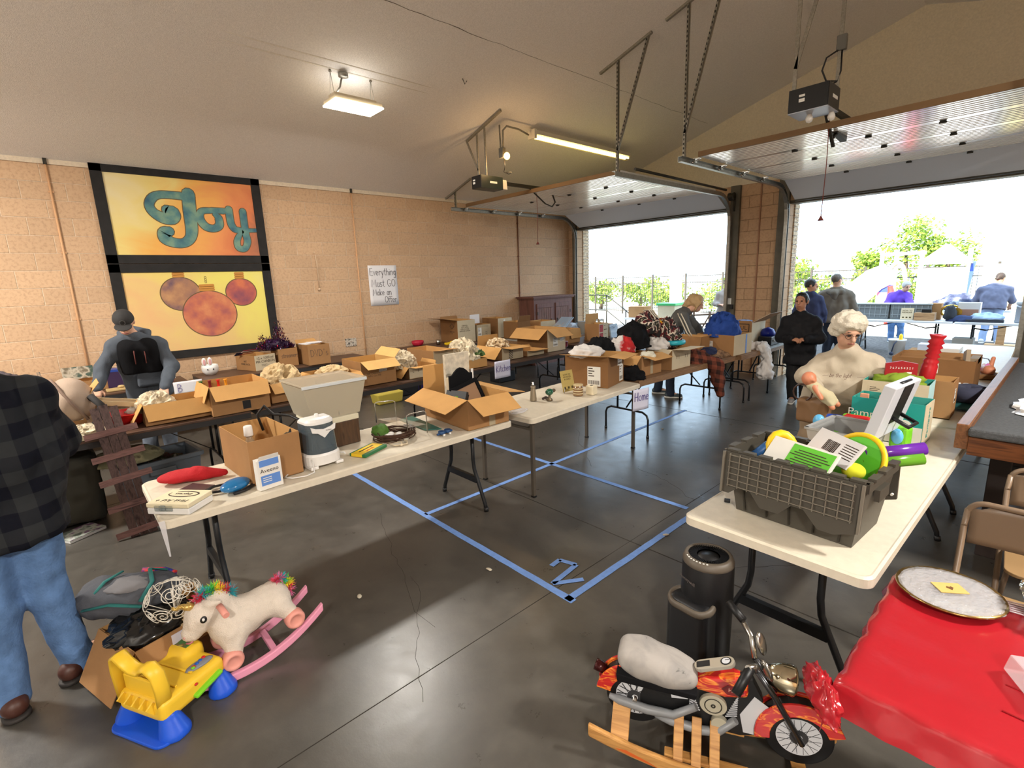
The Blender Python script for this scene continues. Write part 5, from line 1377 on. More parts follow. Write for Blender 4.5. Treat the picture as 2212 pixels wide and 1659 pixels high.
# black box, cap, gadgets
t = thing('black_radio', 'small black box with a round knob on the table by the column', 'box', (5.2, 8.56, TZ), 0)
obj('case', MB().box((0, 0, .07), (.2, .36, .13)), P('radio_black', (22, 23, 26), .3), t, .006); obj('knob', MB().lathe([(.014, 0), (.012, .014), (0, .016)], 12, (.1, -.1, .07), 0), WHT, t); obj('speaker', MB().box((.101, .12, .07), (.004, .1, .1)), P('radio_grey', (84, 90, 96), .4), t)
t = thing('ball_cap', 'shiny blue cap resting on the small black box', 'cap', (5.16, 8.6, TZ + .135), 0)
obj('crown', MB().lathe([(.11, 0), (.108, .05), (.08, .10), (.03, .125), (0, .13)], 20), P('cap_blue', (28, 44, 150), .3), t)
one('remote_parts', 'small black gadgets lying beside the small black box', 'gadget', MB().at((5.22, 8.93, TZ)).box((0, 0, .012), (.16, .1, .024)).box((.02, .12, .015), (.06, .08, .03)).ell((.0, -.02, .05), (.04, .05, .03), 10, 8), P('gadget', (40, 44, 52), .3, spec=.7), .004)
cloth('dark blue patterned cloth laid across the top of the moving carton', (4.80, 8.42, 1.09), (.14, .24, .035), ramp_mat('blue_pattern', [(.4, (30, 40, 80)), (.55, (140, 160, 200))], 14), 36, .4)
# ---------------------------------------------------------------- middle row contents
def kraft(label, c, r, m, seed, **k):
    return heap('crumpled_paper', label, 'paper', c, r, m, seed, .55, 2.4, **k)
kraft('crumpled newsprint spilling from the cut down tray', (2.98, .27, .775), (.11, .13, .07), NEWS, 41)
kraft('crumpled tan paper inside the carton with the hanging front flap', (2.78, .80, .86), (.14, .14, .13), NEWS, 42)
kraft('mound of kraft paper rising behind the clear bin', (2.72, 1.92, .92), (.2, .18, .16), KRAFT, 43)
kraft('kraft paper wad in the carton with the wide tan flap', (2.68, 2.5, .90), (.16, .16, .09), KRAFT, 44)
kraft('newsprint ball in the pale tipped carton', (2.72, 3.40, .87), (.17, .16, .17), NEWS, 45)
kraft('jagged newsprint heap near the Kitchen sign', (2.80, 4.30, .86), (.22, .19, .24), NEWS, 46)
kraft('brown wrapping wads in the carton with striped print', (2.56, 5.13, .90), (.18, .15, .12), ramp_mat('wrap_brown', [(.4, (120, 92, 62)), (.5, (196, 168, 128)), (.6, (226, 210, 180))], 24), 47)
one('greens', 'green leafy sprig poking from the newsprint heap', 'sprig', MB().at((2.95, 4.44, .9)).blob((0, 0, 0), (.08, .1, .07), 6, .8, 3, 20, 12, sharp=True), P('sprig_green', (70, 96, 44), .7))
for i, (dy, rgb) in enumerate(((-.17, (28, 100, 50)), (-.10, (120, 30, 40)), (-.03, (200, 36, 30)), (.03, (226, 150, 40)))):
    one('glass_bottle', ['green', 'maroon', 'red', 'amber'][i] + ' glass bottle neck showing in the wide carton with the black label', 'bottle', MB().lathe([(.03, 0), (.03, .16), (.012, .23), (.012, .27), (.016, .275), (.016, .285)], 12, (2.72 + .02 * i, 1.36 + dy, TZ + .006)), P('bottle_%d' % i, rgb, .15, spec=.7), group='coloured bottles in the wide carton')
# car seat
t = thing('car_seat', 'beige baby car seat with black trim lying on the left middle table', 'car seat', (2.66, .02, .9), 0)
V = SD(.05); V.el((0, -.12, .10), (.2, .22, .15)).el((.03, .22, .12), (.24, .16, .19)); V.clip((0, 0, -.05), (0, 0, -1)); sdobj('shell', V, P('seat_beige', (158, 138, 120), .85, bump=.2, bs=120), t, .014, .006)
obj('lining', MB().at((.14, .06, .17), ry=rad(55)).ell((0, 0, 0), (.13, .13, .05), 20, 10), P('seat_black', (34, 31, 30), .8), t)
obj('trim', MB().tube([(.2, -.30, .05), (.19, -.32, .14), (.1, -.28, .22), (.02, -.2, .25), (-.06, -.1, .25)], .012, 8).tube([(.2, -.02, .05), (.2, -.03, .16), (.13, -.01, .24), (.0, .0, .26)], .022, 8), P('seat_black', (34, 31, 30)), t)
obj('canopy_edge', MB().tube([(.26, .30, -.02), (.28, .22, .13), (.2, .15, .27), (.05, .12, .31), (-.1, .12, .28)], .012, 8), P('seat_piping', (120, 98, 84), .8), t)
obj('handle', MB().tube([(.2, .34, .16), (.26, .40, .08), (.28, .36, -.04), (.3, .26, -.14)], .028, 8), P('seat_black', (34, 31, 30)), t)
obj('buckle', MB().box((.2, -.04, .12), (.02, .05, .1)), WHT, t, .004)
one('red_bowl', 'round red plastic bowl on the left middle table', 'bowl', MB().lathe([(.11, 0), (.15, .05), (.165, .1), (.17, .1), (.172, .108), (.16, .108), (.145, .05), (.1, .01), (0, .01)], 28, (2.70, .60, TZ)), RED)
one('frame_tray', 'pale wooden frame lying slanted across the red bowl', 'frame', MB().at((2.62, .52, TZ + .2), .0, rx=rad(-14)).box((.1, 0, 0), (.02, .42, .04)).box((-.1, 0, 0), (.02, .42, .04)).box((0, .2, 0), (.2, .02, .04)).box((0, -.2, 0), (.2, .02, .04)), P('frame_cream', (210, 190, 150), .6))
one('white_jug', 'white plastic piece in the red bowl', 'jug', MB().at((2.72, .66, TZ + .10)).blob((0, 0, .0), (.07, .08, .05), 4, .5), WHT)
# weathered board leaning on the table edge
t = thing('weathered_board', 'weathered brown board with five cross slats leaning against the left middle table', 'board', (0, 0, 0))
WB = wood_mat('weathered_wood', (98, 78, 74), (56, 42, 42), 3, 2, .8)
A0, A1 = Vector((3.52, .50, 0.0)), Vector((3.17, .42, 1.0)); side = Vector((.05, 1, 0)).normalized(); dd = (A1 - A0)
nrm = side.cross(dd).normalized()
for k in range(3): obj('plank', MB().bar(A0 + side * (k - 1) * .06, A1 + side * (k - 1) * .06 + dd.normalized() * (.02 * (k % 2)), .056, .02, nrm), WB, t)
for f in (.04, .24, .44, .62, .80):
    c = A0 + dd * f; n2 = nrm if nrm.x > 0 else -nrm
    c = c + n2 * .024; obj('slat', MB().bar(c - side * .17 + Vector((0, 0, -.015)), c + side * .17 + Vector((0, 0, .025)), .02, .05, dd.normalized()), wood_mat('slat_wood', (118, 84, 78), (70, 48, 46), 3, 1, .8), t)
# floor under the middle row
t = thing('grey_tote', 'open slate grey plastic tote under the left middle table', 'tote', (2.78, .72, 0), .1)
mb = MB(); vs = ring(.2, .26, .0) + ring(.23, .31, .42); mb.add(vs, [(0, 1, 5, 4), (1, 2, 6, 5), (2, 3, 7, 6), (3, 0, 4, 7), (3, 2, 1, 0)]); obj('body', mb, P('tote_grey', (98, 108, 118), .5), t, solid=.005)
mb = MB()
for a, b in (((-.24, -.32), (.24, -.32)), ((.24, -.32), (.24, .32)), ((.24, .32), (-.24, .32)), ((-.24, .32), (-.24, -.32))): mb.bar((*a, .41), (*b, .41), .03, .035)
obj('rim', mb, P('tote_grey', (98, 108, 118)), t); obj('handle', MB().box((.245, .0, .33), (.03, .2, .05)), P('tote_grey', (98, 108, 118)), t, .006)
cloth('dark red and green bundle inside the slate grey tote', (2.78, .80, .3), (.15, .18, .1), ramp_mat('bundle', [(.4, (70, 30, 36)), (.55, (60, 70, 50)), (.65, (190, 180, 170))], 10), 51)
cloth('olive patterned cushion on the rim of the slate grey tote', (2.84, .52, .46), (.24, .27, .1), ramp_mat('cushion', [(.4, (112, 108, 82)), (.55, (150, 144, 112)), (.65, (92, 84, 64))], 9, .9), 52, .15, 1.5, name='cushion', cat='cushion')
t = thing('storage_bag', 'tall dark olive storage sack under the left end of the middle table', 'bag', (2.76, .0, 0))
V = SD(.08); V.bx((0, 0, .3), (.2, .26, .22), .06).clip((0, 0, 0.002), (0, 0, -1)); sdobj('body', V, P('sack_olive', (52, 50, 42), .9), t, .02, .02, 6)
one('floor_book', 'thin picture book lying on the floor by the dark storage sack', 'book', MB().mat(0).at((3.14, .12, 0), .5).box((0, 0, .012), (.2, .26, .02)).mat(1).box((0, 0, .024), (.202, .262, .004)), [P('page_white', (206, 206, 204), .7), ramp_mat('book_cover', [(.4, (110, 80, 110)), (.5, (176, 180, 170)), (.6, (90, 100, 90))], 12)])
one('yellow_tray', 'yellow plastic basin standing on the floor under the middle table', 'basin', MB().at((1.0, 4.05, 0)).box((0, 0, .09), (.25, .42, .18), 1.12), P('basin_yellow', (206, 188, 84), .45), .02)
for i, (x, y, lz) in enumerate(((.75, 5.0, 0), (.66, 5.34, .0))):
    t = thing('juice_carton', ['dark purple', 'lighter purple'][i] + ' printed carton on the floor under the right wall table', 'box', (x, y, 0), 0, 'purple cartons under the wall table'); t['dims'] = (.26, .3, .24)
    obj('body', MB().box((0, 0, .12), (.26, .3, .24)), P('purple_%d' % i, ((50, 40, 104), (112, 96, 190))[i], .5), t); lettering(t, '+x', 'GRAPE\nJUICE', .07, 0, 0, LABELW)
one('black_case', 'black carrying case on the floor under the wall table', 'case', MB().at((.7, 4.5, 0)).box((0, 0, .11), (.3, .5, .22)), P('case_black', (26, 26, 28), .6), .02)
one('small_basin', 'small black crate on the floor beyond the purple cartons', 'crate', MB().at((1.2, 6.4, 0)).box((0, 0, .1), (.3, .4, .2)), P('case_black', (26, 26, 28)), .02)
# ---------------------------------------------------------------- wall table goods
one('shopping_bag', 'knotted grey plastic bag on the long trinket carton against the wall', 'bag', MB().at((.34, -.42, .89)).blob((0, 0, 0), (.2, .3, .2), 61, .35, 2, 40, 22, True).blob((0, -.02, .2), (.05, .07, .06), 62, .6, 3, 14, 8), P('bag_grey', (92, 86, 94), .22, alpha=.9, spec=.8))
one('picture_book', 'white and red picture books standing at far left of the middle table', 'book', MB().at((2.55, -.5, TZ + .28)).box((0, 0, .1), (.3, .02, .3)).box((0, .03, .08), (.3, .015, .28)), P('book_white_red', (214, 196, 186), .5, var=.3, vs=6))
one('bottle_group', 'clear and white bottle on the trinket carton', 'bottle', MB().lathe([(.04, 0), (.04, .1), (.015, .14), (.015, .18)], 14, (.58, .02, .88)), CLEAR)
one('postcard', 'small printed picture leaning on wall behind the trinkets', 'picture', MB().at((.10, .36, 0.88)).box((0, 0, .07), (.01, .3, .15)), ramp_mat('postcard', [(.4, (70, 90, 80)), (.5, (200, 190, 170)), (.6, (120, 110, 90))], 9), .0)
t = thing('gift_box', 'dark purple carton with a blue lid behind the man in the cap', 'box', (.30, .74, TZ), -.1)
obj('body', MB().box((0, 0, .1), (.2, .24, .2)), P('box_plum', (52, 34, 66), .4), t); obj('lid', MB().box((0, 0, .215), (.205, .245, .03)), P('box_blue', (34, 62, 140), .4), t)
one('trinket_tray', 'flat gold rimmed tray of small trinkets in front of the purple carton', 'tray', MB().at((.60, .68, TZ)).box((0, 0, .012), (.16, .22, .024)).ell((0, .04, .04), (.03, .04, .02), 8, 6), P('tray_gold', (186, 160, 110), .4), .006)
t = thing('slipper', 'pair of pink clogs with white straps on the wall table', 'shoes', (.46, 1.14, TZ), .3)
for k, (dx, rzz) in enumerate(((0, .1), (.1, .9))):
    V = SD(.02); V.el((0, 0, .1), (.045, .05, .11)).clip((.02, 0, .1), (1, 0, .3)); o = sdobj('clog', V, P('clog_pink', (176, 40, 76), .6), t, .007); o.location = (dx, dx * .8, 0); o.rotation_euler = (0, 0, rzz)
    obj('strap', MB().tube([(dx, dx * .8 - .05, .05), (dx + .04, dx * .8, .06), (dx, dx * .8 + .05, .05)], .01, 6), WHT, t)
t = thing('bunny_bowl', 'white bunny faced bowl with pink ears on the wall table', 'bowl', (.34, 1.74, TZ), 0)
obj('bowl', MB().lathe([(.06, 0), (.1, .05), (.105, .1), (.1, .14), (.094, .14), (.095, .1), (.06, .02), (0, .02)], 24), WHT, t)
for y in (-.07, .0):
    e = obj('ear', MB().at((.05, y, .19)).ell((0, 0, 0), (.014, .03, .06), 12, 8), WHT, t); obj('ear_inside', MB().at((.062, y, .185)).ell((0, 0, 0), (.005, .018, .042), 10, 8), P('ear_pink', (214, 160, 160), .6), e)
for y in (-.05, .02): obj('eye', MB().ell((.102, y, .085), (.005, .01, .01), 10, 6), BLK, t)
t = thing('small_flag', 'little striped flag lying in the cream bottle carton', 'flag', (.40, 2.22, .985), .2)
mb = MB()
for i in range(7): mb.mat(i % 2).at((0, 0, .0), ry=-.5).box((-.06 + i * .022, .02, .02 + .01 * math.sin(i)), (.022, .2, .003))
mb.mat(2).at((0, 0, 0), ry=-.5).box((-.05, -.09, .026), (.1, .1, .004)); obj('cloth', mb, [P('flag_red', (150, 40, 50), .8), WHITEC, NAVY], t)
# tinsel garland: strips
t = thing('tinsel_garland', 'shiny purple and red tinsel piled on the streamers carton', 'tinsel', (.40, 2.62, 1.02))
mb = MB(); rnd = random.Random(9)
for i in range(1500):
    a = rnd.random() * 6.28; q = rnd.random() ** .5; x = .17 * q * math.cos(a); y = .27 * q * math.sin(a); top = .30 * (1 - q * q) * (1 + .5 * math.sin(y * 22)); z = rnd.random() * top
    d = Vector((rnd.random() - .5, rnd.random() - .5, rnd.random() - .3)).normalized() * .035; w = d.cross(Vector((0, 0, 1))).normalized() * .005
    p = Vector((x, y, z)); mb.mat(rnd.choice((0, 0, 0, 1, 2))).add([p - w, p + w, p + d + w, p + d - w], [(0, 1, 2, 3)])
o = obj('strands', mb, [P('tinsel_purple', (70, 24, 86), .25, metal=.8), P('tinsel_red', (140, 24, 44), .25, metal=.8), P('tinsel_silver', (176, 160, 196), .2, metal=.9)], t); o['kind'] = 'stuff'
obj('core', MB().blob((0, 0, .0), (.13, .2, .14), 7, .4), P('tinsel_core', (40, 16, 48), .5), t)
one('white_sleeves', 'stack of white paper sleeves on top of the DVD carton', 'papers', MB().at((.56, 3.06, 1.045), .2).box((0, 0, .006), (.2, .24, .012)).at((.60, 3.12, 1.058), -.1).box((0, 0, .006), (.16, .2, .01)), PAPERW)
one('photo_print', 'small photo print stuck low on the block wall below the conduit', 'photo', MB().box((.008, 3.98, .93), (.004, .2, .14)), ramp_mat('photo_print', [(.35, (80, 70, 62)), (.5, (206, 196, 180)), (.62, (140, 120, 104))], 26))
one('pink_bowl', 'raspberry red plastic bowl on the right wall table', 'bowl', MB().lathe([(.08, 0), (.11, .04), (.115, .085), (.11, .09), (.1, .04), (.07, .01), (0, .01)], 24, (.16, 5.22, TZ)), P('bowl_raspberry', (186, 34, 60), .35))
one('steel_cup', 'small steel cup beside the tallest carton', 'cup', MB().lathe([(.035, 0), (.045, .09), (.047, .09), (.038, .005), (0, .005)], 18, (.40, 5.52, TZ)), CHROME)
one('yellow_toy', 'yellow plastic toy lying in front of the tallest carton', 'toy', MB().at((.56, 5.66, TZ)).box((0, 0, .02), (.08, .18, .04)).ell((0, .06, .03), (.05, .05, .03), 10, 8), YEL, .01)
# wooden cabinet
t = thing('wooden_cabinet', 'worn red brown wooden cabinet with two plank doors in the left corner', 'cabinet', (.28, 8.62, 0))
CW = wood_mat('cabinet_wood', (112, 74, 64), (84, 54, 46), 2, 2, .6)
CWD = wood_mat('cabinet_plank', (120, 82, 68), (64, 42, 34), 4, 2, .6)
obj('body', MB().box((0, 0, .74), (.46, 1.26, 1.44)).box((0, 0, .02), (.48, 1.28, .04)), CW, t)
obj('cornice', MB().box((.01, 0, 1.475), (.52, 1.34, .03)).box((.01, 0, 1.50), (.56, 1.40, .025)), CW, t)
for k in (-1, 1):
    mb = MB(); y0 = k * .30
    for c, d in (((0, y0, 1.31), (.025, .5, .09)), ((0, y0, .20), (.025, .5, .1)), ((0, y0 - .21, .75), (.025, .08, 1.02)), ((0, y0 + .21, .75), (.025, .08, 1.02))): mb.box((.242, c[1], c[2]), d)
    dr = obj('door', mb, CW, t, .003)
    for q in range(5): obj('plank', MB().box((.238, y0 - .136 + q * .068, .75), (.02, .062, 1.02)), CWD, dr, .004)
    obj('latch', MB().box((.262, y0 - k * .20, .98), (.012, .03, .06)), STEEL_D, dr)
    obj('hinge', MB().box((.258, y0 + k * .24, 1.15), (.008, .02, .07)), STEEL_D, dr)
# trays and boxes on the table by the cabinet
one('plastic_tray', 'clear plastic tray tilted up on the pale table by the cabinet', 'tray', MB().at((1.30, 8.05, .98), .2, rx=rad(28)).box((0, 0, 0), (.3, .42, .02)).box((0, 0, .02), (.26, .38, .015)), P('tray_clear', (176, 196, 214), .1, alpha=.55, spec=.8), .005)
one('clear_trays', 'stack of clear trays and film under the tilted plastic tray', 'trays', MB().at((1.26, 8.1, TZ)).blob((0, 0, .08), (.26, .3, .16), 71, .5, 2.4, 30, 14, True), POLY)
one('black_monitor', 'black plastic screen lying back on the pale table by the cabinet', 'screen', MB().at((1.28, 8.44, TZ), 0, ry=rad(-20)).box((0, 0, .1), (.05, .34, .2)).box((.03, 0, .1), (.004, .26, .14)), P('screen_black', (30, 31, 33), .25), .01)
one('grey_flap_box', 'pale grey carton flap standing behind the black screen', 'box', MB().at((1.5, 8.54, TZ)).box((0, 0, .12), (.22, .28, .24)), P('grey_board', (150, 146, 138), .8))
t = thing('blue_book', 'pale blue covered book standing before the carton of clear jars', 'book', (2.56, 8.1, TZ), 0)
obj('cover', MB().at(ry=rad(-10)).box((0, 0, .13), (.03, .24, .26)), ramp_mat('book_blue', [(.4, (196, 214, 230)), (.52, (170, 192, 214)), (.62, (110, 134, 164))], 3, .5, (1, .4, 4)), t)
mb = MB().at(ry=rad(-10)); mb.M = mb.M @ face((.0155, 0, .2)); mb.text('notes for the\nfamily', .028); obj('lettering', mb, P('book_ink', (70, 88, 120)), t)
one('glass_jars', 'clear glass jars in the carton behind the blue book', 'jars', MB().lathe([(.04, 0), (.04, .14), (.03, .16)], 12, (2.2, 8.05, .93)).lathe([(.04, 0), (.04, .13), (.03, .15)], 12, (2.2, 8.18, .93)), CLEAR)
one('red_pot', 'dark red enamel pot at the end of the middle row', 'pot', MB().lathe([(.07, 0), (.09, .03), (.09, .1), (.095, .1), (.09, .105), (0, .105)], 18, (2.66, 6.60 - .1, TZ)), P('pot_red', (128, 24, 30), .3))
cloth('white tea towels heaped at the end of the middle row', (2.3, 6.98 - .36, .9), (.12, .12, .1), WHITEC, 72)
# ---------------------------------------------------------------- people
SKIN = P('skin_light', (206, 160, 134), .55, bump=.05, bs=200); SKIN2 = P('skin_tan', (172, 122, 94), .55); MOUTH = P('lip', (150, 88, 80), .5); EYEM = P('eye_dark', (34, 28, 26), .2)
DENIM = P('denim_blue', (84, 116, 160), .9, var=.25, vs=14, bump=.35, bs=90); DENIMD = P('denim_dark', (34, 42, 58), .9, var=.2, vs=14); SHOEW = P('trainer_white', (196, 194, 190), .6); SOLE = P('sole_white', (214, 212, 206), .6); BOOT = P('boot_brown', (70, 40, 32), .45)
def V3(*a): return Vector(a)
def frame(fwd, up=(0, 0, 1)):
    f = Vector(fwd).normalized(); r = f.cross(Vector(up)).normalized(); u = r.cross(f)
    return r, f, u, Matrix(((r.x, f.x, u.x), (r.y, f.y, u.y), (r.z, f.z, u.z)))
def add_head(S, c, fwd, s=1.0):
    r, f, u, M = frame(fwd); c = Vector(c)
    S.el(c + u * .025 * s - f * .005, (.076 * s, .094 * s, .098 * s), M).el(c + f * .026 * s - u * .055 * s, (.056 * s, .066 * s, .062 * s), M, .03)
    S.rc(c + f * .088 * s + u * .012 * s, c + f * .112 * s - u * .024 * s, .010 * s, .016 * s, .012)
    S.el(c + f * .088 * s - u * .062 * s, (.026 * s, .014 * s, .010 * s), M, .012).el(c + f * .075 * s + u * .03 * s, (.055 * s, .022 * s, .014 * s), M, .015)
    for k in (-1, 1): S.el(c + r * k * .078 * s - f * .012 * s, (.012 * s, .022 * s, .034 * s), M, .008)
def face_parts(root, c, fwd, s=1.0):
    r, f, u, M = frame(fwd); c = Vector(c)
    for k in (-1, 1):
        obj('eye', MB().ell(c + f * .087 * s + r * k * .031 * s + u * .008 * s, (.013 * s, .013 * s, .009 * s), 10, 8), EYEM, root)
        obj('eyebrow', MB().tube([c + f * .088 * s + r * k * .018 * s + u * .036 * s, c + f * .083 * s + r * k * .048 * s + u * .036 * s], .005 * s, 6), P('brow', (92, 74, 62), .8), root)
    obj('mouth', MB().tube([c + f * .094 * s - r * .024 * s - u * .062 * s, c + f * .100 * s - u * .060 * s, c + f * .094 * s + r * .024 * s - u * .062 * s], .0055 * s, 6), MOUTH, root)
def add_hand(S, w, d, n, thumb, curl=.6, s=1.0):
    """wrist w, finger direction d, palm faces n, thumb on side given by vector"""
    w = Vector(w); d = Vector(d).normalized(); n = (Vector(n) - d * Vector(n).dot(d)).normalized(); a = d.cross(n)
    if a.dot(Vector(thumb)) < 0: a = -a
    M = Matrix(((a.x, d.x, n.x), (a.y, d.y, n.y), (a.z, d.z, n.z)))
    S.bx(w + d * .048 * s, (.026 * s, .036 * s, .004 * s), .011 * s, M, .012)
    for i, (o, L) in enumerate(((.030, .072), (.010, .08), (-.011, .074), (-.031, .058))):
        b = w + d * .088 * s + a * o * s; q = d * math.cos(curl * .5) + n * math.sin(curl * .5); p1 = b + q * L * .5 * s
        q2 = d * math.cos(curl * 1.5) + n * math.sin(curl * 1.5); p2 = p1 + q2 * L * .5 * s
        S.rc(b - d * .02 * s, p1, .0095 * s, .009 * s, .004).rc(p1, p2, .009 * s, .0075 * s, .004)
    t0 = w + d * .025 * s + a * .03 * s; t1 = t0 + (a * .7 + d * .6 + n * .3) * .04 * s; t2 = t1 + (d * .9 + n * .4) * .032 * s
    S.rc(t0, t1, .012 * s, .0105 * s, .008).rc(t1, t2, .0105 * s, .008 * s, .004)
def limbs(S, J, side, fwd, g=0.0, arms=True, legs=True, short=False, torso=True, w=1.0, belly=0.0):
    v = {k: Vector(x) for k, x in J.items()}; sd = Vector(side).normalized(); f = Vector(fwd).normalized()
    ch = (v['shR'] + v['shL']) / 2; pel = v['pelvis']
    if torso:
        mid = (ch + pel) / 2
        for k in (-1, 1):
            S.rc(pel + sd * k * .075 * w, mid + sd * k * .075 * w + f * belly * .3, .105 * w + g, .105 * w + g + belly * .5).rc(mid + sd * k * .075 * w + f * belly * .3, ch + sd * k * .085 * w - (ch - pel).normalized() * .07, .105 * w + g + belly * .5, .095 * w + g)
        dz = Vector((0, 0, .03)); S.rc(v['shR'] - dz, v['shL'] - dz, .052 * w + g * .7, .052 * w + g * .7)
        nb = ch + (v['head'] - ch) * .38
        for q in 'RL': S.rc(nb, v['sh' + q] - dz * .6, .05 * w + g * .5, .046 * w + g * .6)
    if arms:
        for q in 'RL':
            if 'el' + q in v:
                S.rc(v['sh' + q] - Vector((0, 0, .025)), v['el' + q], .048 * w + g * .8, .040 * w + g * .85)
                if not short: S.rc(v['el' + q], v['wr' + q], .039 * w + g * .85, .028 * w + g * .8)
    if legs:
        for q, k in (('R', -1), ('L', 1)):
            hp = pel + sd * k * .085 * w - Vector((0, 0, .04))
            if 'hip' + q in v: hp = v['hip' + q]
            S.rc(hp, v['kn' + q], .088 * w + g, .058 * w + g).rc(v['kn' + q], v['an' + q] - Vector((0, 0, .02 if g else 0)), .058 * w + g, .042 * w + g * 1.5)
def shoe(root, an, d, m, sole, s=1.0, name='shoe'):
    an = Vector(an); d = Vector(d); d.z = 0; d.normalize()
    base = Vector((an.x, an.y, an.z - .06 * s if an.z > .12 else 0.0))
    S = SD(.03); S.rc(base + Vector((0, 0, .055 * s)) - d * .05 * s, base + Vector((0, 0, .04 * s)) + d * .15 * s, .045 * s, .036 * s).rc(base + Vector((0, 0, .06 * s)), base + Vector((0, 0, .10 * s)), .045 * s, .045 * s).clip(base + Vector((0, 0, .012)), (0, 0, -1)).clip(base + Vector((0, 0, .12 * s)), (0, 0, 1))
    o = sdobj(name, S, m, root, .009 if s > .9 else .012)
    S2 = SD(.03); S2.rc(base + Vector((0, 0, .02)) - d * .055 * s, base + Vector((0, 0, .02)) + d * .155 * s, .046 * s, .04 * s).clip(base + Vector((0, 0, .001)), (0, 0, -1)).clip(base + Vector((0, 0, .026)), (0, 0, 1))
    obj('sole', MB().raw(*S2.mesh(.009)), sole, o)
def figure(label, J, fwd, skin, top, bottom, shoes, headfwd=None, hands=None, h=.012, w=1.0, toes=None, short=False, hem=None, face=True, topg=.022, wrk=.012, belly=0.0, nohead=False, hs=1.0, collar=True):
    v = {k: Vector(x) for k, x in J.items()}
    side = v['shL'] - v['shR']; side.z = 0
    root = thing('person', label, 'person', (0, 0, 0))
    S = SD(.03); limbs(S, J, side, fwd, 0, w=w, belly=belly)
    ch = (v['shR'] + v['shL']) / 2
    hf = headfwd or fwd; r, f, u, M = frame(hf)
    S.rc(ch, v['head'] - u * .05, .062 * w, .052 * w)
    add_head(S, v['head'], hf, hs)
    for q in 'RL':
        if 'an' + q in v:
            t = Vector(toes[q]) if toes and q in toes else Vector(fwd)
            t.z = 0; S.rc(v['an' + q], v['an' + q] + t.normalized() * .12 - Vector((0, 0, .03)), .036, .03)
        if hands and q in hands:
            d, n, th, cu = hands[q]; add_hand(S, v['wr' + q], d, n, th, cu)
    obj('body', MB().raw(*S.mesh(h)), skin, root)
    if face: face_parts(root, v['head'], hf, hs)
    T = SD(.045); limbs(T, J, side, fwd, topg, legs=False, short=short, w=w, belly=belly)
    up = (ch - v['pelvis']).normalized()
    T.rc(ch, ch + (v['head'] - ch) * .32, .07 * w, .066 * w)
    hm = hem if hem is not None else .02
    T.rc(v['pelvis'] + side.normalized() * .07 - up * hm, v['pelvis'] - side.normalized() * .07 - up * hm, .115 * w + topg, .115 * w + topg)
    T.clip(v['pelvis'] - up * (hm + .03), -up); T.clip(ch + (v['head'] - ch) * .55, (v['head'] - ch).normalized() + Vector((0, 0, 2)))
    if not short and hands:
        for q in 'RL':
            if q in hands and 'wr' + q in v: pass
    to = obj(top[0], MB().raw(*T.mesh(h, wrk, 9, len(label))), top[1], root)
    B = SD(.04); limbs(B, J, side, fwd, .016, arms=False, torso=False, w=w)
    B.rc(v['pelvis'] + side.normalized() * .07, v['pelvis'] - side.normalized() * .07, .118 * w, .118 * w)
    for q in 'RL': B.clip((0, 0, .035), (0, 0, -1))
    obj(bottom[0], MB().raw(*B.mesh(h, .010, 10, len(label) + 3)), bottom[1], root)
    for q in 'RL':
        if 'an' + q in v: shoe(root, v['an' + q], Vector(toes[q]) if toes and q in toes else Vector(fwd), shoes[0], shoes[1], w)
    return root, to
def hair_cap(root, c, fwd, m, r3=(.084, .102, .1), back=0.0, amp=.05, low=-.02, name='hair', fr=5, seed=1, tilt=.55, extra=None, h=.010):
    r, f, u, M = frame(fwd); c = Vector(c)
    S = SD(.03); S.el(c + u * .035 - f * .014, r3, M); S.clip(c + f * .055 + u * .02, f - u * tilt)
    S.clip(c + u * low, -u - f * .0)
    for e in (extra or []): S.rc(c + r * e[0] + f * e[1] + u * e[2], c + r * e[3] + f * e[4] + u * e[5], e[6], e[7])
    return obj(name, MB().raw(*S.mesh(h, amp * .12, fr * 6, seed)), m, root)
GREYHAIR = P('hair_white', (216, 208, 190), .6, bump=.6, bs=90); BLKHAIR = P('hair_black', (24, 21, 20), .45, bump=.3, bs=120); BLOND = P('hair_blond', (176, 146, 104), .5, bump=.5, bs=120); BRHAIR = P('hair_brown', (58, 44, 34), .55, bump=.4, bs=120)
# --- white haired woman at the toy table
J = dict(head=(7.155, 4.80, 1.40), shR=(6.985, 4.88, 1.135), shL=(7.29, 4.98, 1.15), elR=(6.87, 4.82, 1.00), wrR=(7.01, 4.69, .955), elL=(7.43, 4.95, 1.02), wrL=(7.50, 4.86, .97), pelvis=(7.0, 5.02, .76), knR=(6.90, 4.95, .43), knL=(7.06, 5.02, .43), anR=(6.90, 5.02, .07), anL=(7.06, 5.1, .07))
hf = (.62, -.70, -.42)
root, to = figure('white haired person with glasses in a cream sweatshirt holding a baby doll', J, (.3, -.95, -.1), SKIN, ('sweatshirt', P('sweat_cream', (188, 176, 156), .9, spec=.2, bump=.15, bs=160)), ('trousers', P('trouser_tan', (146, 124, 98), .9)), (SHOEW, SOLE), hf, {'R': ((.75, -.45, -.35), (.2, -.3, -1), (.1, -.5, .9), .9), 'L': ((.5, -.3, -.8), (-.5, .3, -.8), (-.7, -.5, 0), .6)}, .009, .98, topg=.03, wrk=.016, belly=.03, hem=.08)
c = Vector(J['head']); r, f, u, M = frame(hf)
S = SD(.04)
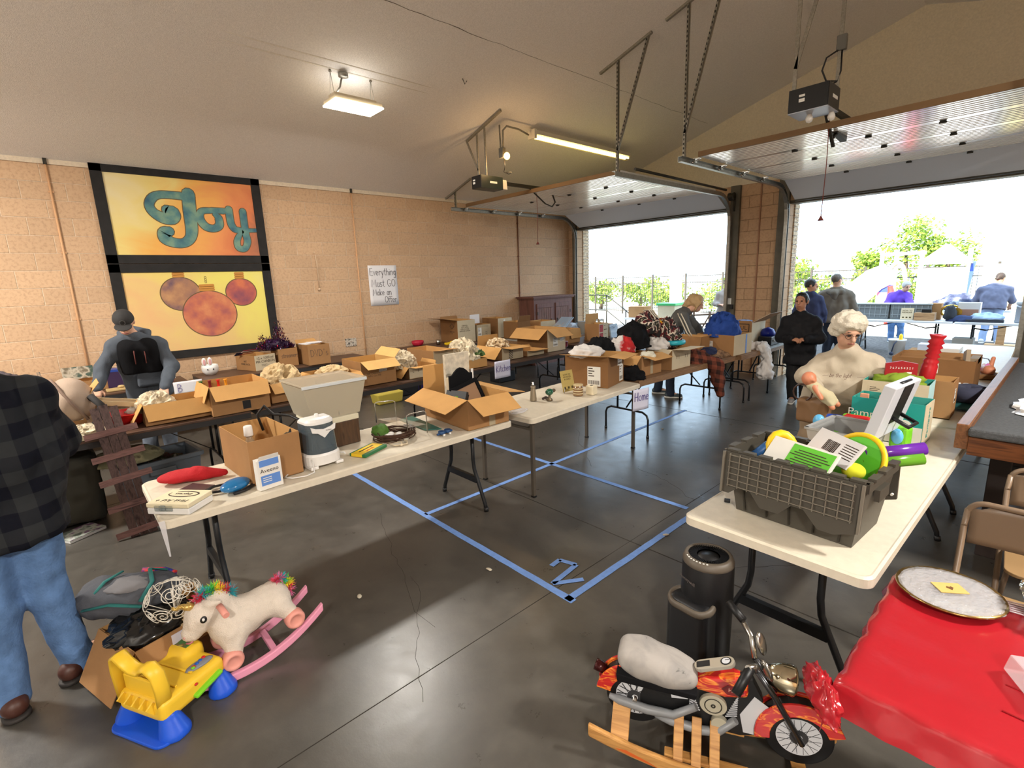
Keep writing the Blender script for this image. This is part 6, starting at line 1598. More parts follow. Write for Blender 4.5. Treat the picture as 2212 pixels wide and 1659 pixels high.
for a, b, d, q in ((0, -.03, .055, .088), (-.05, -.02, .05, .062), (.045, -.015, .055, .062), (-.03, .045, .085, .05), (.03, .04, .088, .05), (0, -.075, .01, .066), (-.065, -.03, -.015, .045), (.06, -.035, -.01, .045), (0, -.07, -.045, .045)): S.el(c + r * a * 1.12 + f * b + u * d * 1.08, (q * 1.13, q * 1.13, q * 1.13), M)
obj('hair', MB().raw(*S.mesh(.009, .014, 26, 4)), GREYHAIR, root)
mb = MB()
for k in (-1, 1): mb.tube([c + f * (.102 - .01 * abs(math.cos(t))) + r * (k * .034 + .026 * math.cos(t)) + u * (.004 + .02 * math.sin(t)) for t in [i * PI / 6 for i in range(12)]], .0022, 5, True); mb.tube([c + f * .09 + r * k * .062 + u * .01, c - f * .01 + r * k * .082 + u * .012], .0025, 5)
mb.tube([c + f * .102 - r * .009 + u * .008, c + f * .102 + r * .009 + u * .008], .0022, 5); obj('glasses', mb, P('glasses_brown', (70, 44, 36), .3), root)
ch = Vector((7.12, 4.92, 1.12)); fr_ = Vector((.28, -.96, 0)).normalized(); mb = MB()
rr_ = Vector((.96, .28, 0)); cc = ch + fr_ * .168 + Vector((0, 0, -.075)); mb.M = Matrix(((rr_.x, 0, fr_.x, cc.x), (rr_.y, 0, fr_.y, cc.y), (0, 1, 0, cc.z), (0, 0, 0, 1)))
hand(mb, 'be the light', .032, -.095, -.01, .0028, .0, .03, .25); mb.ribbon([(-.14, -.004), (-.1, .004)], .002).ribbon([(.09, .0), (.14, -.004)], .002); obj('lettering', mb, P('thread_brown', (110, 84, 72), .8), root)
# doll and bag she carries
t = thing('baby_doll', 'bald baby doll in a cream sleeper held in the white haired woman\'s arm', 'doll', (7.03, 4.60, .945))
S = SD(.02); S.el((-.05, -.03, .09), (.052, .052, .056)).rc((-.02, -.03, .045), (.08, .0, -.05), .035, .045).rc((.07, .0, -.04), (.13, -.03, -.12), .025, .02).rc((.09, .02, -.04), (.15, .02, -.1), .025, .02).rc((0, -.05, .03), (.06, -.07, -.05), .018, .014).el((-.005, -.065, .085), (.01, .012, .01))
obj('body', MB().raw(*S.mesh(.007)), P('doll_skin', (206, 132, 98), .45), t)
S = SD(.02); S.rc((-.018, -.03, .04), (.08, .0, -.05), .042, .052).rc((.07, .0, -.045), (.115, -.022, -.09), .033, .028).rc((.09, .02, -.04), (.13, .02, -.08), .032, .028)
obj('sleeper', MB().raw(*S.mesh(.007, .006, 20)), P('sleeper_cream', (196, 184, 150), .9), t)
t = thing('handbag', 'tan leather handbag with rolled handles hanging from the white haired woman\'s arm', 'bag', (7.0, 4.70, .77))
S = SD(.05); S.bx((0, 0, -.02), (.09, .03, .07), .03); S.el((0.06, -.01, .06), (.06, .04, .05)); obj('body', MB().raw(*S.mesh(.009, .008, 12)), P('bag_leather', (132, 98, 66), .5), t)
obj('handle', MB().tube([(-.08 + .07 * math.cos(a * PI / 7), -.05, .13 + .07 * math.sin(a * PI / 7)) for a in range(14)], .007, 6, True), P('bag_handle', (74, 48, 36), .4), t)
# --- woman in black
J = dict(head=(5.82, 7.93, 1.45), shR=(5.675, 7.90, 1.19), shL=(5.985, 8.0, 1.19), elR=(5.61, 7.86, .95), elL=(6.08, 7.99, .95), wrR=(5.78, 7.74, .94), wrL=(5.98, 7.79, .94), pelvis=(5.84, 7.97, .80), knR=(5.77, 7.93, .42), knL=(5.92, 7.98, .42), anR=(5.79, 7.95, .07), anL=(5.94, 8.0, .07))
hf = (.02, -1, .02)
root, to = figure('person in a long black coat with clasped hands standing by the right garage door', J, (.2, -.97, 0), SKIN2, ('coat', P('coat_black', (20, 20, 23), .75, spec=.25)), ('leggings', P('leggings_black', (17, 17, 19), .85)), (P('trainer_grey', (146, 144, 142), .6), SOLE), hf, {'R': ((.85, -.3, .05), (.2, .3, -1), (0, -.3, 1), .8), 'L': ((-.85, -.1, .0), (.0, .4, -1), (0, -.3, 1), .8)}, .010, .95, topg=.035, wrk=.018, hem=.20)
hair_cap(root, J['head'], hf, BLKHAIR, (.084, .1, .098), extra=[(0, -.09, .05, 0, -.13, .05, .03, .03), (-.06, -.04, 0, -.06, -.05, -.04, .03, .02), (.06, -.04, 0, .06, -.05, -.04, .03, .02)], tilt=.3, low=-.05)
# --- man in the black cap
J = dict(head=(1.80, .77, 1.60), shR=(1.70, .66, 1.385), shL=(1.74, 1.03, 1.36), elR=(1.74, .53, 1.15), wrR=(1.86, .45, .97), elL=(1.82, 1.10, 1.10), wrL=(2.12, .97, .93), pelvis=(1.55, .90, .86), knR=(1.66, .82, .46), anR=(1.66, .80, .08), knL=(1.68, .99, .46), anL=(1.74, .98, .08))
hf = (.82, -.18, -.62)
GREYM = P('hoodie_grey', (78, 84, 92), .9, spec=.2, bump=.2, bs=120)
root, to = figure('person in a dark cap and grey and black hooded sweater leaning over the middle table', J, (.97, -.1, -.2), SKIN, ('hoodie', GREYM), ('jeans', P('denim_grey_blue', (96, 104, 116), .9, var=.3, vs=10)), (SHOEW, SOLE), hf, {'R': ((.6, -.2, -.75), (-.5, 0, -.8), (.2, .9, 0), .7), 'L': ((.7, -.2, -.6), (0, 0, -1), (-.2, -.9, 0), .4)}, .010, 1.0, topg=.028, wrk=.015, hem=.05, toes={'R': (.9, -.3, 0), 'L': (.9, .25, 0)})
c = Vector(J['head']); r, f, u, M = frame(hf)
S = SD(.03); S.el(c + u * .04 - f * .005, (.092, .108, .10), M).clip(c + u * .035, -u); cp = obj('cap', MB().raw(*S.mesh(.008)), P('cap_charcoal', (42, 40, 39), .8), root)
S = SD(.02); S.el(c + f * .115 + u * .04, (.075, .07, .012), M); obj('brim', MB().raw(*S.mesh(.006)), P('cap_charcoal', (42, 40, 39)), cp)
obj('badge', MB().tube([c + f * .100 + u * .075 + (r * math.cos(a * PI / 6) + (u * .9 - f * .4) * math.sin(a * PI / 6)) * .024 for a in range(12)], .003, 5, True), P('cap_badge', (78, 74, 70), .7), cp)
S = SD(.05); ch = Vector((1.72, .845, 1.33)); pl = Vector(J['pelvis']); mid = ch.lerp(pl, .45)
sd_ = Vector((.1, 1, 0)).normalized()
for k in (-1, 1): S.rc(ch + sd_ * k * .075 + V3(.04, 0, -.0), mid + sd_ * k * .085 + V3(.05, 0, 0), .112, .118)
S.clip(mid - V3(0, 0, .06), (0, 0, -1)); S.clip(ch + V3(0, 0, .085), (-.2, 0, 1)); S.clip(ch + V3(.03, 0, 0), (-1, 0, .1)); lab(obj('chest_panel', MB().raw(*S.mesh(.010, .006, 10)), BLACKC, root), 'black chest panel of the sweater')
obj('hood', MB().at((1.70, .85, 1.45)).tube([(.08, -.1, -.03), (-.03, -.11, .03), (-.09, 0, .05), (-.03, .11, .02), (.08, .09, -.03)], [.03, .045, .055, .045, .03], 10), GREYM, root)
for k in (-1, 1): obj('drawstring', MB().tube([(1.845, .84 + k * .04, 1.36), (1.865, .84 + k * .045, 1.28), (1.862, .84 + k * .045, 1.17)], .005, 6), P('cord_maroon', (110, 58, 52), .7), root)
V = SD(.03); V.bx((1.70, .92, .99), (.05, .11, .06), .02); obj('pouch_pocket', MB().raw(*V.mesh(.010)).at(), GREYM, root)
# --- bending woman in striped sweater
J = dict(head=(4.57, 7.36, 1.44), shR=(4.44, 7.18, 1.30), shL=(4.34, 7.46, 1.32), elR=(4.58, 7.16, 1.04), wrR=(4.70, 7.22, .86), elL=(4.52, 7.50, 1.06), wrL=(4.66, 7.46, .88), pelvis=(4.16, 7.25, .90), knR=(4.30, 7.13, .47), anR=(4.33, 7.12, .07), knL=(4.06, 7.28, .47), anL=(4.02, 7.26, .08))
hf = (.80, .42, -.45)
STR = P('sweater_stripe_base', (92, 92, 90), .9, spec=.2, bump=.2, bs=80)
root, to = figure('person with long blond hair in a grey striped jacket bending over the clothes table', J, (.85, .45, 0), SKIN, ('jacket', STR), ('jeans', DENIMD), (P('trainer_dark', (60, 70, 74), .6), SOLE), hf, {'R': ((.6, .3, -.7), (-.3, 0, -.8), (.5, -.8, 0), .5), 'L': ((.6, .0, -.7), (-.3, 0, -.8), (.5, .8, 0), .5)}, .012, .95, topg=.03, wrk=.014, hem=.07, face=False)
for k in (0, 1): obj('stripe', MB().tube([(4.42 + k * .05, 7.105 - k * .0, 1.31), (4.52 + k * .055, 7.075, 1.16), (4.585 + k * .05, 7.075, 1.04), (4.66 + k * .03, 7.13, .93)], .012, 6, sq=.5), BAND, root)
for k in (0, 1): obj('stripe', MB().tube([(4.36 - k * .05, 7.06 - k * .01, 1.25 - k * .02), (4.27 - k * .05, 7.05, 1.08), (4.22 - k * .04, 7.06, .96)], .010, 6, sq=.4), BAND, root)
hair_cap(root, J['head'], hf, BLOND, (.09, .108, .105), amp=.1, tilt=.2, low=-.2, extra=[(-.07, .03, .03, -.05, .10, -.30, .05, .03), (.07, .03, .03, .05, .10, -.28, .05, .03), (0, -.08, .05, -.02, -.12, -.1, .07, .05), (-.06, -.05, 0, -.06, -.02, -.2, .05, .04)], h=.012)
# --- plaid shirt man at the left edge
J = dict(head=(5.03, -.10, 1.70), shR=(5.10, .10, 1.45), shL=(5.16, -.30, 1.45), elR=(4.96, .16, 1.18), wrR=(4.78, .05, 1.06), elL=(5.04, -.38, 1.18), wrL=(4.84, -.3, 1.06), pelvis=(5.13, -.09, .93), knR=(5.11, .0, .50), anR=(5.10, .05, .09), knL=(5.17, -.17, .50), anL=(5.20, -.19, .09), hipR=(5.13, .0, .86), hipL=(5.17, -.16, .86))
root, to = figure('person in a dark plaid shirt and blue jeans seen from behind', J, (-.97, .1, 0), SKIN, ('plaid_shirt', check_mat('plaid_navy', (42, 44, 46), (12, 14, 24), .13, ((0, 1, .08), (.15, 0, 1)))), ('jeans', DENIM), (BOOT, P('boot_sole', (44, 40, 38), .7)), (-1, .1, -.2), {'R': ((-.9, -.2, -.1), (0, 0, -1), (0, -1, 0), .5), 'L': ((-.9, .2, -.1), (0, 0, -1), (0, 1, 0), .5)}, .011, 1.1, topg=.045, wrk=.022, hem=.10, face=False, toes={'R': (-.8, .6, 0), 'L': (-.95, -.2, 0)}, belly=.06)
hair_cap(root, J['head'], (-1, .1, -.2), BRHAIR, low=-.06)
obj('collar', MB().tube([(5.13 - .07 * math.cos(a), -.10 + .08 * math.sin(a), 1.55) for a in [i * PI / 6 for i in range(12)]], .03, 8, True), BLACKC, root)
# --- outside visitors
J = dict(head=(5.31, 11.42, 1.66), shR=(5.51, 11.49, 1.40), shL=(5.10, 11.38, 1.40), elR=(5.60, 11.52, 1.14), wrR=(5.60, 11.6, .92), elL=(5.02, 11.38, 1.14), wrL=(5.05, 11.5, .93), pelvis=(5.31, 11.44, .93), knR=(5.43, 11.47, .50), knL=(5.25, 11.44, .50), anR=(5.46, 11.46, .07), anL=(5.22, 11.42, .07))
root, to = figure('person in a grey hooded jacket and dark jeans walking away outside the right door', J, (.26, .96, 0), SKIN, ('jacket', P('jacket_grey', (112, 106, 98), .9, spec=.2)), ('jeans', DENIMD), (P('trainer_dark', (60, 70, 74)), SOLE), (.45, .9, 0), {'R': ((0, .1, -1), (-1, 0, 0), (0, 1, 0), .6), 'L': ((0, .1, -1), (1, 0, 0), (0, 1, 0), .6)}, .014, 1.08, topg=.035, wrk=.016, face=False, hem=.04)
hair_cap(root, J['head'], (.45, .9, 0), P('hair_greying', (92, 84, 76), .6), (.082, .1, .094), low=-.04, tilt=.3, h=.012)
S = SD(.04); S.rc((5.22, 11.34, 1.44), (5.41, 11.38, 1.44), .06, .06).rc((5.31, 11.31, 1.42), (5.31, 11.33, 1.33), .08, .05); obj('hood', MB().raw(*S.mesh(.013, .01, 12)), P('jacket_grey', (112, 106, 98)), root)
J = dict(head=(5.02, 10.93, 1.58), shR=(5.17, 10.97, 1.34), shL=(4.87, 10.89, 1.34), elR=(5.24, 11.0, 1.08), wrR=(5.22, 11.1, .9), elL=(4.80, 10.9, 1.08), wrL=(4.82, 11.0, .9), pelvis=(5.04, 10.94, .90), knR=(5.12, 10.97, .48), knL=(4.98, 10.94, .48), anR=(5.13, 10.96, .07), anL=(4.97, 10.94, .07))
root, to = figure('young person with short black hair in a navy hooded jacket beside the grey jacket walker', J, (.6, .8, 0), SKIN2, ('jacket', P('jacket_navy', (38, 44, 76), .85)), ('trousers', P('trouser_dark', (40, 42, 48), .9)), (P('trainer_dark', (60, 70, 74)), SOLE), (.9, .35, 0), {'R': ((0, .1, -1), (-1, 0, 0), (0, 1, 0), .6)}, .014, .92, topg=.035, wrk=.016, face=False)
hair_cap(root, J['head'], (.9, .35, 0), BLKHAIR, (.084, .104, .1), low=-.03, tilt=.35, h=.012)
J = dict(head=(5.70, 15.55, 1.40), shR=(5.40, 15.66, 1.19), shL=(5.74, 15.62, 1.19), elR=(5.36, 15.55, .98), wrR=(5.52, 15.32, .92), elL=(5.82, 15.5, .98), wrL=(5.80, 15.3, .92), pelvis=(5.46, 15.80, .86), knR=(5.46, 15.74, .46), knL=(5.64, 15.77, .46), anR=(5.48, 15.74, .07), anL=(5.68, 15.76, .07))
root, to = figure('grey haired person in a purple jacket bending over crates outside', J, (.4, -.9, 0), SKIN, ('jacket', P('jacket_purple', (104, 70, 190), .8)), ('jeans', DENIM), (SHOEW, SOLE), (.62, -.7, -.35), {'R': ((.2, -.8, -.4), (0, 0, -1), (0, 0, 1), .6), 'L': ((0, -.8, -.4), (0, 0, -1), (0, 0, 1), .6)}, .016, .98, topg=.035, wrk=.016)
hair_cap(root, J['head'], (.62, -.7, -.35), P('hair_grey', (168, 164, 160), .6), (.088, .108, .1), low=-.06, h=.013)
J = dict(head=(7.24, 16.88, 1.52), shR=(7.42, 16.74, 1.28), shL=(6.97, 16.70, 1.28), elR=(7.50, 16.78, 1.0), wrR=(7.46, 17.0, .86), elL=(6.88, 16.74, 1.0), wrL=(6.84, 16.98, .86), pelvis=(7.2, 16.62, .90), knR=(7.33, 16.66, .48), knL=(7.12, 16.66, .48), anR=(7.38, 16.64, .07), anL=(7.10, 16.64, .07))
root, to = figure('person with a long ponytail in a grey tee shirt bending over the far outdoor table', J, (.1, .99, 0), SKIN2, ('tee_shirt', P('tee_grey', (98, 100, 120), .9)), ('jeans', P('denim_pale', (150, 170, 205), .9)), (SHOEW, SOLE), (.3, .9, -.25), {'R': ((0, .8, -.5), (0, 0, -1), (-1, 0, 0), .5), 'L': ((0, .8, -.5), (0, 0, -1), (1, 0, 0), .5)}, .016, 1.08, short=True, topg=.04, wrk=.018, face=False, hem=.08)
hair_cap(root, J['head'], (.3, .9, -.25), BRHAIR, (.085, .102, .098), low=-.05, extra=[(0, -.09, .02, -.03, -.13, -.12, .035, .05), (-.03, -.13, -.12, -.02, -.1, -.36, .05, .02)], h=.013)
J = dict(head=(2.50, 12.95, 1.62), shR=(2.66, 13.0, 1.36), shL=(2.34, 12.86, 1.36), elR=(2.70, 12.9, 1.12), wrR=(2.56, 12.74, 1.10), elL=(2.28, 12.8, 1.12), wrL=(2.42, 12.68, 1.10), pelvis=(2.5, 12.92, .92), knR=(2.58, 12.95, .5), knL=(2.44, 12.9, .5), anR=(2.58, 12.95, .07), anL=(2.43, 12.9, .07))
root, to = figure('person in pale grey clothes standing just outside the left door by its right jamb', J, (-.3, -.95, 0), SKIN, ('jacket', P('jacket_pale', (150, 140, 134), .9)), ('trousers', P('trouser_pale', (150, 142, 134), .9)), (SHOEW, SOLE), (-.3, -.95, -.2), {'R': ((-.8, -.3, 0), (0, 0, -1), (0, 0, 1), .7), 'L': ((.8, -.3, 0), (0, 0, -1), (0, 0, 1), .7)}, .016, .95, topg=.03)
hair_cap(root, J['head'], (-.3, -.95, -.2), BRHAIR, h=.013)
# ---------------------------------------------------------------- right hand tables
TOTE = P('tote_charcoal', (72, 68, 60), .45, spec=.4)
t = thing('storage_tote', 'dark grey hinged lid tote full of toys on the near right table', 'tote', (7.555, 2.70, TZ), rad(-4))
def hollow(a0, b0, a1, b1, h): return MB().add(ring(a0, b0, 0) + ring(a1, b1, h), [(0, 1, 5, 4), (1, 2, 6, 5), (2, 3, 7, 6), (3, 0, 4, 7), (3, 2, 1, 0)])
obj('body', hollow(.245, .155, .285, .19, .30), TOTE, t, solid=.006)
mb = MB()
for k in (-1, 1):
    mb.box((0, k * .192, .285), (.585, .02, .04)); mb.box((k * .287, 0, .285), (.02, .40, .04))
    for i in range(8): mb.box((-.255 + i * .073, k * .192, .309), (.052, .03, .012))
    for i in range(3): mb.box((k * .29, -.12 + i * .12, .309), (.03, .07, .012))
obj('rim', mb, TOTE, t)
mb = MB()
for k in (-1, 1):
    for i in range(5): mb.bar((k * (-.2 + i * .1), -.163 , .01), (k * (-.22 + i * .11), -.188, .25), .006)
obj('wall_rib', mb, TOTE, t)
obj('side_handle', MB().box((.293, -.02, .22), (.02, .12, .05)), TOTE, t)
for k, nm in ((-1, 'front lid half hanging'), (1, 'rear lid half hanging')):
    edge = [(-.29, 0), (.29, 0), (.29, -.20), (.20, -.235), (.14, -.235), (.08, -.17), (.03, -.17), (-.02, -.225), (-.10, -.225), (-.15, -.165), (-.21, -.165), (-.25, -.20), (-.29, -.20)]
    mb = MB(); mb.M = Matrix.Translation((0, k * .218, .305)) @ Matrix.Rotation(rad(-5) * k * -1, 4, 'X')
    mb.prism(edge, -.003, .003, 1)
    ld = obj('lid', mb, TOTE, t)
    mb2 = MB(); mb2.M = mb.M.copy()
    for i in range(12): mb2.box((-.255 + i * .0463, k * .006, -.085), (.004, .012, .16))
    for i in range(6): mb2.box((0, k * .006, -.012 - i * .029), (.52, .012, .004))
    for x0 in (-.285, .285): mb2.box((x0, k * .006, -.1), (.01, .014, .2))
    obj('lid_rib', mb2, P('tote_rib', (112, 106, 94), .4), ld)
    obj('rivet', MB().tube([(-.275, k * .212, .13), (-.275, k * .226, .13)], .006, 8).tube([(.275, k * .212, .13), (.275, k * .226, .13)], .006, 8), LABELW, ld)
b = TZ
t = thing('toy_blaster', 'yellow and blue ring shaped water toy in the dark tote', 'toy', (7.42, 2.76, b + .27), .4)
obj('ring', MB().at(rx=rad(70), rz=.3).tube([(.055 * math.cos(a * PI / 8), .085 * math.sin(a * PI / 8), 0) for a in range(16)], .024, 10, True), YEL, t)
obj('grip', MB().tube([(-.12, -.04, -.02), (-.06, .02, .02), (.04, .09, .05)], .024, 8).tube([(.08, -.02, .0), (.1, -.1, -.06)], .02, 8), P('toy_denim_blue', (42, 92, 150), .4), t); obj('trigger', MB().box((.02, -.04, -.02), (.05, .05, .05)), ORA, t, .01)
def pack(label, c, rz, ry, w, h, mats, art, name='toy_package'):
    t = thing(name, label, 'package', c, rz); B = Matrix.Rotation(ry, 4, 'X')
    mb = MB(); mb.M = B; mb.box((0, 0, 0), (w, .012, h)); obj('card', mb, mats[0], t, .002)
    mb = MB(); mb.M = B @ face((0, -.0066, 0), 'y'); art(mb); obj('print', mb, mats[1:], t)
def art1(mb):
    mb.mat(0).box((.05, -.0, 0), (.2, .15, .0012)); mb.mat(1)
    for i in range(9): mb.box((.05, .05 - .013 * i, .001), (.13 + .03 * (i % 3), .0045, .0008))
def art2(mb):
    mb.mat(0)
    x = -.05
    while x < .03: mb.box((x, 0, .0006), (.003 + .003 * R(), .055, .0012)); x += .009
    for i in range(6): mb.box((.09, .035 - .012 * i, .0006), (.08, .004, .001))
pack('white and lime green printed toy package in the dark tote', (7.53, 2.62, b + .29), -.35, rad(-42), .32, .17, [LABELW, P('print_lime', (96, 186, 52), .4), PRINT], art1)
pack('silver toy package with barcode on top of the tote', (7.64, 2.74, b + .345), -.7, rad(-38), .28, .13, [P('pack_silver', (206, 204, 204), .25), PRINT], art2)
one('crayon_box', 'orange carton wedged under the silver package', 'box', MB().at((7.58, 2.71, b + .31), -.5).box((0, 0, 0), (.14, .03, .04)), ORA, .003)
t = thing('flying_disc', 'yellow rimmed green and orange disc standing in the tote', 'toy', (7.71, 2.80, b + .28), -.5)
mb = MB(); mb.M = Matrix.Rotation(rad(62), 4, 'X'); mb.mat(0).tube([(.13 * math.cos(a * PI / 16), .13 * math.sin(a * PI / 16), 0) for a in range(32)], .012, 8, True); obj('rim', mb, YEL, t)
mb = MB(); mb.M = Matrix.Rotation(rad(62), 4, 'X'); mb.prism([(.125 * math.cos(a * PI / 16), .125 * math.sin(a * PI / 16)) for a in range(32)], -.003, .003); obj('net', mb, P('disc_green', (96, 200, 50), .5), t)
mb = MB(); mb.M = Matrix.Rotation(rad(62), 4, 'X'); mb.prism([(.12 * math.cos(rad(a)), .12 * math.sin(rad(a))) for a in (230, 245, 260, 275, 290, 310)], .0032, .0045); obj('orange_patch', mb, ORA, t)
one('foam_ball', 'yellow green fuzzy ball at the corner of the tote', 'ball', MB().ell((7.74, 2.66, b + .285), (.045, .045, .035), 16, 12), P('ball_lime', (206, 206, 40), .9))
for i, (m, dz, dy) in enumerate(((P('tube_purple', (96, 40, 150), .2), .335, .02), (P('tube_green', (92, 150, 40), .2), .295, .0))):
    one('chalk_tube', ['purple', 'green'][i] + ' plastic tube lying across the right end of the tote', 'tube', MB().tube([(7.74, 2.80 + dy, b + dz - .02), (7.93, 2.93 + dy, b + dz + .02)], .028, 10), m)
one('black_clip', 'tiny black clip lying left of the dark tote', 'clip', MB().at((7.235, 2.60, b), .4).box((0, 0, .008), (.028, .022, .016)), BLK, .003)
# grey hinged case
CASE = P('case_grey', (160, 160, 158), .45); CASEL = P('case_lid', (198, 202, 210), .35)
t = thing('hinged_case', 'light grey plastic case with its lid standing open behind the tote', 'case', (7.43, 3.86, TZ), rad(-7))
obj('body', hollow(.135, .17, .155, .20, .15), CASE, t, solid=.008)
mb = MB()
for k in (-1, 1): mb.box((0, k * .2, .148), (.33, .022, .014)); mb.box((k * .155, 0, .148), (.022, .42, .014))
obj('rim', mb, CASE, t)
mb = MB(); mb.M = Matrix.Translation((.19, 0, .16)) @ Matrix.Rotation(rad(14), 4, 'Y')
mb.box((.02, 0, .16), (.014, .40, .33)); 
for k in (-1, 1): mb.box((-.005, k * .195, .16), (.06, .014, .33))
mb.box((-.005, 0, .32), (.06, .40, .014)); ld = obj('lid', mb, CASEL, t, .004)
mb2 = MB(); mb2.M = mb.M.copy(); mb2.box((.02, -.0, .2), (.024, .15, .24)); obj('handle_recess', mb2, BLK, ld, .004)
mb2 = MB(); mb2.M = mb.M.copy(); mb2.tube([(.03, -.06, .12), (.12, -.06, .10), (.12, .07, .10), (.03, .07, .12)], .012, 8).tube([(0, -.06, .325), (0, .1, .325)], .01, 8); obj('handle', mb2, BLK, ld)
obj('hinge_knob', MB().tube([(.175, -.225, .145), (.175, -.20, .145)], .03, 14), BLK, t)
# learning toys around the case
t = thing('learning_toy', 'light blue, navy and lime electronic learning toy left of the grey case', 'toy', (7.28, 4.12, TZ), .1)
obj('base', MB().box((0, 0, .03), (.2, .16, .05)), GRN, t, .015); obj('speaker', MB().at((-.07, -.06, .10)).ell((0, 0, 0), (.038, .03, .05), 16, 10), P('toy_sky', (96, 176, 222), .3), t); obj('screen', MB().at((.015, -.03, .10), rx=rad(-15)).box((0, 0, 0), (.10, .05, .11)), P('toy_navy', (28, 62, 150), .35), t, .015); obj('keys', MB().box((.1, 0, .1), (.07, .04, .06)), P('toy_silver', (150, 152, 158), .4), t, .006)
t = thing('red_handle_toy', 'red arched handle toy case with white front behind the grey case', 'toy', (7.42, 4.17, TZ + .0), -.05)
obj('case', MB().box((0, .02, .075), (.2, .06, .15)), GRN, t, .02); obj('arch', MB().tube([(-.085, -.02, .06), (-.085, -.02, .115), (-.06, -.02, .14), (.06, -.02, .14), (.085, -.02, .115), (.085, -.02, .06)], .02, 8), RED, t); obj('front', MB().box((0, -.012, .085), (.15, .02, .07)), WHT, t, .01)
t = thing('lime_phone_toy', 'lime and light blue toy beside the teal diaper carton', 'toy', (7.68, 4.03, TZ), -.3)
obj('body', MB().box((0, 0, .09), (.10, .08, .15)), GRN, t, .02); obj('dial', MB().at((0, -.04, .1)).ell((0, 0, 0), (.035, .02, .05), 16, 10), P('toy_sky', (96, 176, 222)), t); obj('foot', MB().ell((.045, .03, .025), (.04, .04, .025), 12, 8), ORA, t)
one('toy_tray', 'lime edged flat toy board beside the grey case', 'toy', MB().mat(0).at((7.24, 3.58, TZ), .3).box((0, 0, .012), (.22, .3, .024)).mat(1).box((0, 0, .0245), (.19, .27, .002)), [GRN, ramp_mat('board_print', [(.4, (226, 200, 130)), (.5, (214, 130, 110)), (.6, (206, 220, 200))], 12, .4)], .004)
# diaper cartons
c = carton('teal printed diaper carton standing behind the open grey case lid', 7.57, 4.31, .40, .24, .275, -.04, TZ, TEALP, P('teal_inside', (52, 150, 138), .7), face_m=CBW)
lettering(c, '-y', 'Pampers', .075, -.09, .03, LABELW); sticker(c, '-y', .06, -.075, .27, .12, 0, LABELW, 'white_panel', False); sticker(c, '-y', .0, -.01, .1, .05, 0, YEL, 'yellow_panel', False)
mb = MB(); mb.M = face((.1, -.1225, .12), 'y'); mb.mat(0).prism([(.045 * math.cos(a * PI / 12), .045 * math.sin(a * PI / 12)) for a in range(24)], 0, .001); mb.mat(1).bar((-.018, 0, .001), (.018, 0, .001), .014, .001).bar((0, -.018, .001), (0, .018, .001), .014, .001); obj('round_emblem', mb, [LABELW, P('emblem_green', (60, 140, 90), .5)], c)
mb = MB(); mb.M = face((.2012, 0, .14)) @ Matrix.Rotation(PI / 2, 4, 'Z'); mb.text('Pampers', .06); obj('lettering', mb, TEALP, c)
one('wipe_pack', 'orange lined toy blocks poking out of the teal diaper carton', 'toy', MB().at((7.42, 4.27, TZ + .26)).box((0, 0, 0), (.05, .02, .06)).box((.1, .02, .0), (.04, .02, .05)), P('block_pink', (214, 150, 120), .6), .004)
c = carton('white printed diaper carton with teal rim behind the teal diaper carton', 7.50, 4.87, .40, .28, .30, .02, TZ, CBW, P('teal_inside', (52, 150, 138)), face_m=P('pack_sky', (176, 216, 220), .6))
for u in (-.1, .06): sticker(c, '-y', u, .06, .12, .1, 4, CBW, 'printed_lines', False)
t = thing('toy_barn', 'red toy house front with numerals and a white card on the white diaper carton', 'toy', (7.50, 4.90, TZ + .30), rad(25))
mb = MB().prism([(-.1, -.05), (.1, -.05), (.1, .12), (0, .14), (-.1, .12)], -.01, .01, 1); obj('board', mb, P('barn_red', (150, 24, 32), .4), t)
mb = MB(); mb.M = face((0, -.011, .085), 'y'); mb.text('7 6 7 6 5 4 3 2 1', .022); obj('lettering', mb, LABELW, t); obj('card', MB().box((-.01, -.016, .0), (.075, .004, .07)).box((.05, -.013, .05), (.03, .003, .012)), LABELW, t)
cloth('lime green quilted cloth stuffed in the white diaper carton', (7.50, 4.88, TZ + .27), (.17, .11, .08), P('lime_cloth', (122, 146, 40), .9), 81, .35, 2.4)
c = carton('brown carton holding the red turned post behind the white diaper carton', 7.62, 5.18, .36, .26, .285, 0.0, TZ, CB)
sticker(c, '+x', .0, .02, .06, .11, 2)
one('turned_post', 'tall red turned wooden post standing in the brown carton', 'post', MB().at((7.60, 5.10, TZ + .01), ry=rad(6)).lathe([(.05, 0), (.05, .38), (.042, .4), (.05, .42), (.032, .44), (.048, .455), (.032, .475), (.048, .49), (.034, .51), (.05, .525), (.036, .545), (.052, .56), (.036, .585), (.05, .61), (.052, .62), (.03, .62), (.028, .55), (0, .55)], 20), P('post_red', (178, 26, 36), .35))
c = carton('widest brown carton with inner dividers on the second right table', 7.52, 6.42, .60, .52, .29, 0.0, TZ, CBD, CB)
mb = MB()
for y in (-.09, .09): mb.box((0, y, .14), (.58, .006, .27))
obj('divider', mb, CB, c); sticker(c, '-y', .0, .06, .1, .09, 1)
one('wood_frame', 'grey wooden frame pieces leaning in the widest brown carton', 'frame', MB().at((7.74, 6.34, TZ + .25), .2, rx=rad(-15)).box((0, 0, .03), (.03, .18, .16)).at((7.79, 6.44, TZ + .27)).box((0, 0, 0), (.06, .24, .05)), P('frame_grey', (150, 132, 108), .7))
t = thing('pen_pack', 'blue pack of white capped tubes beside the widest carton', 'pack', (7.74, 5.92, TZ), 0)
obj('box', MB().box((0, 0, .055), (.16, .12, .11)), P('pen_blue', (36, 62, 150), .35), t, .006)
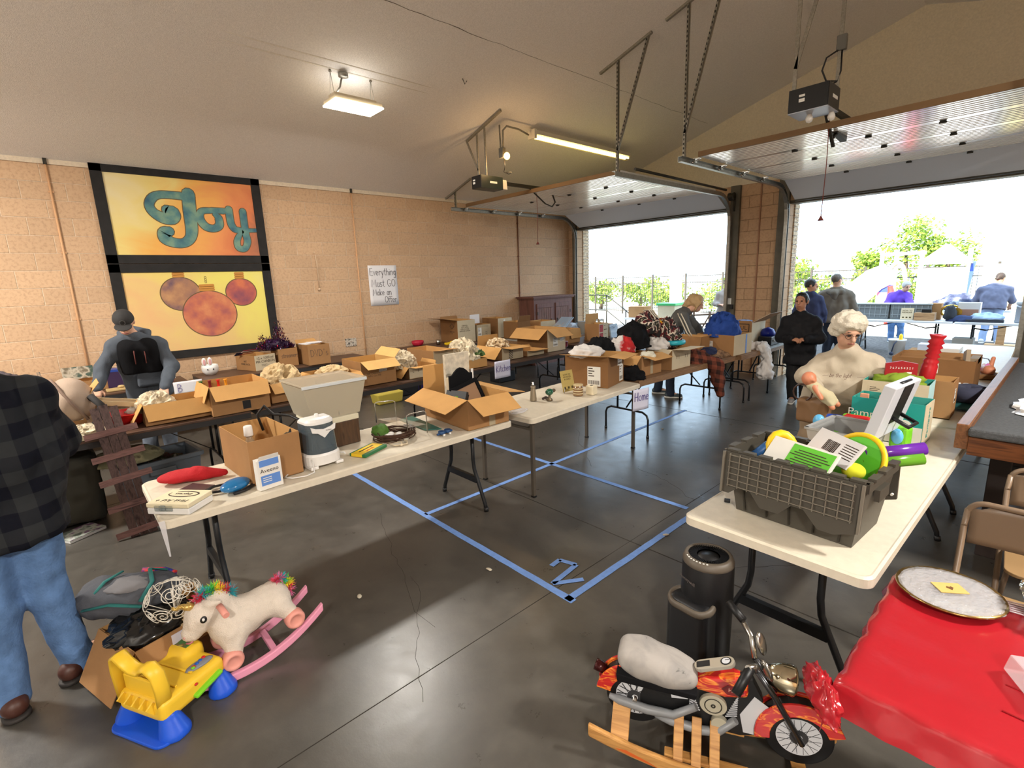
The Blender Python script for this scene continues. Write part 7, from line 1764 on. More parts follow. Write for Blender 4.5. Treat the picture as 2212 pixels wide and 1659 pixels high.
for i in range(3):
    for j in range(2): obj('cap', MB().tube([(-.05 + i * .05, -.03 + j * .06, .11), (-.05 + i * .05, -.03 + j * .06, .128)], .019, 8), WHT, t)
one('neck_pillow', 'navy neck pillow on a teal pouch beside the brown post carton', 'pillow', MB().mat(0).tube([(7.85 + .07 * math.cos(a * PI / 9), 5.55 + .1 * math.sin(a * PI / 9), TZ + .12) for a in range(1, 18)], .062, 10).mat(1).at((7.86, 5.5, TZ)).blob((0, 0, .02), (.12, .14, .05), 3, .2, 2, 24, 10), [P('pillow_navy', (50, 52, 70), .9), P('pouch_teal', (30, 78, 80), .6)])
t = thing('small_doll', 'small pink baby doll in a basket at the far end of the second right table', 'doll', (7.84, 7.1, TZ), .3)
S = SD(.02); S.el((0, -.06, .09), (.05, .05, .05)).rc((0, 0, .08), (.02, .1, .08), .05, .045).rc((.04, .08, .09), (.06, .1, .19), .022, .018).rc((.0, .12, .08), (.02, .2, .1), .024, .018); sdobj('body', S, P('doll_skin', (206, 132, 98)), t, .008)
obj('ribbon', MB().tube([(-.05, 0, .08), (0, 0, .14), (.06, .02, .08)], .012, 6), P('ribbon_pink', (220, 120, 190), .6), t); obj('basket', MB().box((0, .03, .025), (.18, .32, .05)), CBD, t, .01)
one('coax_cable', 'grey looped cable on the third right table', 'cable', MB().tube([(7.66, 7.7, TZ + .01), (7.72, 7.74, TZ + .12), (7.8, 7.76, TZ + .1), (7.84, 7.8, TZ + .01)], .006, 6), P('cable_grey', (90, 96, 110), .5))
one('white_box_lid', 'white flat box lid on the third right table', 'box', MB().at((7.3, 9.0, TZ)).box((0, 0, .03), (.3, .4, .06)), WHT, .005)
# felt table
t = thing('felt_table', 'large wooden game table with grey carpeted bed on the right', 'game table', (8.55, 5.6, 0), rad(-1.2))
OAKF = wood_mat('rail_oak', (128, 84, 52), (84, 52, 32), 2, 1, .4); FASC = wood_mat('fascia_pine', (122, 72, 38), (70, 38, 22), 3, 0, .4)
FELT = P('felt_grey', (78, 80, 82), .95, var=.2, vs=60, bump=.5, bs=250)
L = 3.1; W2 = .56
obj('bed', MB().box((0, 0, .90), (W2 * 2 - .06, L - .06, .03)), FELT, t)
for k in (-1, 1): obj('rail', MB().box((k * W2, 0, .885), (.06, L, .15)), OAKF, t, .006)
for k in (-1, 1): obj('end_fascia', MB().box((0, k * (L / 2 - .02), .835), (W2 * 2 - .06, .03, .11)), FASC, t, .003)
obj('end_cushion', MB().box((0, -L / 2 + .0, .925), (W2 * 2 - .055, .07, .05)), FELT, t, .012)
for sx in (-1, 1):
    for sy in (-1, 1): obj('leg', MB().box((sx * .4, sy * 1.1, .39), (.1, .1, .78)), P('leg_dark', (44, 34, 30), .6), t, .006)
one('torn_foam', 'torn white foam sheet lying on the grey carpeted bed', 'foam', MB().at((8.27, 4.95, .915)).blob((0, 0, .01), (.13, .3, .05), 9, .7, 2.6, 36, 14, sharp=True), WHT)
# red cloth table
t = table('folding table under the red plastic cloth in the lower right corner', 8.88, 2.10, 1.80, .74, PI / 2, 'white', .738)
t = thing('tablecloth', 'shiny red plastic tablecloth bunched at the corner of the lower right table', 'tablecloth', (8.88, 2.10, 0))
REDV = P('vinyl_red', (170, 30, 40), .2, spec=.8, alpha=.97, bump=.6, bs=6)
def cl(u, v):
    x = -1.0 + 2.02 * u; y = -.48 + .96 * v; ex, ey = .91, .38
    z = .7425 + .004 * noise.noise(Vector((x * 3, y * 9, 0))) + .014 * max(0, noise.noise(Vector((x * 1.2 + y * 3, y * 5 - x, 4))))
    dx = max(0, abs(x) - ex); dy = max(0, abs(y) - ey)
    z -= (dx + dy) * .95
    px = x - math.copysign(dx * .72, x); py = y - math.copysign(dy * .72, y)
    if dx > 0 or dy > 0:
        k = noise.noise(Vector((x * 14, y * 14, 2))); px += math.copysign(.012 + .015 * k, x) if dx > 0 else 0; py += math.copysign(.012 + .012 * k, y) if dy > 0 else 0
    return (px, py, z)
obj('sheet', MB().sheet(cl, 120, 60), REDV, t)
obj('corner_bunch', MB().at((-.955, -.40, .665), .6).blob((0, 0, 0), (.035, .10, .07), 14, .45, 3.2, 40, 20), REDV, t)
for y in (-.1, -.22): obj('crease', MB().tube([(-.6, y, .7445), (0, y - .03, .7445), (.6, y - .01, .7445)], .0022, 5), REDV, t)
t = thing('gold_platter', 'round gold rimmed platter wrapped in film with a card on the red cloth', 'platter', (8.115, 2.375, .745), .15)
obj('plate', MB().lathe([(.0, .0), (.09, .002), (.145, .022), (.15, .024), (.148, .03), (.09, .01), (0, .008)], 40), P('gold_rim', (150, 122, 72), .25, .8, var=.3, vs=60), t)
obj('film', MB().blob((0, 0, .026), (.146, .146, .008), 4, .12, 5, 60, 14, False, True), P('film_wrinkled', (235, 235, 240), .08, alpha=.3, spec=1.0, bump=1.0, bs=60), t)
obj('card', MB().mat(0).at((0, 0, .036), .5).box((0, 0, 0), (.085, .06, .002)).mat(1).prism([(0, -.014), (.011, .0), (.006, .008), (0, .003), (-.006, .008), (-.011, 0)], .001, .002), [P('card_gold', (206, 176, 100), .4), P('card_heart', (110, 70, 30), .5)], t)
t = thing('glass_dish', 'beaded glass serving dish of pastries at the right edge of the red cloth', 'dish', (8.40, 2.44, .745))
obj('dish', MB().lathe([(.06, 0), (.1, .03), (.115, .09), (.12, .09), (.105, .03), (.06, .008), (0, .008)], 30), GLASS, t)
for a in range(28): obj('bead', MB().ell((.118 * math.cos(a * PI / 14), .118 * math.sin(a * PI / 14), .093), (.008, .008, .008), 8, 6), GLASS, t)
obj('pastry', MB().blob((0, 0, .035), (.085, .085, .05), 3, .4, 4, 24, 12), ramp_mat('pastry', [(.4, (150, 90, 60)), (.5, (220, 190, 150)), (.6, (230, 214, 190))], 30), t)
t = thing('cutlery_pack', 'film wrapped fan of clear forks between platter and glass dish', 'cutlery', (8.265, 2.44, .748), .1)
for i in range(6): obj('fork', MB().tube([(-.05, -.03 + i * .012, .003), (.05, -.035 + i * .014, .004)], .0028, 6), P('fork_clear', (232, 214, 220), .1, alpha=.7, spec=.9), t)
one('cookie_box', 'clear clamshell box of cookies at the lower right edge of the red cloth', 'box', MB().mat(0).at((8.36, 2.02, .748), .5).box((0, 0, .03), (.12, .16, .055), .9), POLY, .004)
# folding chairs
CHM = P('chair_taupe', (126, 106, 86), .38, spec=.6)
def chair():
    t = thing('folding_chair', 'taupe metal folding chair tucked behind the red cloth table', 'chair', (8.30, 2.90, 0), 0, 'taupe folding chairs')
    obj('seat', MB().prism(rrect(.2, .2, .06), .435, .452), P('chair_seat', (150, 120, 82), .45), t, .004)
    for k in (-1, 1):
        obj('leg', MB().tube([(k * .21, -.26, 0), (k * .215, .1, .43), (k * .22, .27, .70), (k * .215, .285, .78)], .0125, 8), CHM, t); obj('leg', MB().tube([(k * .185, .30, 0), (k * .185, -.12, .43)], .0115, 8), CHM, t)
    obj('backrest_tube', MB().tube([(-.22, .27, .70)] + [(-.215 + .06 - .06 * math.cos(a * PI / 12), .285, .76 + .06 * math.sin(a * PI / 12)) for a in range(7)] + [(.155 + .06 * math.sin(a * PI / 12), .285, .76 + .06 * math.cos(a * PI / 12)) for a in range(7)] + [(.22, .27, .70)], .0125, 8), CHM, t)
    obj('backrest', MB().sheet(lambda u, v: (-.205 + .41 * u, .278 + .02 * math.sin(u * PI), .62 + .19 * v - (.02 if v > .9 and (u < .1 or u > .9) else 0)), 12, 6), CHM, t, solid=.004)
    obj('crossbar', MB().tube([(-.185, .24, .09), (.185, .24, .09)], .009, 8), CHM, t); obj('crossbar', MB().tube([(-.21, -.2, .08), (.21, -.2, .08)], .009, 8), CHM, t)
    return t
ch_ = chair()
dup(ch_, (8.42, 3.55, 0), .05, 'taupe metal folding chair further back, half under the felt table')
# air purifier
t = thing('air_purifier', 'black tower air purifier standing on the floor under the near right table', 'air purifier', (7.305, 2.27, 0), rad(-5))
PUR = P('purifier_black', (22, 22, 24), .4); PUT = P('purifier_taupe', (88, 79, 68), .5)
el = lambda r: [(r * math.cos(a * PI / 20), r * math.sin(a * PI / 20)) for a in range(40)]
obj('body', MB().lathe([(.105, 0), (.11, .02), (.115, .4), (.112, .59), (.105, .605)], 36), PUR, t)
obj('top_ring', MB().lathe([(.112, .585), (.112, .60), (.103, .622), (.088, .626), (.088, .612)], 36), PUT, t)
mb = MB().lathe([(.088, .612), (.05, .606), (.045, .614), (0, .618)], 30)
for a in range(60): mb.bar((.05 * math.cos(a * PI / 30), .05 * math.sin(a * PI / 30), .618), (.088 * math.cos(a * PI / 30), .088 * math.sin(a * PI / 30), .62), .002, .004)
obj('grille', mb, PUR, t)
for i in range(8): obj('button', MB().at((.098 * math.cos(rad(-125 + i * 9)), .098 * math.sin(rad(-125 + i * 9)), .6235), rad(-125 + i * 9)).box((0, 0, 0), (.006, .008, .002)), LABELW, t)
mb = MB(); mb.M = Matrix.Rotation(rad(-18), 4, 'Z') @ face((0, -.1155, .52), 'y'); mb.text('Honeywell', .024); obj('lettering', mb, P('purifier_text', (100, 92, 88)), t)
S = SD(.02); S.bx((-.015, -.085, .2), (.075, .035, .2), .03); obj('filter_bin', MB().raw(*S.mesh(.008)), PUR, t)
S = SD(.0); S.bx((-.015, -.085, .415), (.08, .04, .004), .03)
mb = MB(); mb.M = Matrix.Translation((-.015, -.10, .415)) @ Matrix.Rotation(rad(10), 4, 'X')
rr = rrect(.098, .058, .055, 6); mb.tube([(x, y, 0) for x, y in rr], .013, 8, True, sq=1.5); obj('bin_rim', mb, PUT, t)
mb = MB(); mb.M = Matrix.Translation((-.015, -.10, .424)) @ Matrix.Rotation(rad(10), 4, 'X'); mb.prism(rrect(.092, .052, .05, 6), -.02, .0); obj('bin_mouth', mb, P('mouth_black', (6, 6, 7), .9), t)
obj('cable', MB().tube([(.1, .02, .05), (.2, .0, .008), (.36, -.02, .008), (.5, -.12, .008)], .005, 6), BLK, t)
# ---------------------------------------------------------------- rocking motorcycle (x forward, -y towards the viewer)
t = thing('rocking_motorcycle', 'wooden rocking toy motorcycle with flame printed panels and chrome headlamp', 'rocking toy', (7.278, 1.735, 0), rad(28.2))
ROCK = wood_mat('rocker_pine', (196, 146, 84), (150, 100, 52), 2.5, 0, .35); BLK2 = P('tyre_black', (16, 16, 17), .45)
FLAME = ramp_mat('flame_print', [(.4, (186, 34, 34)), (.5, (196, 44, 34)), (.54, (236, 146, 50)), (.6, (206, 70, 36)), (.66, (190, 34, 34))], 7, .25, (1, 2, 3), 2, 2.0, spec=.6)
GREYP = P('print_grey', (126, 128, 130), .4); SILV = P('print_silver', (196, 198, 202), .35)
disc = lambda r, n=40: [(r * math.cos(a * 2 * PI / n), r * math.sin(a * 2 * PI / n)) for a in range(n)]
for nm, cx, cz_, R_ in (('rear_wheel', 0.0, .215, .115), ('front_wheel', .585, .205, .115)):
    mb = MB(); mb.M = Matrix.Translation((cx, 0, cz_)); mb.prism([(x, z) for x, z in disc(R_)], -.018, .018, 1); wh = obj(nm, mb, BLK2, t, .004)
    mb = MB(); mb.M = Matrix.Translation((cx, -.0185, cz_)) @ face((0, 0, 0), 'y')
    mb.mat(0).prism(disc(R_ * .66), 0, .001); mb.mat(1).prism(disc(R_ * .27), .001, .002)
    for a in range(24):
        q = a * PI / 12; mb.mat(1).bar((R_ * .27 * math.cos(q), R_ * .27 * math.sin(q), .0012), (R_ * .63 * math.cos(q + (.25 if a % 2 else -.25)), R_ * .63 * math.sin(q + (.25 if a % 2 else -.25)), .0012), .0016 if cx else .004, .001)
    mb.mat(0).prism(disc(R_ * .1), .002, .003); obj('wheel_print', mb, [SILV, P('print_dark', (52, 52, 54), .4)], wh)
    obj('axle_bolt', MB().tube([(cx, -.045, cz_), (cx, .045, cz_)], .009, 10), CHROME, wh)
body = [(.02, .24), (.06, .33), (.22, .36), (.42, .41), (.46, .33), (.44, .17), (.39, .155), (.12, .16), (.02, .17)]
obj('body_panel', MB().prism(body, -.022, .022, 1), BLK2, t, .003)
obj('body_silver', MB().prism([(.40, .175), (.455, .175), (.49, .30), (.43, .34), (.385, .25)], -.024, -.0225, 1), SILV, t)
obj('silver_cover', MB().prism([(.14, .255), (.2, .265), (.2, .31), (.13, .30)], -.0235, -.0222, 1), SILV, t)
obj('fuel_tank', MB().prism([(.20, .345), (.26, .385), (.36, .405), (.405, .395), (.41, .335), (.33, .315), (.22, .325)], -.034, .034, 1), FLAME, t, .012)
mb = MB(); mb.M = face((.355, -.0345, .355), 'y'); mb.mat(0).prism([(-.04, 0), (-.02, .02), (.02, .02), (.04, 0), (.02, -.02), (-.02, -.02)], 0, .0008); mb.mat(1).text('HD', .022, (0, 0, .0008)); obj('tank_emblem', mb, [P('emblem_maroon', (110, 28, 30), .4), P('emblem_cream', (206, 170, 150), .4)], t)
obj('engine', MB().prism([(x * 1.15 + .29, z + .275) for x, z in disc(.042)], -.04, -.022, 1).prism([(x + .315, z + .20) for x, z in disc(.03)], -.044, -.022, 1), P('engine_cream', (176, 170, 150), .35), t, .002)
obj('engine_ring', MB().at((.29, -.0405, .275), rx=PI / 2).tube([(x, z, 0) for x, z in disc(.03, 20)], .002, 5, True).tube([(x, z, 0) for x, z in disc(.006, 10)], .003, 5, True), STEEL_D, t)
mb = MB()
for i in range(9):
    for s_ in (-1, 1): mb.bar((.29 + s_ * (.045 + i * .004), -.026, .25 + i * .010 - .02), (.29 + s_ * (.085), -.026, .262 + i * .010 - .02), .004, .003)
obj('cylinder_fins', mb, SILV, t)
def pipe(pts, nm): obj(nm, MB().tube([(x, -.04, z) for x, z in pts], [.010, .018, .018, .016, .014], 10), GREYP, t)
pipe([(-.10, .215), (-.06, .205), (.05, .19), (.15, .195), (.23, .255)], 'exhaust_pipe'); pipe([(.08, .175), (.14, .165), (.25, .155), (.31, .165), (.37, .235)], 'exhaust_pipe')
ST = ramp_mat('worn_vinyl', [(.31, (30, 30, 32)), (.35, (140, 136, 132)), (.6, (160, 154, 148))], 13, .7, (1, 1, 1), 4, .5)
S = SD(.09); S.bx((.0, 0, .405), (.03, .03, .006), .038).bx((.08, 0, .375), (.05, .028, .002), .034).bx((.165, 0, .362), (.035, .028, .0), .032); obj('seat', MB().raw(*S.mesh(.007)), ST, t)
obj('seat_base', MB().prism([(-.065, .322), (.225, .315), (.232, .338), (-.07, .356)], -.078, .078, 1), BLACKC, t, .004)
mb = MB(); mb.M = Matrix.Translation((.29, 0, .425)) @ Matrix.Rotation(rad(-22), 4, 'Y'); mb.prism(rrect(.075, .026, .025), -.008, .008); ds = obj('dash', mb, P('dash_silver', (176, 170, 156), .3, .4), t, .002)
mb = MB(); mb.M = Matrix.Translation((.29, 0, .425)) @ Matrix.Rotation(rad(-22), 4, 'Y') @ Matrix.Translation((0, 0, .0082)); mb.mat(0).prism([(x + .045, y) for x, y in disc(.02, 20)], 0, .001); mb.mat(1).prism([(x + .045, y) for x, y in disc(.015, 20)], .001, .0015); mb.mat(0).box((.05, .004, .002), (.016, .002, .001)).box((-.04, 0, .0005), (.05, .03, .001)); obj('gauge', mb, [BLK, SILV], ds)
def fender(cx, cz_, a0, a1, nm, r0=.122, r1=.16):
    n = 14; arcp = [rad(a0 + (a1 - a0) * i / n) for i in range(n + 1)]
    poly = [(cx + r1 * math.cos(a), cz_ + r1 * math.sin(a)) for a in arcp] + [(cx + r0 * .80 * math.cos(a), cz_ + r0 * .80 * math.sin(a)) for a in reversed(arcp)]
    for k in (-1, 1):
        obj(nm, MB().prism(poly, k * .03 - .006, k * .03 + .006, 1), FLAME, t, .003)
    obj('fender_web', MB().prism([(cx + (r1 - .012) * math.cos(a), cz_ + (r1 - .012) * math.sin(a)) for a in arcp] + [(cx + r0 * math.cos(a), cz_ + r0 * math.sin(a)) for a in reversed(arcp)], -.024, .024, 1), BLK2, t)
fender(.585, .205, 20, 190, 'front_fender', r1=.15); fender(0, .215, 78, 172, 'rear_fender', r1=.155)
for k in (-1, 1):
    obj('fork', MB().tube([(.43, k * .035, .46), (.50, k * .04, .36), (.592, k * .043, .20)], .011, 10), P('fork_dark', (70, 70, 72), .25, .7), t)
    obj('handlebar', MB().tube([(.43, k * .03, .46), (.42, k * .08, .515), (.385, k * .14, .55)], .011, 10), CHROME, t); obj('grip', MB().tube([(.395, k * .128, .545), (.345, k * .19, .57 if k > 0 else .48)], .016, 10), BLK2, t)
    obj('mirror', MB().at((.455, k * .07, .50), k * -.5, ry=rad(70)).ell((0, 0, 0), (.045, .028, .012), 16, 8), CHROME, t)
obj('headlamp', MB().at((.49, 0, .43), ry=rad(97)).lathe([(0, -.03), (.03, -.02), (.05, .02), (.055, .06), (.052, .07), (.03, .066), (0, .066)], 24), P('lamp_chrome', (214, 204, 176), .12, 1.0), t)
obj('tail_lamp', MB().at((-.135, 0, .305), ry=rad(-70)).lathe([(0, -.02), (.022, -.015), (.024, .03), (0, .032)], 16), P('lamp_red', (60, 16, 16), .15, .4), t)
for k in (-1, 1):
    n = 16; rail_ = [(-.17 + .92 * i / n, .012 + .30 * ((i / n) - .52) ** 2) for i in range(n + 1)]
    rl = obj('rocker', MB().prism([(x, z) for x, z in rail_] + [(x, z + .055) for x, z in reversed(rail_)], k * .13 - .011, k * .13 + .011, 1), ROCK, t, .008)
    if k < 0:
        obj('flame_paint', MB().prism([(-.06, .075), (.0, .058), (.1, .035), (.06, .052), (-.02, .078)], -.1425, -.1415, 1), P('paint_orange', (206, 96, 40), .4), rl)
        mb = MB(); mb.M = face((.2, -.1413, .045), 'y'); mb.text('HD', .035, shear=.3); obj('lettering', mb, BLK, rl)
    for x in (.17, .235, .30): obj('post', MB().bar((x, k * .125, .05), (x, k * .03, .20), .014, .036, (1, 0, 0)), ROCK, t, .003)
for x, z0, zt, yt in ((-.06, .07, .18, .02), (.60, .03, .095, .05)): obj('cross_board', MB().bar((x, -.13, z0 + .02), (x, .13, z0 + .02), .05, .012).bar((x + .01, -.12, z0 + .02), (x + .01, -yt, zt), .012, .07, (1, 0, 0)).bar((x + .01, .12, z0 + .02), (x + .01, yt, zt), .012, .07, (1, 0, 0)), ROCK, t, .003)
for y in (-.09, .09): obj('foot_rest', MB().box((.27, y, .065), (.3, .04, .016)), ROCK, t, .004)
# ---------------------------------------------------------------- floor toys on the left
# rocking unicorn: built in world axes, head towards -y
t = thing('rocking_unicorn', 'white plush rocking unicorn with rainbow mane on pink rockers', 'rocking toy', (0, 0, 0))
PLUSH = P('plush_white', (218, 206, 192), .95, spec=.1, bump=.6, bs=220, var=.06, vs=14); PINK = P('rocker_pink', (226, 150, 176), .4); PEACH = P('wheel_peach', (222, 150, 136), .45)
X0 = 5.63
S = SD(.045)
S.rc((X0, .66, .26), (X0, .85, .29), .085, .082).rc((X0, .64, .24), (X0, .70, .25), .09, .085)            # barrel
S.rc((X0, .66, .29), (X0, .605, .385), .07, .055).rc((X0, .60, .39), (X0, .53, .36), .058, .06)             # neck, crown
S.rc((X0, .535, .36), (X0, .485, .285), .055, .045)                                                          # muzzle
for k in (-1, 1):
    S.rc((X0 + k * .05, .645, .22), (X0 + k * .085, .625, .13), .05, .038).rc((X0 + k * .05, .86, .27), (X0 + k * .085, .91, .20), .055, .036)
    S.rc((X0 + k * .05, .565, .415), (X0 + k * .075, .60, .425), .022, .01, .015)
obj('body', MB().raw(*S.mesh(.009, .004, 30)), PLUSH, t)
obj('horn', MB().tube([(X0 + .01 * math.sin(i * 1.3), .50 - i * .011, .418 + .003 * i) for i in range(8)], [.02 - .0023 * i for i in range(8)], 10).tube([(X0 + (.021 - .0022 * i * .5) * math.cos(i * 1.1), .50 - i * .0055, .418 + .0015 * i + (.021 - .0011 * i) * math.sin(i * 1.1)) for i in range(15)], .004, 5), P('horn_gold', (196, 164, 92), .3, .6), t)
RB = [P('fur_' + n, c, .9) for n, c in (('red', (206, 60, 84)), ('teal', (56, 160, 170)), ('green', (80, 190, 70)), ('yellow', (232, 206, 50)), ('pink', (220, 120, 170)), ('blue', (90, 110, 190)))]
def fur(name, path, seq, rad_, n):
    mb = MB(); rnd = random.Random(5); L = len(path) - 1
    for i in range(n):
        q = rnd.random() * L; k = min(int(q), L - 1); p = Vector(path[k]).lerp(Vector(path[k + 1]), q - k)
        mb.mat(seq[min(int(q / L * len(seq)), len(seq) - 1)])
        d = Vector((rnd.gauss(0, 1), rnd.gauss(0, .8), rnd.gauss(.5, .8))).normalized(); w = d.orthogonal().normalized() * .005; l = rad_ * (.7 + .6 * rnd.random())
        w2 = d.cross(w)
        mb.add([p + w, p - w * .5 + w2 * .8, p - w * .5 - w2 * .8, p + d * l], [(0, 1, 3), (1, 2, 3), (2, 0, 3)])
    o = obj(name, mb, RB, t); o['kind'] = 'stuff'
fur('mane', [(X0, .525, .43), (X0, .56, .455), (X0, .60, .455), (X0, .645, .43), (X0, .67, .40)], (0, 1, 2, 3, 0, 1), .042, 900)
fur('tail', [(X0, .875, .375), (X0, .91, .375), (X0, .94, .33), (X0, .935, .275)], (0, 4, 1, 2, 3, 0, 4), .036, 600)
for k in (-1, 1):
    obj('eye', MB().ell((X0 + k * .066, .53, .362), (.008, .016, .018), 14, 10), BLK, t); obj('eye_white', MB().ell((X0 + k * .0735, .528, .366), (.004, .006, .008), 10, 8), WHT, t)
    obj('handle', MB().tube([(X0 + k * .06, .60, .40), (X0 + k * .15, .61, .385)], .015, 10), PEACH, t)
    obj('nostril', MB().ell((X0 + k * .025, .447, .285), (.006, .006, .006), 8, 6), P('nostril_pink', (196, 150, 140), .8), t)
    for y, z in ((.612, .118), (.915, .185)):
        wh = obj('wheel', MB().lathe([(.01, -.03), (.042, -.03), (.049, -.02), (.049, .016), (.042, .03), (.03, .03), (.027, .024), (0, .026)], 24, (X0 + k * .105, y, z), 0), PEACH, t)
        if k < 0: pass
    n = 14; rail_ = [(.42 + .64 * i / n, .008 + .62 * ((i / n) - .36) ** 2 * .62) for i in range(n + 1)]
    obj('rocker', MB().prism([(y, z) for y, z in rail_] + [(y, z + .042) for y, z in reversed(rail_)], X0 + k * .112 - .014, X0 + k * .112 + .014, 0), PINK, t, .006)
obj('mouth', MB().tube([(X0 + .045, .475, .262), (X0 + .04, .462, .255), (X0 + .02, .452, .252)], .004, 6), P('mouth_pink', (190, 110, 120), .8), t)
for y, z in ((.50, .045), (.80, .055)): obj('crossbar', MB().box((X0, y, z), (.2, .03, .025)), PINK, t, .004)
# yellow toddler chair
t = thing('toddler_chair', 'yellow plastic toddler learning chair with blue feet and curved frame backrest', 'toddler chair', (5.70, .375, 0), rad(28))
TY = P('chair_yellow', (232, 190, 50), .42); TB = P('foot_blue', (28, 84, 206), .35)
S = SD(.03); S.bx((0, .0, .125), (.115, .125, .022), .03); S.bx((-.10, .13, .165), (.06, .022, .012), .03); obj('seat', MB().raw(*S.mesh(.008)), TY, t)
obj('seat_ridge', MB().box((0, .02, .182), (.2, .012, .006)).box((-.0, -.06, .182), (.22, .012, .008)), TY, t, .003)
bk = [(-.125, -.13, .14), (-.13, -.135, .28), (-.115, -.14, .345), (-.08, -.145, .365), (-.05, -.14, .33), (-.02, -.135, .305), (.03, -.135, .305), (.06, -.14, .335), (.095, -.14, .345), (.125, -.135, .31), (.13, -.13, .24), (.12, -.125, .14)]
obj('backrest', MB().tube(bk, .030, 8, sq=.35), TY, t)
obj('back_shell', MB().box((0, -.125, .19), (.22, .012, .12)), TY, t, .004)
for i in range(5): obj('back_rib', MB().bar((-.09 + i * .045, -.14, .16), (-.09 + i * .045, -.17, .14), .008, .05), TY, t)
for y in (-.115, .125):
    for sx in (-1, 1):
        S = SD(.03); S.rc((sx * .115, y, .085), (sx * .135, y, .012), .04, .062).clip((0, 0, 0), (0, 0, -1)).clip((0, 0, .11), (0, 0, 1)); obj('foot', MB().raw(*S.mesh(.008)), TB, t)
obj('foot_plate', MB().at((0, -.15, .008)).prism(rrect(.17, .055, .05), -.007, .007), TB, t, .004)
obj('lever', MB().bar((.152, -.02, .10), (.152, .12, .125), .03, .02), P('lever_green', (120, 200, 40), .35), t, .008)
obj('button', MB().ell((.147, -.0, .15), (.006, .008, .006), 10, 6), RED, t)
pn = obj('control_panel', MB().at((.085, .07, .181), -.2).ell((0, 0, 0), (.026, .062, .012), 20, 8), P('panel_grey', (120, 122, 130), .4), t)
for i, (dy, m) in enumerate(((.1, RED), (.08, BLUE), (.06, BLUE), (.04, RED), (.035, GRN))): obj('button', MB().ell((.085 + .004 * (i - 2), dy, .192), (.010, .009, .005), 10, 6), m, pn)
obj('book_page', MB().at((-.095, .135, .212), rx=rad(14)).box((0, 0, 0), (.11, .06, .006)), ramp_mat('page_art', [(.4, (60, 110, 50)), (.5, (120, 80, 50)), (.6, (190, 190, 80))], 22, .4), t)
# carton with flaps, backpack, black bag, wire basket
c = carton('floor carton full of bags behind the yellow toddler chair, flap bent to the floor', 5.31, .42, .36, .44, .25, .3, .001, CB, flaps={'-y': (150, .24), '+x': (150, .1)}, flm=CB)
one('leaflet', 'pale printed leaflet stuck on the floor carton edge', 'leaflet', MB().at((5.53, .47, .235), .3, rx=rad(0)).box((0, 0, 0), (.004, .13, .05)), PAPER)
t = thing('backpack', 'grey backpack with teal straps lying on the floor carton', 'backpack', (5.16, .30, .30), .9)
S = SD(.06); S.el((0, 0, .05), (.2, .14, .095)).el((.13, .02, .04), (.1, .11, .08)).el((-.15, 0, .05), (.1, .12, .085)); obj('body', MB().raw(*S.mesh(.011, .012, 12)), P('pack_grey', (72, 74, 80), .9, bump=.3, bs=60), t)
obj('pocket', MB().at((.02, -.03, .12)).blob((0, 0, 0), (.11, .07, .035), 3, .25, 2, 30, 14), P('pack_light', (112, 110, 112), .9), t)
TS = P('strap_teal', (36, 104, 100), .8)
for p in ([(-.12, -.10, .1), (-.08, -.04, .155), (-.06, .06, .15)], [(.13, -.12, .08), (.15, -.04, .14), (.08, .06, .155), (.14, .1, .12)], [(-.14, -.13, .06), (0, -.145, .09), (.14, -.13, .06)]): obj('strap', MB().tube(p, .012, 6, sq=.5), TS, t)
obj('patch', MB().tube([(.0, .12, .11), (.1, .13, .1), (.16, .12, .08)], .02, 6), ramp_mat('patch', [(.45, (40, 50, 130)), (.55, (200, 50, 40))], 20), t)
cloth('glossy black plastic bag stuffed in the floor carton', (5.34, .36, .24), (.15, .17, .09), P('bag_black', (14, 14, 15), .18, spec=.8), 91, .5, 3, name='plastic_bag', cat='bag', ridge=True)
heap('crumpled_paper', 'torn cream paper beside the glossy black bag in the floor carton', 'paper', (5.44, .52, .25), (.07, .06, .06), KRAFT, 5)
t = thing('wire_basket', 'white scrolled wire basket perched on the floor carton bags', 'basket', (5.46, .45, .40))
WW = P('wire_white', (222, 216, 204), .5); rnd = random.Random(12)
for i in range(15):
    a = i * 2.4; ph = -.3 + 1.5 * (i % 5) / 4; d = Vector((math.cos(a) * math.cos(ph), math.sin(a) * math.cos(ph), math.sin(ph)))
    u = d.orthogonal().normalized(); w_ = d.cross(u); c0 = d * .115; c0.z *= .75
    pts = [c0 + (u * math.cos(k * .5) + w_ * math.sin(k * .5)) * (.006 + .0014 * k) for k in range(30)]
    obj('scroll', MB().tube(pts + [Vector((0, 0, -.08))], .0022, 5), WW, t)
obj('stem', MB().tube([(0, 0, -.1), (0, 0, .05)], .006, 6), WW, t)
one('price_strip', 'clear plastic strip hanging at the corner of the near white table', 'strip', MB().plate([(5.295, .462, .744), (5.30, .49, .744), (5.335, .485, .56), (5.332, .478, .56)], .001), POLY)
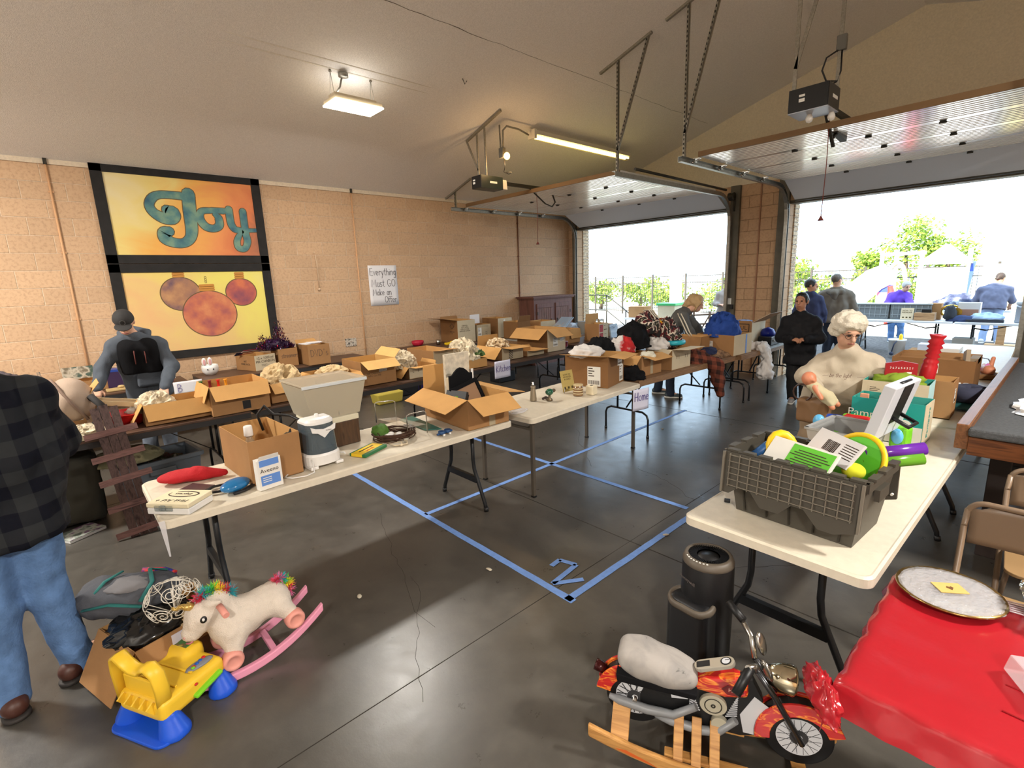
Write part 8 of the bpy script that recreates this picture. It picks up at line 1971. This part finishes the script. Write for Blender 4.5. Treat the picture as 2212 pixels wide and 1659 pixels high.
# ---------------------------------------------------------------- outside the doors
def ground(name, mb, m):
    o = obj(name, mb, m); o['kind'] = 'structure'; return o
ground('ground', MB().box((4, 36, -.12), (90, 52.2, .2)), P('pale_concrete_yard', (206, 200, 188), .9, var=.12, vs=1.5))
ground('ground', MB().box((6, 13.5, -.012), (26, 6.9, .03)), P('dark_mulch', (84, 80, 78), .95, var=.5, vs=14, bump=1, bs=40))
WT = P('outdoor_table_white', (206, 208, 212), .45)
table('white outdoor table with crates and a paper sign, left of two outside the right door', 5.92, 13.98, 1.83, .72, PI / 2, topmat=WT)
table('white outdoor table with folded jeans and a grey cooler outside the right door', 7.78, 13.96, 1.83, .72, PI / 2, topmat=WT)
table('far outdoor table with clothes heaped on it behind the crates', 6.3, 17.5, 2.44, .72, PI / 2, topmat=WT)
table('small outdoor table with a green topped bin outside the left door', .9, 12.4, 1.83, .72, PI / 2, topmat=WT)
CR = P('crate_grey', (112, 118, 120), .6)
def crate(x, y, label):
    t = thing('crate', label, 'crate', (x, y, .742), 0, 'grey crates on the outdoor table')
    obj('body', MB().box((0, 0, .16), (.68, .34, .32), 1.03), CR, t, .01); obj('rim', MB().box((0, 0, .325), (.73, .38, .025)), P('crate_rim', (140, 146, 148), .5), t, .004)
    mb = MB()
    for i in range(7): mb.box((-.3 + i * .1, -.178, .17), (.012, .014, .26))
    for z in (.1, .24): mb.box((0, -.178, z), (.66, .012, .014))
    obj('rib', mb, P('crate_rim', (140, 146, 148)), t)
crate(5.36, 14.1, 'long grey ribbed crate at the left end of the outdoor table'); crate(6.08, 14.12, 'grey ribbed crate behind the paper sign on the outdoor table')
one('latch_crate', 'darker grey crate half hidden behind the grey jacket walker', 'crate', MB().at((4.86, 14.6, 0)).box((0, 0, .5), (.5, .4, 1.0)), CR, .01)
t = thing('notice', 'cream notice propped up at the front of the outdoor table', 'sign', (6.06, 13.80, .742))
obj('card', MB().at((0, 0, .13), rx=rad(-10)).box((0, 0, 0), (.22, .004, .25)), P('notice_cream', (206, 190, 160), .7), t)
mb = MB(); mb.M = Matrix.Translation((0, -.004, .13)) @ Matrix.Rotation(rad(-10), 4, 'X') @ face((0, 0, 0), 'y'); mb.text('HOW TO\nREORDER', .04, (0, .05, 0)); [mb.box((x, -.075, 0), (.03, .03, .001)) for x in (-.06, 0, .06)]; obj('lettering', mb, P('khaki_ink', (76, 66, 38)), t)
one('wooden_crate', 'flat wooden box beside the folded jeans on the outdoor table', 'box', MB().at((6.36, 13.86, .742)).box((0, 0, .08), (.34, .26, .16)), wood_mat('crate_pine', (178, 140, 100), (130, 96, 66), 3, 0), .004)
one('small_speaker', 'small black case on the flat wooden box', 'case', MB().at((6.38, 13.86, .902)).box((0, 0, .035), (.16, .12, .07)), BLK, .004)
one('storage_carton', 'brown carton standing behind the flat wooden box', 'box', MB().at((6.46, 14.18, .742)).box((0, 0, .17), (.24, .24, .34)), CB)
t = thing('brass_horn', 'brass horn lying between cartons on the outdoor table', 'horn', (6.74, 14.1, .86))
obj('coil', MB().at(rx=PI / 2).tube([(.16 * math.cos(a * PI / 9), .12 * math.sin(a * PI / 9) + .06, 0) for a in range(18)], .022, 8, True), P('brass', (206, 166, 70), .25, .9), t); obj('bell', MB().at((.1, -.05, .05), rx=PI / 2).lathe([(.02, -.1), (.03, 0), (.09, .06)], 16), P('brass', (206, 166, 70)), t)
one('white_carton', 'white carton behind the folded jeans on the outdoor table', 'box', MB().mat(0).at((7.02, 14.14, .742)).box((0, 0, .18), (.34, .26, .36)).mat(1).box((0, -.131, .16), (.3, .002, .14)), [P('box_white', (196, 190, 184), .6), P('box_print', (150, 110, 90), .6)])
for i, (x, lx, m, z) in enumerate(((6.95, .42, P('jeans_indigo', (44, 56, 92), .9), .0), (6.76, .18, P('jeans_black', (38, 40, 46), .9), .08), (7.32, .42, P('jeans_light', (156, 178, 206), .9, var=.3, vs=8), .06))):
    cloth(['indigo jeans folded', 'black trousers bundled upright', 'pale washed jeans stacked'][i] + ' on the outdoor table', (x, 13.84, .742 + z), (lx * .6, .15, .12 + (.12 if i == 1 else 0)), m, 101 + i, .3, 2, n=30, k=14)
one('dark_folder', 'dark flat case under the pale washed jeans', 'case', MB().at((7.30, 13.78, .742)).box((0, 0, .025), (.55, .2, .05)), P('folder_dark', (40, 42, 50), .5), .004)
t = thing('cooler', 'grey cooler box with a pale lid at the right end of the outdoor table', 'cooler', (7.92, 13.9, .742)); obj('body', MB().box((0, 0, .17), (.42, .3, .34)), P('cooler_grey', (140, 146, 156), .5), t, .02); obj('lid', MB().box((0, 0, .37), (.44, .32, .06)), P('cooler_lid', (176, 180, 186), .5), t, .015); obj('handle', MB().tube([(-.2, -.16, .33), (-.16, -.18, .3), (.16, -.18, .3), (.2, -.16, .33)], .012, 6), P('cooler_lid', (176, 180, 186)), t)
cloth('dark jackets and jeans heaped on the far outdoor table', (6.6, 17.45, .79), (.7, .28, .30), ramp_mat('clothes_far', [(.4, (52, 58, 84)), (.52, (90, 96, 116)), (.62, (190, 200, 214))], 5, .9), 104, .4, 2)
t = thing('bucket', 'white plastic bucket with a dark ladle hanging on its side outside', 'bucket', (6.05, 13.2, 0)); obj('pail', MB().lathe([(.13, 0), (.15, .36), (.158, .36), (.158, .39), (.145, .39), (.13, .02), (0, .02)], 24), WHT, t); obj('ladle', MB().tube([(.02, -.15, .37), (-.02, -.165, .3), (-.05, -.165, .12)], .012, 6).ell((-.05, -.17, .1), (.04, .02, .04), 12, 8), P('ladle_dark', (50, 60, 84), .4), t); obj('bottles', MB().lathe([(.03, .3), (.035, .46), (.012, .5)], 10, (.05, .03, 0)), YEL, t)
one('low_carton', 'low brown carton on the ground right of the white bucket', 'box', MB().at((6.55, 13.25, 0)).box((0, 0, .1), (.55, .4, .2)), CB)
one('shoe_box', 'white shoe box resting on the low brown carton outside', 'box', MB().at((6.62, 13.25, .2)).box((0, 0, .06), (.42, .3, .12)), P('shoebox', (206, 208, 220), .6), .003)
one('grey_bin', 'grey box on the ground under the outdoor jeans table', 'box', MB().at((7.02, 13.9, 0)).box((0, 0, .2), (.32, .34, .4)), P('grey_board', (150, 146, 138)), .004)
one('timber_stand', 'short timber post on a base beyond the outdoor tables', 'post', MB().at((7.45, 16.0, 0)).box((0, 0, .25), (.14, .08, .5)).box((0, 0, .03), (.5, .3, .06)), wood_mat('crate_pine', (178, 140, 100), (130, 96, 66)), .004)
# left door view
one('yard_carton', 'brown carton on the small outdoor table outside the left door', 'box', MB().at((.3, 12.4, .742)).box((0, 0, .15), (.5, .36, .3)), CB)
one('green_bin', 'white bin with a bright green lid outside the left door', 'bin', MB().mat(0).at((1.2, 12.45, .742)).box((0, 0, .17), (.5, .4, .34)).mat(1).box((0, 0, .37), (.56, .44, .06)), [CBW, P('lid_green', (60, 176, 100), .4)], .006)
one('dark_helmet', 'dark helmet beside the green lidded bin', 'helmet', MB().at((.72, 12.3, .742)).ell((0, 0, .12), (.1, .11, .12), 16, 10), BLK)
t = thing('branch_fence', 'rustic fence of crossed branches outside the left door', 'fence', (0, 0, 0)); BR = P('branch_brown', (112, 92, 78), .9)
for i in range(6): obj('post', MB().tube([(2.0 + i * .36, 12.2 + i * .12, 0), (2.02 + i * .36, 12.2 + i * .12, .95)], .03, 6), BR, t)
for z in (.35, .62, .85): obj('rail', MB().tube([(1.95, 12.15, z), (2.9, 12.5, z + .06), (3.7, 12.83, z + .02)], .022, 6), BR, t)
for i in range(4): obj('brace', MB().tube([(2.0 + i * .42, 12.2 + i * .14, .1), (2.4 + i * .42, 12.32 + i * .14, .9)], .018, 6), BR, t)
t = thing('handrail', 'dark metal stair handrail outside the left door by the brick', 'handrail', (0, 0, 0))
for x, z in ((-1.9, 1.35), (-1.0, 1.35), (-.3, .9)): obj('post', MB().tube([(x, 12.6, 0), (x, 12.6, z)], .022, 6), STEEL_D, t)
for dz in (0, -.45): obj('rail', MB().tube([(-1.9, 12.6, 1.35 + dz), (-1.0, 12.6, 1.35 + dz), (-.3, 12.6, .9 + dz), (.1, 12.6, .6 + dz)], .018, 6), STEEL_D, t)
# iron fence
t = thing('iron_fence', 'tall dark picket fence running along the far edge of the yard', 'fence', (0, 22.2, 0)); IRON = P('fence_iron', (64, 58, 50), .6)
for i in range(12):
    x = -12.4 + i * 1.75
    if i in (5, ): pass
    obj('post', MB().box((x, 0, .95), (.07, .07, 1.94)), IRON, t)
    mb = MB()
    for z in (.15, 1.5, 1.8): mb.box((x + .875, 0, z), (1.7, .03, .035))
    for k in range(1, 15): mb.box((x + k * .117, 0, .96), (.014, .014, 1.7))
    obj('panel', mb, IRON, t)
one('white_pillar', 'plain white square pillar in front of the picket fence', 'pillar', MB().box((-2.73, 19.7, 1.0), (.45, .2, 2.0)), WHT)
t = thing('shed', 'low white shed roof beyond the picket fence', 'shed', (-7.5, 28, 0)); obj('wall', MB().box((0, 0, .4), (3, 2, .8)), WHT, t); obj('roof', MB().prism([(-1.7, .8), (1.7, .8), (0, 1.5)], -1.1, 1.1, 1), P('shed_roof', (206, 200, 192), .8), t)
# trees and shrubs
LEAF = [P('leaf_%d' % i, c, .7) for i, c in enumerate(((84, 112, 30), (122, 146, 44), (160, 176, 70)))]; TRUNK = P('trunk', (90, 74, 58), .9)
def tree(label, x, y, r, z0, z1, n, name='tree', group='trees beyond the fence'):
    t = thing(name, label, 'tree' if name == 'tree' else 'shrub', (x, y, 0), 0, group); rnd = random.Random(int(x * 31 + y * 7)); mb = MB(); zc = (z0 + z1) / 2; rz_ = (z1 - z0) / 2
    lobes = [(rnd.uniform(-.6, .6) * r, rnd.uniform(-.5, .5) * r, zc + rnd.uniform(-.5, .6) * rz_, rnd.uniform(.35, .6)) for _ in range(9)]
    for i in range(n):
        lx, ly, lz, s = rnd.choice(lobes); d = Vector((rnd.gauss(0, 1), rnd.gauss(0, 1), rnd.gauss(0, 1))).normalized() * (rnd.random() ** .4)
        p = Vector((lx + d.x * r * s, ly + d.y * r * s, max(.02, lz + d.z * rz_ * s))); a = Vector((rnd.gauss(0, 1), rnd.gauss(0, 1), rnd.gauss(0, .6))).normalized(); b_ = a.orthogonal().normalized(); L = .05 + .09 * rnd.random()
        mb.mat(rnd.choice((0, 1, 1, 2))).add([p - b_ * L * .5, p + a * L, p + b_ * L * .5, p - a * L * .6], [(0, 1, 2, 3)])
    o = obj('foliage', mb, LEAF, t); obj('trunk', MB().tube([(0, 0, 0), (.1, 0, zc * .6), (0, .1, zc)], [.12, .09, .05], 7), TRUNK, t)
for i, (x, r, z1) in enumerate(((-1.6, 1.2, 2.7), (1.7, .9, 2.7), (3.1, 1.5, 4.2), (4.6, 1.1, 4.1))): tree(['small round tree beside the right brick jamb', 'low tree left of the tallest tree', 'tallest tree behind the playground', 'rounded tree right of the tallest tree'][i], x, 30, r, .6 + (i > 1) * .6, z1, 1500)
for i, x in enumerate((-13.2, -10.6, -8.2, -5.8, -3.2, -.6, 2.0, 4.4)): tree('dense leafy shrub growing behind the picket fence', x, 24.4 + (i % 3) * .5, 1.6, 0, 1.75 + .25 * (i % 2), 1300, 'shrub', 'shrubs behind the fence')
# playground
PW = P('play_white', (226, 224, 222), .4); PB = P('play_blue', (60, 84, 160), .4); PR = P('play_red', (206, 60, 50), .4)
t = thing('playground_slide', 'large white playground slide with blue and orange end', 'slide', (0, 0, 0))
path = [(4.3, 21, 1.65), (3.9, 20.9, 1.45), (3.5, 20.7, 1.0), (3.1, 20.5, .68), (2.6, 20.4, .6)]
obj('chute', MB().tube(path, [.38, .4, .42, .4, .36], 14), PW, t); obj('chute_end', MB().tube([(3.55, 20.3, .62), (3.2, 20.2, .95), (2.9, 20.15, .72)], [.12, .2, .1], 12), P('play_orange', (176, 96, 60), .4), t); obj('stripe', MB().tube([(3.4, 20.2, .35), (2.8, 20.1, .55)], .12, 10), PB, t)
t = thing('play_tower', 'white playground tower with striped panel and red climber behind the slide', 'playground', (0, 0, 0))
for x in (4.05, 4.45, 5.1, 6.25): obj('post', MB().tube([(x, 21, 0), (x, 21, 2.35)], .06, 10), PW, t)
obj('beam', MB().tube([(4.1, 21, 2.28), (5.2, 21, 2.28)], .05, 8), PW, t)
mb = MB()
for i in range(6): mb.mat(i % 3).at(ry=0).box((4.25, 20.9, .45 + i * .24), (.4, .06, .24))
obj('striped_panel', mb, [PB, PW, P('play_pink', (206, 110, 140), .4)], t)
obj('arch', MB().tube([(4.5 + .25 * math.cos(a * PI / 10), 20.9, 1.4 + .6 * math.sin(a * PI / 10)) for a in range(11)], .06, 8), P('play_cream', (226, 206, 150), .5), t)
obj('red_climber', MB().tube([(4.45, 20.8, 0), (4.5, 20.8, .7), (4.4, 20.8, 1.25)], [.12, .14, .07], 10), PR, t)
obj('wall_panel', MB().box((5.65, 21.1, .9), (1.1, .08, 1.8)), PW, t); obj('roof', MB().prism([(5.0, 1.9), (6.35, 1.9), (5.7, 2.5)], 20.6, 21.6, 1), PW, t)
one('blue_post', 'slanted blue post at the right of the playground', 'post', MB().bar((6.2, 21, .2), (6.36, 21, 1.95), .09), PB)
one('climbing_wall', 'pale yellow spotted climbing wall beyond the blue post', 'panel', MB().box((7.2, 21.4, .95), (1.3, .1, 1.8)), ramp_mat('climb_wall', [(.5, (226, 214, 150)), (.58, (206, 190, 110))], 6, .6))
